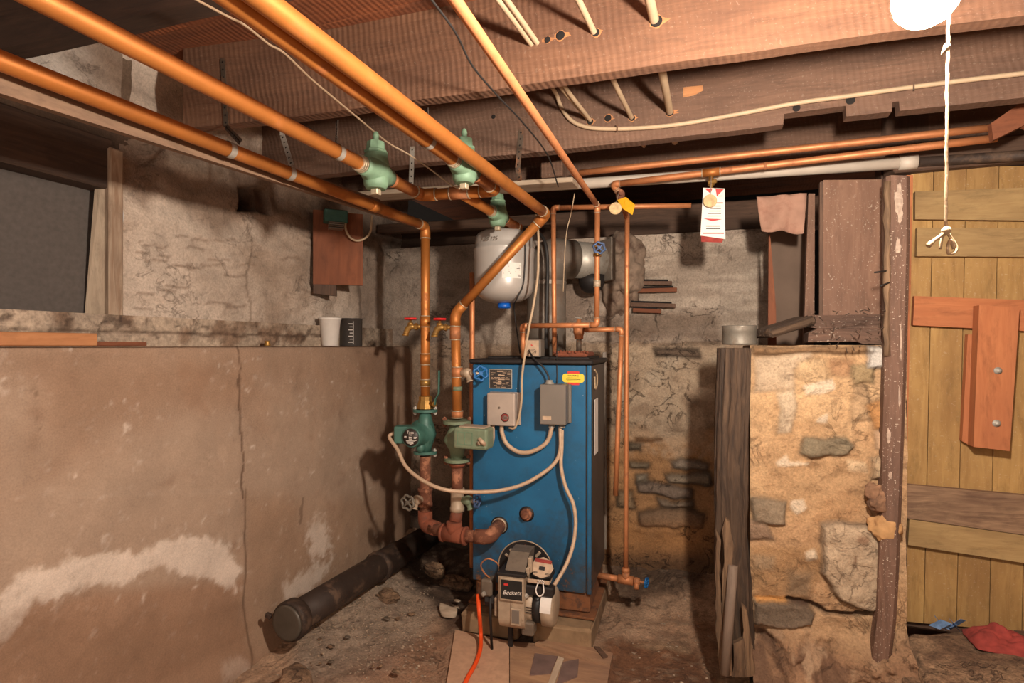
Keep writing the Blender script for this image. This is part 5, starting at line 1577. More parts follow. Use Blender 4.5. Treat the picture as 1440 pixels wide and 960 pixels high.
flow_valve('flow_valve', 'green flow valve half hidden behind the two thick copper pipes', vC, CX - C0, 'valvegreen', 0.93)
flow_valve('flow_valve', 'green flow valve just above the grey tank', Vector((tx, V3.y - 0.01, ZP)), (0, 1, 0), 'valvegreen', 0.9)

# --- long board carrying the leftmost pipe
bb0 = P(0, 131, x=-1.345); bb1 = P(585, 318, x=-1.345)
dv_ = (bb1 - bb0)
s0 = bb0 - dv_ * 0.8
m = MB()
hgt = 0.052
m.prism([s0, bb1, bb1 + Vector((0, 0, 0.012)), bb1 + Vector((0, -0.3, hgt)), s0 + Vector((0, 0, hgt))], (-0.022, 0, 0), 'y')
tag(m.build('support_board', 'board_tan'), 'long pale board under the leftmost copper pipe', 'board')

# --- straps
def strap(label, pts, wd=0.02, mat='galvbright', clamp=None, face=None):
    r = thing('pipe_strap', label, 'strap', pts[-1], 0, 'perforated pipe straps')
    m = MB()
    for a, b in zip(pts[:-1], pts[1:]): m.bar(a, b, wd, 0.0016, (0.1, -1, 0.05))
    o = m.build('strap_band', mat, r)
    m = MB()
    L = sum((Vector(b) - Vector(a)).length for a, b in zip(pts[:-1], pts[1:]))
    for a, b in zip(pts[:-1], pts[1:]):
        a, b = Vector(a), Vector(b); n_ = max(1, int((b - a).length / 0.024))
        for i in range(n_):
            m.lathe([(0.0036, 0.0012), (0.0, 0.0013)], a.lerp(b, (i + 0.5) / n_), (0.1, -1, 0.05), 8)
    m.build('strap_holes', 'black', o)
    if clamp:
        c, d, rr = clamp
        d = Vector(d).normalized()
        MB().tube([c - d * 0.010, c + d * 0.010], rr, 20, False).build('clamp_ring', 'galvbright', r)
    return r
dA = (AX - A0).normalized(); dB = (BXp - B0).normalized(); dC = (CX - C0).normalized()
def onpipe(a, b, y): return a.lerp(b, (y - a.y) / (b.y - a.y))
def j1front(x): return np.interp(x, [p[0] for p in J1], [p[1] for p in J1]) - 0.045
def j2front(x): return np.interp(x, [p[0] for p in J2], [p[1] for p in J2]) - 0.05
a1_ = P(313, 82, y=1.45); yj = j1front(a1_.x) - 0.003
a1_ = P(313, 82, y=yj); a2_ = P(318, 178, y=yj); a3 = onpipe(A0, AX, P(320, 211, z=ZP).y)
strap('dark-ended metal strap hanging from the saw-marked joist beside the wall', [a1_, a2_, Vector((a3.x + 0.01, a3.y + 0.03, ZP + 0.03))], 0.018, 'strapdark', (a3, dA, RP + 0.002))
b1_ = P(397, 138, y=j1front(-1.3) - 0.003); b2_ = P(397, 190, y=j1front(-1.3) - 0.003); b3 = onpipe(A0, AX, P(402, 244, z=ZP).y)
strap('pale perforated strap holding the leftmost copper pipe', [b1_, b2_, Vector((b3.x + 0.002, b3.y + 0.01, ZP + 0.026))], 0.018, 'galvbright', (b3, dA, RP + 0.002))
c3 = onpipe(B0, BXp, P(480, 213, z=ZP).y)
strap('twisted strap holding the second copper pipe left of the flow valve', [P(474, 170, z=ZJ + 0.004), Vector((c3.x - 0.005, c3.y, ZP + 0.024))], 0.012, 'galvbright', (c3, dB, RP + 0.002))
d3 = onpipe(C0, CX, P(604, 197, z=ZP).y)
strap('white clamp round the brighter of the paired copper pipes', [P(600, 153, z=ZJ + 0.004), Vector((d3.x - 0.001, d3.y, ZP + 0.022))], 0.012, 'galvbright', (d3, dC, RP + 0.002))
e1_ = P(580, 206, y=1.97); yy2 = j2front(e1_.x) - 0.003
e1_ = P(580, 206, y=yy2); e2_ = P(578, 262, y=yy2)
strap('perforated strap in front of the notched joist between flow valves', [e1_, e2_], 0.020, 'galvbright')
f1_ = P(733, 182, y=2.08); yy2 = j2front(f1_.x) - 0.003
strap('dark strap on the notched joist right of the paired pipes', [P(733, 182, y=yy2), P(728, 236, y=yy2), P(731, 254, y=yy2 - 0.01)], 0.020, 'strapdark')

# --- thin copper pipe E with gate valve
EX = P(840, 289, z=1.83); E0 = P(640, 0, z=1.83); E0 = EX + (E0 - EX) * 1.35
yE = EX.y
RS = 0.0112
zh = P(838, 457, x=EX.x + 0.0, y=None).z if False else EYE + 2.36 * 30 / F
lx = P(735, 456, y=yE + 0.09).x
pe = pipe_run('water_pipe', 'thin copper pipe running down to the boiler top through a blue wheel valve', [E0, EX, (EX.x - 0.004, yE + 0.01, zh), (lx, yE + 0.085, zh + 0.004), (lx, yE + 0.10, ZT + 0.026)], RS, 'copper_small', group='thin copper water pipes', bend=0.02)
gv = thing('gate_valve', 'small wheel valve on the thin copper pipe beside the flue collar', 'valve', (EX.x, yE, EYE + 2.36 * 120 / F), 0)
cv = Vector((EX.x - 0.001, yE + 0.004, EYE + 2.36 * 135 / F))
MB().lathe([(0.014, -0.028), (0.017, -0.027), (0.017, -0.016), (0.014, -0.012), (0.014, 0.012), (0.017, 0.016), (0.017, 0.027), (0.014, 0.028)], cv, (0, 0, 1), 10).build('valve_body', 'brass', gv)
MB().lathe([(0.012, 0.008), (0.012, 0.024), (0.006, 0.026), (0.006, 0.05)], cv, TOC, 12).build('stem', 'brass', gv)
wheel(gv, cv + TOC * 0.052, TOC + Vector((0, 0, 0.15)), 0.022, 'bluedark')
# small drain fitting lower on the same pipe
coupling(pe, (EX.x - 0.003, yE + 0.008, EYE + 2.36 * 88 / F), (0, 0, 1), RS * 1.3, 0.022, 'putty', 'drain_fitting')

# --- relief valve and its discharge pipe
rvx = BP(814, 480, -0.16)
rv = thing('relief_valve', 'brass relief valve on a dark nipple above the boiler', 'valve', (rvx.x, rvx.y, ZT + 0.03))
zr = EYE + 2.62 * (HOR - 463) / F
MB().lathe([(0.012, ZT + 0.054), (0.012, zr - 0.045)], (rvx.x, rvx.y, 0), (0, 0, 1), 14).build('nipple', 'strapdark', rv)
MB().lathe([(0.017, zr - 0.046), (0.020, zr - 0.044), (0.020, zr - 0.032), (0.024, zr - 0.020), (0.026, zr + 0.012), (0.020, zr + 0.022), (0.012, zr + 0.030), (0.009, zr + 0.046), (0.0, zr + 0.048)], (rvx.x, rvx.y, 0), (0, 0, 1), 16).build('valve_body', 'copper_dull', rv)
MB().bar((rvx.x - 0.014, rvx.y - 0.01, zr + 0.052), (rvx.x + 0.018, rvx.y - 0.012, zr + 0.049), 0.008, 0.003).build('test_lever', 'galvbright', rv)
dx = P(874, 464, y=rvx.y).x; dx2 = P(865, 697, y=rvx.y).x
pipe_run('discharge_pipe', 'copper relief pipe ending open beside the boiler, leaning slightly', [(rvx.x + 0.027, rvx.y, zr - 0.004), (dx, rvx.y + 0.004, zr - 0.002), (dx2, rvx.y + 0.01, P(865, 697, y=rvx.y).z)], RS, 'copper_small', group='thin copper water pipes', bend=0.02)

# --- riser from the far horizontal pipe
r0 = P(778, 292, y=2.52)
rend = P(972, 289, y=2.56)
pipe_run('water_pipe', 'thin copper pipe standing in front of the flue below a level run', [rend, (r0.x, r0.y, r0.z), (r0.x + 0.006, r0.y, ZT + 0.034)], RS, 'copper_small', group='thin copper water pipes', bend=0.02)
# --- F: fill pipe beside the boiler
YF = 2.60
f0 = P(882, 306, y=YF); f1 = P(880, 815, y=YF)
zf = f1.z
pf = pipe_run('water_pipe', 'thin copper pipe standing free right of the boiler, down to a floor tee', [(f0.x, YF, f0.z), (f1.x, YF, zf + 0.02)], RS, 'copper_small', group='thin copper water pipes')
g0 = P(846, 814, y=YF)
m = MB(); m.tube([(f1.x - 0.035, YF, zf), (f1.x + 0.035, YF, zf)], 0.020, 14); m.tube([(f1.x, YF, zf), (f1.x, YF, zf + 0.035)], 0.018, 14); m.build('tee', 'copper_dull', pf)
MB().lathe([(0.016, zf + 0.034), (0.019, zf + 0.036), (0.019, zf + 0.050), (0.014, zf + 0.056)], (f1.x, YF, 0), (0, 0, 1), 10).build('adapter', 'copper_dull', pf)
seg(pf, (f1.x - 0.13, YF, zf + 0.002), (f1.x - 0.03, YF, zf), 0.014, 'copper_dull')
dv2 = thing('boiler_drain', 'small drain tap with light blue wheel low beside the boiler', 'tap', (f1.x + 0.07, YF, zf - 0.03))
MB().lathe([(0.012, 0.036), (0.016, 0.038), (0.018, 0.052), (0.014, 0.062), (0.010, 0.064), (0.006, 0.066), (0.006, 0.088)], (f1.x, YF, zf), (1, 0.0, 0), 12).build('tap_body', 'copper_dull', dv2)
MB().lathe([(0.012, 0.0), (0.012, 0.03)], (f1.x + 0.05, YF - 0.004, zf - 0.002), (0, -0.6, -1), 12).build('spout', 'copper_dull', dv2)
wheel(dv2, Vector((f1.x + 0.092, YF, zf)), (1, -0.25, 0), 0.020, 'bluehandle')
# --- second thin vertical behind, left of boiler
h0_ = P(664, 440, y=2.47); h1_ = P(664, 760, y=2.47)
pipe_run('water_pipe', 'thin copper pipe standing at the left edge of the boiler', [(h0_.x, 2.47, 1.60), (h0_.x, 2.47, 0.20)], 0.0125, 'copper_small', group='thin copper water pipes')

# --- copper lines on the right
q0 = P(862, 259, y=2.50); q1 = P(1402, 194, y=2.40)
pr = pipe_run('water_pipe', 'lower of two copper pipes along the ceiling, tags hanging from it', [q1, q0, (f0.x - 0.02, q0.y + 0.03, f0.z + 0.09), (f0.x, YF, f0.z)], 0.0135, 'copper_small', group='copper pipes under the right ceiling', bend=0.022, fit='copper_dull')
def onq(u):
    return q0.lerp(q1, (P(u, 230, y=2.46).x - q0.x) / (q1.x - q0.x))
tq = onq(1000)
coupling(pr, tq, q1 - q0, 0.0165, 0.07, 'copper', 'tee')
coupling(pr, onq(1076), q1 - q0, 0.0155, 0.010, 'copper_dull', 'coupling', False)
w0 = P(815, 243, y=2.46); w1 = P(1400, 179, y=2.44)
pipe_run('water_pipe', 'upper of two copper pipes along the ceiling, nearest the joist', [w1, w0], 0.0135, 'copper_small', group='copper pipes under the right ceiling')
# shut-off with tags
sv = thing('shutoff_valve', 'corroded stop valve with round brass tag at the copper corner', 'valve', (f0.x - 0.02, q0.y + 0.03, f0.z + 0.04))
s1 = Vector((f0.x - 0.02, q0.y + 0.03, f0.z + 0.09))
MB().sphere(s1 + Vector((0.004, -0.016, -0.01)), 0.020, (1, 0.9, 1.3), 2, 0.35, 5).build('valve_body', 'rustpipe', sv)
MB().lathe([(0.008, 0.015), (0.008, 0.035), (0.012, 0.036), (0.012, 0.042)], s1 + Vector((0, -0.012, 0)), (0.3, -0.9, -0.1), 10).build('stem', 'rustpipe', sv)
def round_tag(label, c, tie):
    r = thing('round_tag', label, 'tag', c + Vector((0, 0, -0.03)), 0, 'round brass tags')
    d = Vector((SN * 0.6, -1, 0.02)).normalized()
    MB().lathe([(0.025, 0.0), (0.0265, 0.0005), (0.0265, 0.0016), (0.025, 0.002)], c, d, 28).build('disc', 'brasstag', r)
    MB().tube(smoothpath([tie, tie.lerp(c, 0.5) + d * 0.008, c + Vector((0, 0, 0.021)) + d * 0.003, c + Vector((0, 0, 0.019)) - d * 0.004], 5), 0.0011, 6).build('wire', 'galvbright', r)
tg1 = P(865.5, 293, y=q0.y - 0.045)
round_tag('round tag hanging left of the yellow tag', tg1, s1 + Vector((0, -0.035, 0.005)))
yt = MB()
yp = [P(868, 281, y=q0.y - 0.02), P(880, 277, y=q0.y - 0.03), P(893, 288, y=q0.y - 0.035), P(889, 302, y=q0.y - 0.035), P(877, 294, y=q0.y - 0.03), P(872, 291, y=q0.y - 0.02)]
yt.prism(yp, (0.001, 0.0016, 0))
tag(yt.build('paper_tag', 'yellowtag'), 'bright yellow curled tag on the corroded stop valve', 'tag')
# stop tap above the red card
sv2 = thing('shutoff_valve', 'small stop valve under the copper pipe behind the red card', 'valve', tq + Vector((0, 0, -0.08)))
MB().lathe([(0.010, -0.012), (0.010, -0.030), (0.014, -0.032), (0.014, -0.052), (0.008, -0.056), (0.008, -0.075)], tq, (0, 0, 1), 12).build('valve_body', 'brass', sv2)
MB().bar(tq + Vector((-0.012, -0.012, -0.045)), tq + Vector((0.022, -0.02, -0.042)), 0.010, 0.016, (0, 0, 1), 0.003).build('tee_handle', 'brass', sv2)
yk = tq.y - 0.03
rc = thing('warning_card', 'white and red printed card hanging from the copper pipe', 'card', P(1002, 337, y=yk), 0)
def cardbox(m, u0, v0, u1, v1, off):
    m.prism([P(u0, v0, k=yk - off), P(u1, v0, k=yk - off), P(u1, v1, k=yk - off), P(u0, v1, k=yk - off)], (0, 0.0008, 0))
yk = tq.y - 0.03 - SKEW * tq.x
m = MB(); m.prism([P(989, 264, k=yk), P(1019, 265, k=yk), P(1020, 336, k=yk), P(985, 331, k=yk)], (0, 0.0012, 0)); cd = m.build('card_sheet', 'white', rc)
m = MB(); m.prism([P(986, 330, k=yk + 0.002), P(1018, 335, k=yk + 0.002), P(1015, 341, k=yk + 0.006), P(986, 340, k=yk + 0.006)], (0, 0.0012, 0)); m.build('card_fold', 'redcloth', rc)
m = MB()
for tri in ([(991, 265), (1002, 265), (999, 272)], [(1006, 265), (1018, 266), (1008, 276)], [(989, 307), (1016, 308), (1002, 311)]):
    m.prism([P(u, v, k=yk - 0.001) for u, v in tri], (0, 0.0006, 0))
cardbox(m, 1007, 284.5, 1017, 286, 0.001); cardbox(m, 1008, 275, 1015, 276, 0.001); cardbox(m, 989, 327, 1018, 328.6, 0.001)
m.build('red_print', 'redink', cd)
m = MB()
for v in (289, 292.5, 296, 299.5, 303): cardbox(m, 995 + random.uniform(0, 4), v, 1014, v + 1.0, 0.001)
for v in (317, 320.5): cardbox(m, 993, v, 1013, v + 1.3, 0.001)
m.build('text_print', 'ink', cd)
round_tag('round tag in front of the white and red card', P(998.5, 282.5, k=yk - 0.012), tq + Vector((0, -0.015, -0.02)))
# white plastic drain pipe along the back
v0, v1 = P(745, 263, y=2.56), P(1283, 228, y=2.56)
v0 = v0 + (v0 - v1) * 0.25
pvp = thing('plastic_pipe', 'white plastic drain pipe running behind the copper pipes', 'pipe', v0)
seg(pvp, v0, v1, 0.024, 'pvc')
coupling(pvp, v1 - (v1 - v0).normalized() * 0.015, v1 - v0, 0.028, 0.06, 'pvc', 'socket', False)
# black pipe beyond it
bp0 = v1 + Vector((0.02, 0, -0.002))
tag(MB().tube([bp0, bp0 + (v1 - v0).normalized() * 0.9], 0.019, 14).build('black_pipe', 'castiron'), 'dirty black pipe continuing right from the white plastic pipe', 'pipe')
# brown bracket plank at the right
m = MB()
m.prism([P(1394, 173, y=2.33), P(1444, 138, y=2.33), P(1520, 150, y=2.33), P(1520, 205, y=2.33), P(1440, 176, y=2.33), P(1397, 197, y=2.33)], (0, 0.03, 0))
tag(m.build('corner_brace', 'redwood2' if 'redwood2' in M else 'brownboard'), 'red-brown slanting brace over the pipe ends at the right', 'brace')
# pale plank over the tank
pk0, pk1 = P(500, 277, y=2.455), P(810, 257, y=2.455)
m = MB(); m.bar(pk0, pk1, 0.12, 0.022, (0, 0, 1), 0.003)
tag(m.build('pale_plank', 'board_white'), 'pale plank lying flat above the grey tank', 'plank')
m = MB(); m.bar(Vector((-1.93, 2.9, P(590, 318, y=2.9).z)), P(780, 310, y=2.9), 0.06, 0.05, (0, 0, 1), 0.004)
tag(m.build('dusty_pipe', 'darkwood'), 'dusty dark timber deep behind the flow valves', 'timber')
m = MB(); m.box(P(778, 240, y=2.42), (0.10, 0.06, 0.07), None, 0.006)
tag(m.build('wood_block', 'joist2'), 'small wood block wedged beneath the notched joist', 'block')

# ================================================================== TANK AND FLUE
tk = thing('expansion_tank', 'grey steel expansion tank hanging behind the diagonal pipe', 'tank', (TKX, TKY, 1.43))
zt0, zt1 = EYE + 2.65 * (HOR - 427) / F, EYE + 2.65 * (HOR - 322) / F
RT = 0.138
H_ = zt1 - zt0
prof = [(0.0, 0.0), (RT * 0.35, 0.004), (RT * 0.62, 0.014), (RT * 0.82, 0.030), (RT * 0.93, 0.048), (RT * 0.985, 0.070), (RT, 0.10), (RT, H_ * 0.60), (RT * 1.012, H_ * 0.615), (RT * 1.02, H_ * 0.65), (RT * 1.02, H_ * 0.69), (RT * 1.03, H_ * 0.70), (RT * 1.03, H_ * 0.725), (RT * 0.99, H_ * 0.74), (RT * 0.985, H_ * 0.80), (RT * 0.96, H_ * 0.88), (RT * 0.90, H_ * 0.925), (RT * 0.70, H_ * 0.965), (RT * 0.4, H_ * 0.99), (0, H_)]
MB().lathe(prof, (TKX, TKY, zt0), (0, 0, 1), 48).build('shell', 'tankgrey', tk)
MB().lathe([(0.0, -0.022), (0.028, -0.021), (0.031, -0.014), (0.030, 0.004)], (TKX, TKY, zt0), (0, 0, 1), 24).build('valve_cap', 'bluecap', tk)
MB().lathe([(0.016, H_ - 0.004), (0.016, H_ + 0.012), (0.024, H_ + 0.014), (0.024, 1.73 - zt0)], (TKX, TKY, zt0), (0, 0, 1), 12).build('neck', 'brass', tk)
def ontank(ang, z, rr=1.004): return Vector((TKX + RT * rr * math.sin(ang), TKY - RT * rr * math.cos(ang), zt0 + z))
m = MB()
a0, a1 = 0.30, 0.95
n = 10
for i in range(n):
    aa, ab = a0 + (a1 - a0) * i / n, a0 + (a1 - a0) * (i + 1) / n
    m.add([ontank(aa, H_ * 0.30), ontank(ab, H_ * 0.30), ontank(ab, H_ * 0.50), ontank(aa, H_ * 0.50)], [(0, 1, 2, 3)])
tl = m.build('tank_label', 'white', tk)
m = MB()
for (a_, b_, z) in ((.34, .50, .475), (.52, .90, .455), (.52, .88, .44), (.34, .60, .42), (.52, .90, .40), (.78, .90, .42), (.34, .58, .355), (.52, .76, .38), (.82, .92, .34), (.82, .92, .325)):
    m.add([ontank(a_, H_ * z, 1.006), ontank(b_, H_ * z, 1.006), ontank(b_, H_ * (z + .007), 1.006), ontank(a_, H_ * (z + .007), 1.006)], [(0, 1, 2, 3)])
m.build('label_print', 'ink', tl)
tn = ontank(-0.12, H_ * 0.80, 1.0)
text_obj('handwriting', 'NB 125', tn + Vector((0, -0.002, 0)), Vector((math.cos(-.12), math.sin(-.12), 0)), Vector((0, 0.06, 1)), 0.026, 'boxdark', tk, 0.3)
for (uu, t_) in ((742, 'wire'),):
    pass
cable('capillary_cable', 'black cable looping down the right side of the tank', 'cable', [ontank(1.0, H_ * 0.95, 1.03), ontank(1.05, H_ * 0.7, 1.08), ontank(1.05, H_ * 0.45, 1.06), ontank(0.98, H_ * 0.2, 1.05), ontank(0.8, H_ * 0.03, 0.95), (TKX + 0.05, TKY, zt0 - 0.03), (TKX + 0.06, TKY + 0.05, ZT + 0.045)], 0.0032, 'blackcable')

FX, FY, FR = -0.842, 2.74, 0.098
zfl = EYE + 2.86 * (HOR - 362) / F
e_end = P(846, 366, y=2.98)
fl_ = thing('flue_pipe', 'galvanised flue rising from the boiler and elbowing into the wall', 'flue', (FX, FY, ZT + 0.02))
MB().tube([(FX, FY, ZT + 0.032), (FX, FY, 1.40), (FX, FY, zfl - 0.10)], FR, 32).build('pipe', 'galv', fl_)
for z in (1.39, zfl - 0.13): MB().tube([(FX, FY, z - 0.012), (FX, FY, z), (FX, FY, z + 0.012)], [FR * 1.005, FR * 1.03, FR * 1.005], 32, False).build('seam_ring', 'galv', fl_)
hd = (e_end - Vector((FX, FY, e_end.z))).normalized()
path = fillet([Vector((FX, FY, zfl - 0.12)), Vector((FX, FY, zfl)), Vector((FX, FY, zfl)) + hd * 0.15], 0.115, 5)
MB().tube(path, FR * 1.02, 32).build('elbow', 'galv', fl_)
MB().tube([Vector((FX, FY, zfl)) + hd * 0.13, e_end + Vector((0, 0, zfl - e_end.z)) * 1.0], FR * 0.96, 32).build('outlet_duct', 'galvbright', fl_)
cth = Vector((e_end.x, e_end.y, zfl))
MB().bar(cth - hd * 0.02, cth + hd * 0.006, 0.235, 0.215, (0, 0, 1), 0.003).build('wall_plate', 'galv', fl_)
MB().lathe([(0.0, -0.085), (0.03, -0.08), (0.055, -0.062), (0.068, -0.03), (0.070, 0.01)], Vector((FX, FY, zfl - 0.085)) + hd * 0.27, (0, 0, 1), 28).build('draft_bowl', 'soot', fl_)
# plaster mound round the flue's wall entry
cm = cth + hd * 0.06
m = MB()
m.sphere(cm + Vector((0.05, 0.07, -0.06)), 0.16, (0.78, 0.75, 1.28), 5, 0.42, 3)
m.V = [q + (q - cm).normalized() * float((fbm(np.array([q[:]]), 22, 4, 5)[0] - 0.5) * 0.05) for q in m.V]
o = m.build('plaster_collar', M.setdefault('mound', plain('rough_plaster', rgb(146, 124, 106), 0.95, 0, 0.35, 22, 0.9, rgb(92, 70, 58), 0.5)), None)
tag(o, 'rough plaster collar where the flue enters the wall', 'plaster', None, 'structure')
# exposed laths in the back wall
for i, (v, u0, u1) in enumerate(((398, 889, 945), (409, 888, 952), (428, 887, 950), (436, 890, 930))):
    a = P(u0, v, k=KB - 0.030); b = P(u1, v + random.uniform(-2, 2), k=KB - 0.030)
    o = MB().bar(a, b, 0.02, 0.022, (0, 0, 1), 0.002).build('wall_lath', 'brownboard' if i % 2 else 'joist2')
    tag(o, ['topmost', 'second from top', 'third from top', 'lowest'][i] + ' of the bare laths showing through the back wall', 'lath', 'bare laths in the back wall')
    m = MB().bar(a + Vector((0, 0.006, 0.016)), b + Vector((-0.02, 0.006, 0.016)), 0.02, 0.010, (0, 0, 1))
    m.build('lath_shadow', 'black', o)  # black bar standing in for the shadow behind each lath

# ================================================================== CABLES
def BPc(lst): return [BP(u, v, o) for u, v, o in lst]
cable('conduit', 'U-shaped pale conduit linking both boxes on the boiler', 'conduit', BPc([(705.5, 597, .03), (706, 608, .03), (712, 623, .032), (726, 634, .034), (742, 636, .036), (760, 629, .038), (771, 618, .04), (776, 600, .045)]), 0.0095, 'conduit', 'pale flexible conduits', 12)
cable('conduit', 'short pale conduit from the sage green pump up to the grey box', 'conduit', [P(674, 617, y=YB - 0.116), P(679, 622, y=YB - 0.126)] + BPc([(685, 627, .16), (690, 625, .10), (693, 616, .04), (693, 597, .03)]), 0.0085, 'conduit', 'pale flexible conduits', 12)
cable('conduit', 'long pale conduit swinging from the teal pump across to the dark grey box', 'conduit', [jx - RTd * 0.043 + Vector((0, 0, 0.006)), jx - RTd * 0.060 + Vector((0, -0.01, -0.012)), P(559, 632, y=2.17), P(571, 656, y=2.14), P(594, 675, y=2.12), P(624, 688, y=2.12)] + BPc([(660, 691.5, .16), (700, 690, .12), (735, 681, .09), (765, 664, .07), (782, 648, .055), (788, 630, .05), (788, 602, .045)]), 0.0082, 'conduit', 'pale flexible conduits', 12)
cable('conduit', 'pale conduit from the dark grey box down to the burner', 'conduit', BPc([(790.5, 604, .045), (790, 630, .05), (789, 655, .055), (795, 683, .06), (806, 708, .07), (809.5, 735, .08), (806, 765, .10), (797, 792, .13), (786, 812, .16), (779, 823, .19)]), 0.0078, 'conduit', 'pale flexible conduits', 12)
tw = [P(753, 302, y=2.40), P(757, 330, y=2.33), P(757, 360, y=2.31), P(756, 390, y=2.30), P(750, 430, y=2.30), P(744, 460, y=2.29)] + BPc([(738.5, 495, .055), (734, 530, .05), (733.5, 560, .05), (730, 585, .045), (724, 601, .04), (716, 601, .035)])
cable('power_cable', 'long white cable hanging from the ceiling into the pale grey box', 'cable', tw, 0.0052, 'cable', 'white cables', 10)
cable('capillary_cable', 'black cable arching from the small gauge box to the dark grey box', 'cable', [BP(744, 496, -.05) + Vector((0, 0, .01))] + BPc([(750, 503, .03), (762, 514, .05), (770, 526, .05), (772, 537, .05)]), 0.0042, 'blackcable', 'black cables')
cable('capillary_cable', 'thin black wire dropping over the boiler edge left of the sticker', 'cable', [(BP(784, 470, -.2))] + BPc([(783, 495, .02), (783, 512, .012), (783.5, 528, .010), (783, 541, .02)]), 0.0022, 'blackcable', 'black cables')
cable('black_wire', 'thick black cable hanging between tank and flue', 'cable', [P(757, 326, y=2.60), P(766, 340, y=2.55), P(770, 370, y=2.54), P(769, 420, y=2.54), P(768, 470, y=2.54), P(768, 490, y=2.56)], 0.008, 'blackcable', 'black cables', 10)
cable('thermostat_wire', 'thin pale wire dropping from the ceiling in front of the flue', 'wire', [P(808, 272, y=2.5), P(803, 300, y=2.5), P(797, 325, y=2.5), P(794, 360, y=2.5), P(792, 410, y=2.5)], 0.0022, 'cable')
cable('thermostat_wire', 'thin pale wire slanting below the paired pipes toward the flow valves', 'wire', [P(262, -8, z=1.96), P(322, 24, z=1.965), P(345, 36, z=1.955), P(378, 62, z=1.95), P(400, 75, z=1.945), P(440, 113, z=1.94), P(500, 163, z=1.935), P(545, 200, z=1.93), P(575, 217, z=1.91), P(605, 238, z=1.87), P(632, 258, z=1.80), P(646, 265, z=1.765)], 0.0028, 'cable')
cable('dark_wire', 'thin dark wire crossing beneath the joists beside the thin copper pipe', 'wire', [P(598, -12, z=1.975), P(640, 45, z=1.975), P(664, 92, z=1.975), P(700, 135, z=1.975), P(735, 172, z=1.975), P(770, 218, z=1.975), P(785, 262, y=2.3)], 0.0028, 'blackcable')
def hole(root, c, r):
    pass
def cable_run(label, u1, v1, u2, v2, r, du=0.0):
    f = P(u1, v1, y=1.555); f = P(u1, v1, y=j1front(f.x))
    g = P(u2, v2, y=2.10); g = P(u2, v2, y=j2front(g.x))
    n = f + (f - g) * 0.9
    n.z = f.z + 0.004; n.x = f.x + (f.x - g.x) * 0.4 - 0.012
    mid = f.lerp(g, 0.5) + Vector((0, 0, -0.012))
    return cable('power_cable', label, 'cable', [n, f, mid, g, g + (g - f) * 0.5], r, 'cable', 'white cables', 12)
cable_run('left white cable of the pair through the saw-marked joist', 747, 62, 826, 166, 0.0075)
cable_run('right white cable of the pair through the saw-marked joist', 755, 60, 830, 169, 0.0075)
cable_run('single white cable through the middle of the saw-marked joist', 835, 45, 888, 165, 0.0085)
cable_run('thickest white cable, through the saw-marked joist nearest the bulb', 920, 28, 942, 157, 0.0125)
def J2P(u, v, off=0.012):
    p = P(u, v, y=2.1)
    for _ in range(3): p = P(u, v, y=j2front(p.x) - off)
    return p
cable('power_cable', 'white cable stapled along the notched joist to the right edge', 'cable', [J2P(776, 122, 0.10), J2P(783, 134, .03), J2P(789, 150), J2P(802, 168), J2P(822, 178), J2P(850, 181), J2P(900, 180), J2P(960, 174), J2P(1040, 160), J2P(1120, 145), J2P(1200, 134), J2P(1300, 120), J2P(1440, 103), J2P(1560, 90)], 0.0075, 'cable', 'white cables', 10)
for i, (u, v) in enumerate(((868, 180), (1285, 122))):
    o = MB().bar(J2P(u, v - 5, .022), J2P(u, v + 5, .022), 0.004, 0.003, (0, -1, 0)).build('cable_staple', 'strapdark')
    tag(o, ['staple near the bend of the stapled cable', 'staple behind the pull cord on the stapled cable'][i], 'staple', 'cable staples')
# torn wood round the cable holes
def splinter_hole(u, v, r, jf, jo, torn=True):
    p = P(u, v, y=1.56)
    for _ in range(3): p = P(u, v, y=jf(p.x) - 0.0008)
    if torn:
        poly = []
        for i in range(22):
            a = 2 * PI * i / 22
            kx = random.uniform(1.1, 2.6) if abs(math.sin(a)) < 0.5 else random.uniform(0.9, 1.3)
            poly.append(p + Vector((math.cos(a) * r * kx, 0, math.sin(a) * r * random.uniform(1.0, 1.35))))
        MB().prism(poly, (0, 0.0006, 0)).build('torn_wood', 'newwood', jo)
    MB().lathe([(r, 0.0009), (r * 0.9, 0.0012), (0, 0.0012)], p, (0, -1, 0), 14).build('bored_hole', 'black', jo)
splinter_hole(788, 50, 0.013, j1front, JO1)
splinter_hole(770, 56, 0.009, j1front, JO1)
splinter_hole(838, 46, 0.011, j1front, JO1)
splinter_hole(923, 30, 0.016, j1front, JO1)
splinter_hole(855, 166, 0.013, j2front, JO2, True)
splinter_hole(830, 171, 0.012, j2front, JO2)
splinter_hole(889, 166, 0.011, j2front, JO2)
splinter_hole(942, 158, 0.014, j2front, JO2)
splinter_hole(1120, 152, 0.012, j2front, JO2, False)
splinter_hole(1196, 141, 0.014, j2front, JO2, False)
splinter_hole(694, 164, 0.009, j2front, JO2, False)
pp = [P(u, v, y=j2front(-0.13) - 0.001) for u, v in ((952, 130), (953, 124), (966, 122), (988, 120), (989, 127), (976, 134), (962, 137), (955, 136))]
MB().prism(pp, (0, 0.0006, 0)).build('torn_wood', 'newwood', JO2)

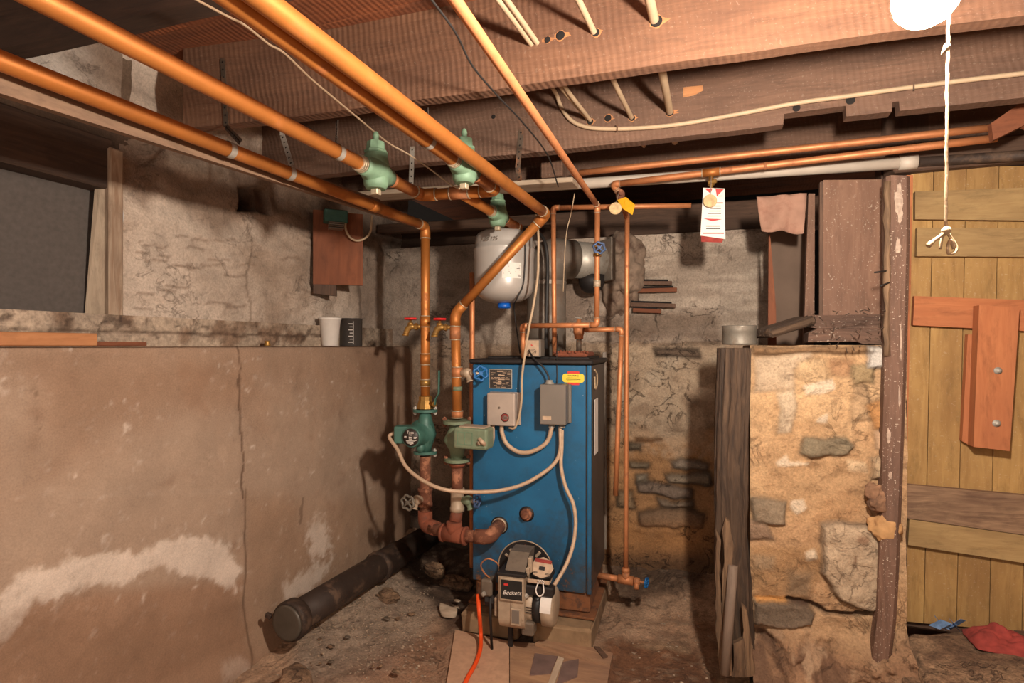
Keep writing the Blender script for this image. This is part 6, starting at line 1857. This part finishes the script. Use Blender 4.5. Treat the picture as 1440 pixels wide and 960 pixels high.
# ================================================================== LEFT SIDE THINGS
# waste pipe on the floor along the wall
SX = -1.615
s0, s1 = P(405, 875, x=SX), P(588, 762, x=SX)
sd = (s1 - s0).normalized()
ws = thing('waste_pipe', 'black cast iron waste pipe with capped end along the left wall', 'pipe', s0)
MB().tube([s0 + sd * 0.02, s0.lerp(s1, 0.3), s0.lerp(s1, 0.6), s1 + sd * 0.15], 0.064, 32).build('pipe', 'castiron', ws)
MB().lathe([(0.066, 0.0), (0.078, 0.002), (0.080, 0.012), (0.078, 0.05), (0.068, 0.056)], s0, sd, 36).build('end_hub', 'castiron', ws)
MB().lathe([(0.070, -0.002), (0.069, -0.010), (0.060, -0.012), (0.0, -0.009)], s0, sd, 36).build('end_cap', M.setdefault('capmat', plain('grey_iron_cap', rgb(92, 84, 74), 0.4, 0.3, 0.25, 14)), ws)
hm = s0.lerp(s1, 0.60)
MB().lathe([(0.066, 0), (0.076, 0.006), (0.076, 0.03), (0.070, 0.04), (0.070, 0.20), (0.066, 0.21)], hm, sd, 32).build('joint_hub', 'castiron', ws)
MB().bar(s0 + Vector((-0.08, -0.004, 0.01)), s0 + Vector((-0.105, -0.006, 0.018)), 0.016, 0.02, (0, 0, 1), 0.003).build('cap_lug', 'castiron', ws)
# cup and can on the ledge
LZ = 1.2505
cpos = P(464, 487, x=-1.862)
cu = thing('foam_cup', 'white foam cup on the ledge', 'cup', (cpos.x, cpos.y, LZ))
MB().lathe([(0.036, 0.0), (0.039, 0.004), (0.052, 0.132), (0.056, 0.134), (0.056, 0.142), (0.052, 0.142), (0.049, 0.130), (0.036, 0.008), (0.0, 0.008)], (cpos.x, cpos.y, LZ + 0.001), (0, 0, 1), 32).build('cup_wall', 'styro', cu)
cpos = P(493.5, 487, x=-1.855)
mc_ = thing('measuring_can', 'smoky dark measuring container with pale graduation marks', 'container', (cpos.x, cpos.y, LZ))
MB().lathe([(0.056, 0.0), (0.058, 0.003), (0.058, 0.140), (0.061, 0.141), (0.061, 0.146), (0.055, 0.146), (0.055, 0.006), (0.0, 0.006)], (cpos.x, cpos.y, LZ + 0.001), (0, 0, 1), 36).build('can_wall', 'smoke', mc_)
m = MB()
for k in range(7):
    z = LZ + 0.02 + k * 0.016
    for j in range(5 if k % 2 else 7):
        a0 = 0.30 - 0.055 * j
        pts = []
        for a in (a0, a0 - 0.055):
            d = Vector((math.sin(a + 0.5), -math.cos(a + 0.5), 0))
            pts.append(Vector((cpos.x, cpos.y, z)) + d * 0.0586)
        m.add([pts[0], pts[1], pts[1] + Vector((0, 0, 0.0028)), pts[0] + Vector((0, 0, 0.0028))], [(0, 1, 2, 3)])
d = Vector((math.sin(0.82), -math.cos(0.82), 0)); d2 = Vector((math.sin(0.86), -math.cos(0.86), 0))
m.add([Vector((cpos.x, cpos.y, LZ + 0.012)) + d * .0586, Vector((cpos.x, cpos.y, LZ + 0.012)) + d2 * .0586, Vector((cpos.x, cpos.y, LZ + 0.13)) + d2 * .0586, Vector((cpos.x, cpos.y, LZ + 0.13)) + d * .0586], [(0, 1, 2, 3)])
m.build('graduations', 'white', mc_)
# lumber on the ledge
a, b = P(-60, 475, x=-1.80), P(133, 475, x=-1.80)
o = MB().bar((a.x - 0.03, a.y, LZ + 0.020), (b.x - 0.03, b.y, LZ + 0.020), 0.09, 0.038, (0, 0, 1), 0.003).build('lumber', 'newwood')
tag(o, 'fresh cut length of lumber on the ledge under the window', 'lumber')
a, b = P(137, 481, x=-1.80), P(210, 481, x=-1.80)
o = MB().bar((a.x - 0.02, a.y, LZ + 0.008), (b.x - 0.02, b.y, LZ + 0.008), 0.02, 0.014, (0, 0, 1), 0.002).build('wood_stick', 'brownboard')
tag(o, 'thin dark stick on the ledge beside the lumber', 'stick')
o = MB().lathe([(0.012, 0), (0.014, 0.004), (0.010, 0.016), (0.012, 0.022), (0.0, 0.024)], P(376, 486, x=-1.84) * 1.0 + Vector((0, 0, 0.0)), (0, 0, 1), 10).build('brass_fitting', 'brass')
o.location.z = LZ + 0.001
tag(o, 'small brass fitting lying on the ledge', 'fitting')
# brown board with cable box
pL, pR = Vector((-1.905, 2.285, 0)), Vector((-1.735, 2.455, 0))
dn = Vector((0.7, -0.7, 0)).normalized()
zb0 = EYE + 2.83 * (HOR - 400) / F
zb1 = EYE + 2.83 * (HOR - 296) / F
bo_ = thing('backing_board', 'brown board carrying a green cable box high on the left wall', 'board', (pL.x, pL.y, zb0))
MB().prism([pL + Vector((0, 0, zb0)), pR + Vector((0, 0, zb0 + 0.004)), pR + Vector((0, 0, zb1)), pL + Vector((0, 0, zb1))], -dn * 0.02, 'z').build('panel', 'brownboard', bo_)
MB().prism([pL + dn * 0.004 + Vector((0, 0, zb0 - 0.045)), pL.lerp(pR, 0.45) + Vector((0, 0, zb0 - 0.055)), pL.lerp(pR, 0.45) + Vector((0, 0, zb0)), pL + dn * 0.004 + Vector((0, 0, zb0))], -dn * 0.02 - Vector((0.0, -0.012, 0)), 'z').build('board_shadow', 'darkwood', bo_)  # dark strip modelled in place of the shadow below the board
cb = thing('transformer_box', 'small green-grey box with stacked plates on the brown board', 'box', pL.lerp(pR, 0.4) + dn * 0.03 + Vector((0, 0, zb1 - 0.07)))
bc = pL.lerp(pR, 0.42) + dn * 0.036 + Vector((0, 0, zb1 - 0.035))
along = (pR - pL).normalized()
MB().bar(bc - along * 0.055, bc + along * 0.055, 0.066, 0.062, (0, 0, 1), 0.004).build('box_body', 'teal', cb)
m = MB()
for k in range(4): m.bar(bc - along * 0.035 + Vector((0, 0, -0.035 - 0.009 * k)) + dn * 0.02, bc + along * 0.035 + Vector((0, 0, -0.035 - 0.009 * k)) + dn * 0.02, 0.05, 0.005, (0, 0, 1), 0.001)
m.build('core_plates', 'galv', cb)
lp = pL.lerp(pR, 0.62) + dn * 0.012
cable('power_cable', 'white cable loop hanging below the green-grey box', 'cable', [lp + Vector((0, 0, zb1 - 0.03)) + dn * 0.05, lp + Vector((0, 0, zb1 - 0.09)) + dn * 0.03, lp + along * 0.03 + Vector((0, 0, zb1 - 0.135)) + dn * 0.02, lp + along * 0.075 + Vector((0, 0, zb1 - 0.14)) + dn * 0.02, lp + along * 0.12 + Vector((0, 0, zb1 - 0.10)) + dn * 0.03, lp + along * 0.13 + Vector((0, 0, zb1 - 0.01)) + dn * 0.03], 0.0055, 'cable', 'white cables', 10)

# ================================================================== RIGHT SIDE THINGS
def Kp(u, v, k): return P(u, v, k=k)
# post beside the door
m = MB()
kq = 2.205
poly = [(1246, 247), (1281, 247), (1278, 420), (1272, 640), (1264, 800), (1250, 944), (1228, 944), (1236, 800), (1242, 640), (1246, 420)]
ringf = []
Lp = [(1246, 247), (1246, 330), (1246, 420), (1245, 530), (1241, 640), (1240, 720), (1237, 800), (1234, 870), (1220, 985)]
Rp = [(1281, 247), (1281, 330), (1279, 420), (1276, 530), (1272, 640), (1269, 720), (1266, 800), (1262, 870), (1248, 985)]
V, Fc, G = [], [], []
for i, (l, r_) in enumerate(zip(Lp, Rp)):
    a, b = Kp(*l, kq), Kp(*r_, kq)
    jit = random.uniform(-0.004, 0.004)
    c1 = b + Vector((-0.012, -0.0, 0)); 
    for q in (a + Vector((jit, 0.01, 0)), a + Vector((0.014, -0.004 + jit, 0)), b + Vector((-0.014, -0.006, 0)), b + Vector((0, 0.012, 0)), b + Vector((0.0, 0.06, 0)), a + Vector((0, 0.06, 0))):
        V.append(q); G.append((q.z, q.x, q.y))
for i in range(len(Lp) - 1):
    for k in range(6):
        a, b = i * 6 + k, i * 6 + (k + 1) % 6
        Fc.append((a, b, b + 6, a + 6))
Fc += [(0, 1, 2, 3, 4, 5), tuple(len(V) - 1 - i for i in range(6))]
m.add(V, Fc, G)
pst = thing('timber_post', 'tall old timber post between pier and door', 'post', Kp(1240, 944, kq))
m.build('post_shaft', 'post', pst)
fk = M['flake'] = plain('old_white_paint', rgb(176, 152, 134), 0.9, 0, 0.4, 60)
for (u, v, rx, ry) in ((1264, 280, 6, 26), (1263, 345, 4, 14), (1266, 300, 4, 18), (1265, 560, 1.6, 18), (1250, 612, 3.5, 11), (1267, 480, 1.3, 30), (1252, 668, 3, 6)):
    poly = []
    for i in range(18):
        a = 2 * PI * i / 18
        q_ = random.uniform(0.6, 1.1)
        poly.append(Kp(u + rx * q_ * math.cos(a), v + ry * q_ * math.sin(a), kq - 0.0068))
    MB().prism(poly, (0, 0.002, 0)).build('paint_flake', 'flake', pst)
m = MB()
tp_, bt = Kp(1247, 256, kq + 0.01), Kp(1246, 500, kq + 0.01)
m.tube([tp_.lerp(bt, i / 14) + Vector((random.uniform(-.003, .003), -0.006, 0)) for i in range(15)], [0.011 + random.uniform(-.003, .003) for _ in range(15)], 8)
m.build('bark_strip', 'bark', pst)
for i, (u, v, L) in enumerate(((1242, 381, -12), (1247, 397, 9))):
    m = MB(); m.tube([Kp(u + 4, v, kq - 0.004), Kp(u - abs(L), v + 2 + 3 * i, kq - 0.03)], 0.003, 6); m.build('nail', 'soot', pst)
# leaning log post at the pier's left corner
lg = thing('log_post', 'dark rotting log post at the left corner of the pier', 'post', Kp(1030, 950, 2.22))
V, Fc, G = [], [], []
NV, NA = 110, 72
for i in range(NV):
    f = i / (NV - 1)
    v = 489 + (952 - 489) * f
    l = np.interp(v, [489, 600, 700, 800, 900, 952], [1009, 1005, 1004, 1004, 1012, 1018])
    r_ = np.interp(v, [489, 600, 700, 760, 830, 900, 952], [1058, 1053, 1051, 1050, 1056, 1059, 1062])
    a, b = Kp(l, v, 2.22), Kp(r_, v, 2.22)
    c = (a + b) / 2; c.y += 0.055
    R1 = (b - a).length / 2
    for k in range(NA):
        an = 2 * PI * k / NA
        q = np.array([[math.cos(an) * 2.2, math.sin(an) * 2.2, c.z * 0.9]])
        rr = R1 * (1 + 0.24 * (fbm(q, 2.2, 3, 91)[0] - 0.5) + 0.42 * (fbm(q * np.array([[1, 1, 0.35]]), 5, 3, 92)[0] - 0.5))
        if v > 700: rr *= 1 + 0.26 * (fbm(q * np.array([[1, 1, 3.0]]), 1.6, 3, 93)[0] - 0.5)
        p = Vector((c.x + math.cos(an) * rr, c.y + math.sin(an) * rr * 0.8, c.z))
        V.append(p); G.append((p.z, math.cos(an) * R1, math.sin(an) * R1))
for i in range(NV - 1):
    for k in range(NA):
        a, b = i * NA + k, i * NA + (k + 1) % NA
        Fc.append((a, b, b + NA, a + NA))
Fc.append(tuple(range(NA)))
m = MB(); m.add(V, Fc, G, True); m.build('log_trunk', 'log', lg)
def splinter(root, pts, wd, mat='log'):
    m = MB(); m.tube(smoothpath(pts, 4), wd, 7); return m.build('bark_slab', mat, root)
def slab(poly, k, dp=0.025):
    q = []
    for (u0, v0), (u1, v1) in zip(poly, poly[1:] + poly[:1]):
        n_ = max(1, int(math.hypot(u1 - u0, v1 - v0) / 12))
        for i in range(n_):
            t = i / n_
            q.append(Kp(u0 + (u1 - u0) * t + random.uniform(-1.3, 1.3), v0 + (v1 - v0) * t, k + random.uniform(-.004, .004)))
    return MB().prism(q, (0, dp, 0), 'z').build('bark_slab', 'bark', lg)
slab([(1008, 745), (1013, 760), (1012, 820), (1017, 880), (1021, 950), (1012, 950), (1007, 880), (1005, 800)], 2.185)
slab([(1019, 728), (1026, 735), (1031, 770), (1029, 800), (1028, 880), (1030, 950), (1018, 950), (1015, 860), (1018, 790), (1016, 745)], 2.175)
slab([(1044, 850), (1050, 858), (1056, 900), (1063, 950), (1049, 952), (1045, 910)], 2.18)
slab([(1032, 905), (1046, 898), (1050, 952), (1030, 952)], 2.175)
a, b = Kp(1031, 795, 2.165), Kp(1019, 948, 2.10)
b.z = max(b.z, 0.02)
o = MB().tube([a, a.lerp(b, .5), b], 0.0165, 12).build('wood_pole', M.setdefault('greypole', wood('grey_pole', rgb(122, 102, 88), rgb(146, 126, 108), rgb(92, 74, 62))))
tag(o, 'short grey pole leaning against the rotting log post', 'pole')
# ledge of rough timbers on the pier
def ledge_plank(name, label, poly, k, dp, mat, bump=True):
    m = MB(); m.prism([Kp(u, v, k) for u, v in poly], (0, dp, 0))
    return tag(m.build(name, mat), label, 'plank', 'rough planks on the pier')
ledge_plank('rough_plank', 'lower splintered plank on top of the pier', [(1137, 468), (1150, 462), (1243, 463), (1243, 484), (1215, 484), (1205, 480), (1136, 481)], 2.29, 0.12, 'dustwood')
ledge_plank('rough_plank', 'upper dark plank under the tall brown panel', [(1136, 443), (1245, 442), (1245, 462), (1150, 462), (1132, 458)], 2.36, 0.12, 'dustwood')
m = MB()
a, b = Kp(1070, 470, 2.33), Kp(1134, 450, 2.40)
m.bar(a, b, 0.13, 0.035, (0, 0, 1), 0.01)
dbr = tag(m.build('debris_plank', 'log'), 'dirty slanting plank behind the tin', 'plank', 'rough planks on the pier')
m = MB()
for k in range(120):
    p = a.lerp(b, random.random()) if k < 80 else Kp(random.uniform(1136, 1240), random.choice((445, 463, 466, 484)), 2.285) + Vector((random.uniform(-.01, .01), -0.07 + random.uniform(-.015, .005), random.uniform(-.012, .02)))
    d = Vector((random.uniform(-1, 1), random.uniform(-.6, .2), random.uniform(-1, .6))).normalized()
    m.tube([p, p + d * random.uniform(0.006, 0.02)], 0.0016, 5)
o = m.build('dust_fluff', 'log', dbr); o['kind'] = 'stuff'
# tin
tc = Kp(1040, 484, 2.30)
o = thing('round_tin', 'low round grey tin on the pier top', 'tin', (tc.x, tc.y + 0.03, 1.256))
tr_ = (Kp(1065, 480, 2.30) - Kp(1015, 480, 2.30)).length / 2
MB().lathe([(tr_ * 0.97, 0.0), (tr_, 0.003), (tr_, 0.006), (tr_ * 0.985, 0.008), (tr_ * 0.985, 0.046), (tr_ * 1.01, 0.048), (tr_ * 1.01, 0.070), (tr_ * 0.99, 0.073), (tr_ * 0.96, 0.071), (0, 0.069)], (tc.x, tc.y + 0.05, 1.257), (0, 0, 1), 40).build('tin_shell', 'tin', o)
# tall brown panel and the recess
m = MB(); m.prism([Kp(u, v, 2.42) for u, v in [(1158, 253), (1240, 252), (1241, 444), (1157, 445)]], (0, 0.025, 0), 'z')
tag(m.build('tall_panel', 'panelwood'), 'tall brown plank panel above the pier beside the post', 'panel')
m = MB(); m.prism([Kp(u, v, 2.425) for u, v in [(1153, 256), (1158, 254), (1157, 444), (1152, 444)]], (0, 0.03, 0), 'z')
tag(m.build('thin_stud', 'darkwood'), 'thin dark stud along the left side of the tall panel', 'stud')
m = MB(); m.prism([Kp(u, v, 2.55) for u, v in [(1137, 272), (1146, 272), (1145, 486), (1130, 486)]], (0, 0.05, 0), 'z')
tag(m.build('recess_stud', 'panelwood'), 'brown stud left of the dark gap beside the tall panel', 'stud')
m = MB(); m.prism([Kp(u, v, 2.85) for u, v in [(1080, 300), (1134, 300), (1134, 486), (1080, 486)]], (0, 0.015, 0), 'z')
tag(m.build('plywood_sheet', M.setdefault('ply', plain('dusty_plywood', rgb(112, 92, 78), 0.9, 0, 0.15, 10))), 'dusty plywood sheet deep in the recess above the pier', 'sheet')
m = MB(); m.prism([Kp(u, v, 2.62) for u, v in [(1081, 330), (1083, 330), (1091, 430), (1092, 486), (1080, 486)]], (0, 0.03, 0), 'z')
tag(m.build('narrow_board', 'brownboard'), 'narrow reddish slat at the recess left side', 'slat')
# brown paper hanging in the recess
NX, NY = 14, 10
cn = [(1064, 277), (1135, 271), (1130, 327), (1071, 325)]
V, Fc = [], []
for j in range(NY + 1):
    for i in range(NX + 1):
        a, b = i / NX, j / NY
        u = (cn[0][0] * (1 - a) + cn[1][0] * a) * (1 - b) + (cn[3][0] * (1 - a) + cn[2][0] * a) * b
        v = (cn[0][1] * (1 - a) + cn[1][1] * a) * (1 - b) + (cn[3][1] * (1 - a) + cn[2][1] * a) * b + 2.0 * math.sin(a * 9) * b
        p = Kp(u, v, 2.525)
        p.y += 0.012 * math.sin(a * 7 + b * 3) * (0.3 + b) + (fbm(np.array([[a * 3, b * 3, 1.0]]), 2, 3, 97)[0] - .5) * .03
        V.append(p)
for j in range(NY):
    for i in range(NX):
        k = j * (NX + 1) + i
        Fc.append((k, k + 1, k + NX + 2, k + NX + 1))
m = MB(); m.add(V, Fc, None, True)
o = m.build('hanging_sheet', 'cloth')
sm = o.modifiers.new('thick', 'SOLIDIFY'); sm.thickness = 0.003
tag(o, 'stiff brown sheet hanging at the top of the recess', 'sheet')

def floor_h(x, y):
    q = np.array([[x, y, 0.0]])
    px_, py_ = proj(q)
    return float(floor_fn(px_, py_, None, None, q)[0][0])
for i, (u, v, rr, mt) in enumerate(((1238, 704, 0.042, 'stone_lump'), (1245, 742, 0.048, 'stone_lump2'), (1228, 690, 0.028, 'stone_lump'))):
    M.setdefault('stone_lump', plain('clay_lump', rgb(140, 104, 78), 0.95, 0, 0.4, 30, 0.9, rgb(84, 60, 46), 0.5))
    M.setdefault('stone_lump2', plain('ochre_lump', rgb(190, 146, 98), 0.95, 0, 0.3, 24, 0.7, rgb(150, 110, 74), 0.55))
    o = MB().sphere(Kp(u, v, 2.225), rr, (0.9, 0.55, 1.0), 4, 0.7, 20 + i).build('clay_lump', mt)
    tag(o, ['dark crumbling clay lump beside the timber post', 'ochre clay lump below the dark one beside the timber post', 'small clay lump nearest the pale plaster patch by the post'][i], 'lump', 'clay lumps by the post')
# floor stones, cloth and wrapper by the door
def rock(label, poly, z0, th, mat, seed, name='floor_stone'):
    pts = [P(u, v, z=z0 + th * 0.5) for u, v in poly]
    c = sum(pts, Vector()) / len(pts)
    n = len(pts) * 4
    ring = smoothpath(pts + [pts[0]], 4)[:-1]
    V, Fc = [], []
    lv = [(0.96, -th), (1.0, -th * 0.3), (0.97, th * 0.35), (0.90, th * 0.48), (0.8, th * 0.53), (0.65, th * 0.55), (0.5, th * 0.56), (0.35, th * 0.57), (0.2, th * 0.58), (0.08, th * 0.58)]
    for (s_, z) in lv:
        for q in ring:
            p = c + (q - c) * s_; p.z = z0 + th * 0.5 + z - th * 0.5
            w_ = (fbm(np.array([[p.x, p.y, p.z]]), 7, 5, seed)[0] - 0.5) * 1.6
            V.append(p + Vector((w_ * 0.02, w_ * 0.02, w_ * 0.05)))
    k_ = len(ring)
    for i in range(len(lv) - 1):
        for k in range(k_):
            a, b = i * k_ + k, i * k_ + (k + 1) % k_
            Fc.append((a, b, b + k_, a + k_))
    Fc.append(tuple((len(lv) - 1) * k_ + k for k in range(k_)))
    m = MB(); m.add(V, Fc, None, True)
    return tag(m.build(name, mat), label, 'stone', 'stones on the dirt floor')
stm = M['floorstone'] = rock_mat('floor_stone', rgb(176, 142, 110), rgb(122, 94, 72))
rock('large flat stone before the door', [(1262, 896), (1300, 884), (1440, 896), (1560, 930), (1560, 1060), (1330, 1020), (1300, 950)], 0.165, 0.09, stm, 1)
rock('narrow split stone between the post and the large flat stone', [(1254, 894), (1276, 906), (1318, 964), (1300, 1000), (1262, 930)], 0.13, 0.09, stm, 2)
for lab, u, v, rr, sc_, sd_ in (('pale stone under the waste pipe corner', 612, 803, 0.055, (1.1, 0.7, 0.8), 3), ('wedge stone below the middle of the waste pipe', 545, 842, 0.06, (1.2, 0.8, 0.5), 4), ('dark stone between waste pipe and boiler block', 640, 815, 0.06, (1.2, 0.8, 0.6), 9)):
    q = P(u, v, z=0.02); q.z = floor_h(q.x, q.y) + rr * sc_[2] * 0.5
    o = MB().sphere(q, rr, sc_, 4, 0.75, sd_).build('floor_stone', stm)
    tag(o, lab, 'stone', 'stones on the dirt floor')
rock('flat pale chip in the gravel left of the burner', [(618, 845), (640, 852), (642, 858), (622, 856)], 0.02, 0.015, 'board_white', 5)
rock('low rounded stone against the left wall at the bottom edge', [(395, 940), (420, 928), (440, 950), (430, 975), (390, 975)], 0.05, 0.07, stm, 6)
for i in range(26):
    u = random.uniform(430, 650); v = random.uniform(812, 945)
    if u > 600 and v > 868: continue
    p = P(u, v, z=0.015)
    if p.x < -1.70: continue
    r_ = random.uniform(0.006, 0.018)
    o = MB().sphere(p, r_, (1, random.uniform(.6, 1), random.uniform(.3, .6)), 2, 0.9, i).build('pebble', random.choice(['putty', 'floorstone', 'floorstone', 'burnergrey']))
    tag(o, 'small loose pebble in the gravel left of the boiler', 'pebble', 'loose pebbles left of the boiler')
m = MB()
for i in range(1500):
    u = random.gauss(520, 62); v = random.gauss(868, 34)
    if i > 1150: u, v = random.uniform(420, 1000), random.uniform(800, 958)
    if v < 800 + abs(u - 560) * 0.12 or v > 975 or (610 < u < 880 and v > 800): continue
    p = P(u, v, z=0.0)
    if p.x < -1.72 or p.x > -0.02: continue
    p.z = floor_h(p.x, p.y)
    r_ = random.uniform(0.0025, 0.008)
    m.sphere(p, r_, (1, random.uniform(.6, 1), random.uniform(.4, .8)), 1, 0.6, i)
tag(m.build('gravel', M.setdefault('gravelm', plain('gravel', rgb(164, 142, 120), 0.95, 0, 0.5, 40))), 'fine gravel scattered over the dirt floor', 'gravel', None, 'stuff')
# red cloth
NX, NY = 30, 22
c = P(1428, 906, z=0.23)
V, Fc = [], []
for j in range(NY + 1):
    for i in range(NX + 1):
        a, b = i / NX * 2 - 1, j / NY * 2 - 1
        q = np.array([[a, b, 3.3]])
        hh = max(0, 1 - a * a) ** .6 * max(0, 1 - b * b) ** .6
        rg_ = abs(fbm(q, 2.6, 3, 55)[0] - 0.5) * 2
        s_ = 1 + 0.25 * (fbm(q, 1.5, 2, 57)[0] - .5)
        V.append(Vector((c.x + 0.02 + a * 0.145 * s_, c.y - 0.015 + b * 0.075 * s_ - 0.10 * a * 0.3, 0.216 + hh * (0.03 + 0.12 * rg_) + 0.002)))
for j in range(NY):
    for i in range(NX):
        k = j * (NX + 1) + i
        Fc.append((k, k + 1, k + NX + 2, k + NX + 1))
m = MB(); m.add(V, Fc, None, True); o = m.build('red_rag', 'redcloth'); sm = o.modifiers.new('thick', 'SOLIDIFY'); sm.thickness = 0.004
ss = o.modifiers.new('smooth', 'SUBSURF'); ss.levels = 1; ss.render_levels = 1
tag(o, 'crumpled dusty red rag on the stones before the door', 'rag')
c = P(1335, 884, z=0.215)
m = MB()
for k in range(7):
    p = c + Vector((random.uniform(-.035, .035), random.uniform(-.012, .012), 0.004 + random.random() * 0.012))
    d1 = Vector((random.uniform(-1, 1), random.uniform(-.5, .5), random.uniform(-.2, .9))) * 0.028
    d2 = Vector((random.uniform(-1, 1), random.uniform(-1, 1), random.uniform(-.2, .4))) * 0.014
    m.prism([p - d1 - d2, p + d1 - d2, p + d1 + d2, p - d1 + d2], (0, 0.001, 0.001))
m.build('foil_scrap', 'bluefoil')
tag(bpy.data.objects['foil_scrap'], 'pale blue crumpled wrapper at the foot of the door', 'wrapper')
for o in bpy.data.objects:
    if '_mw' in o: del o['_mw']
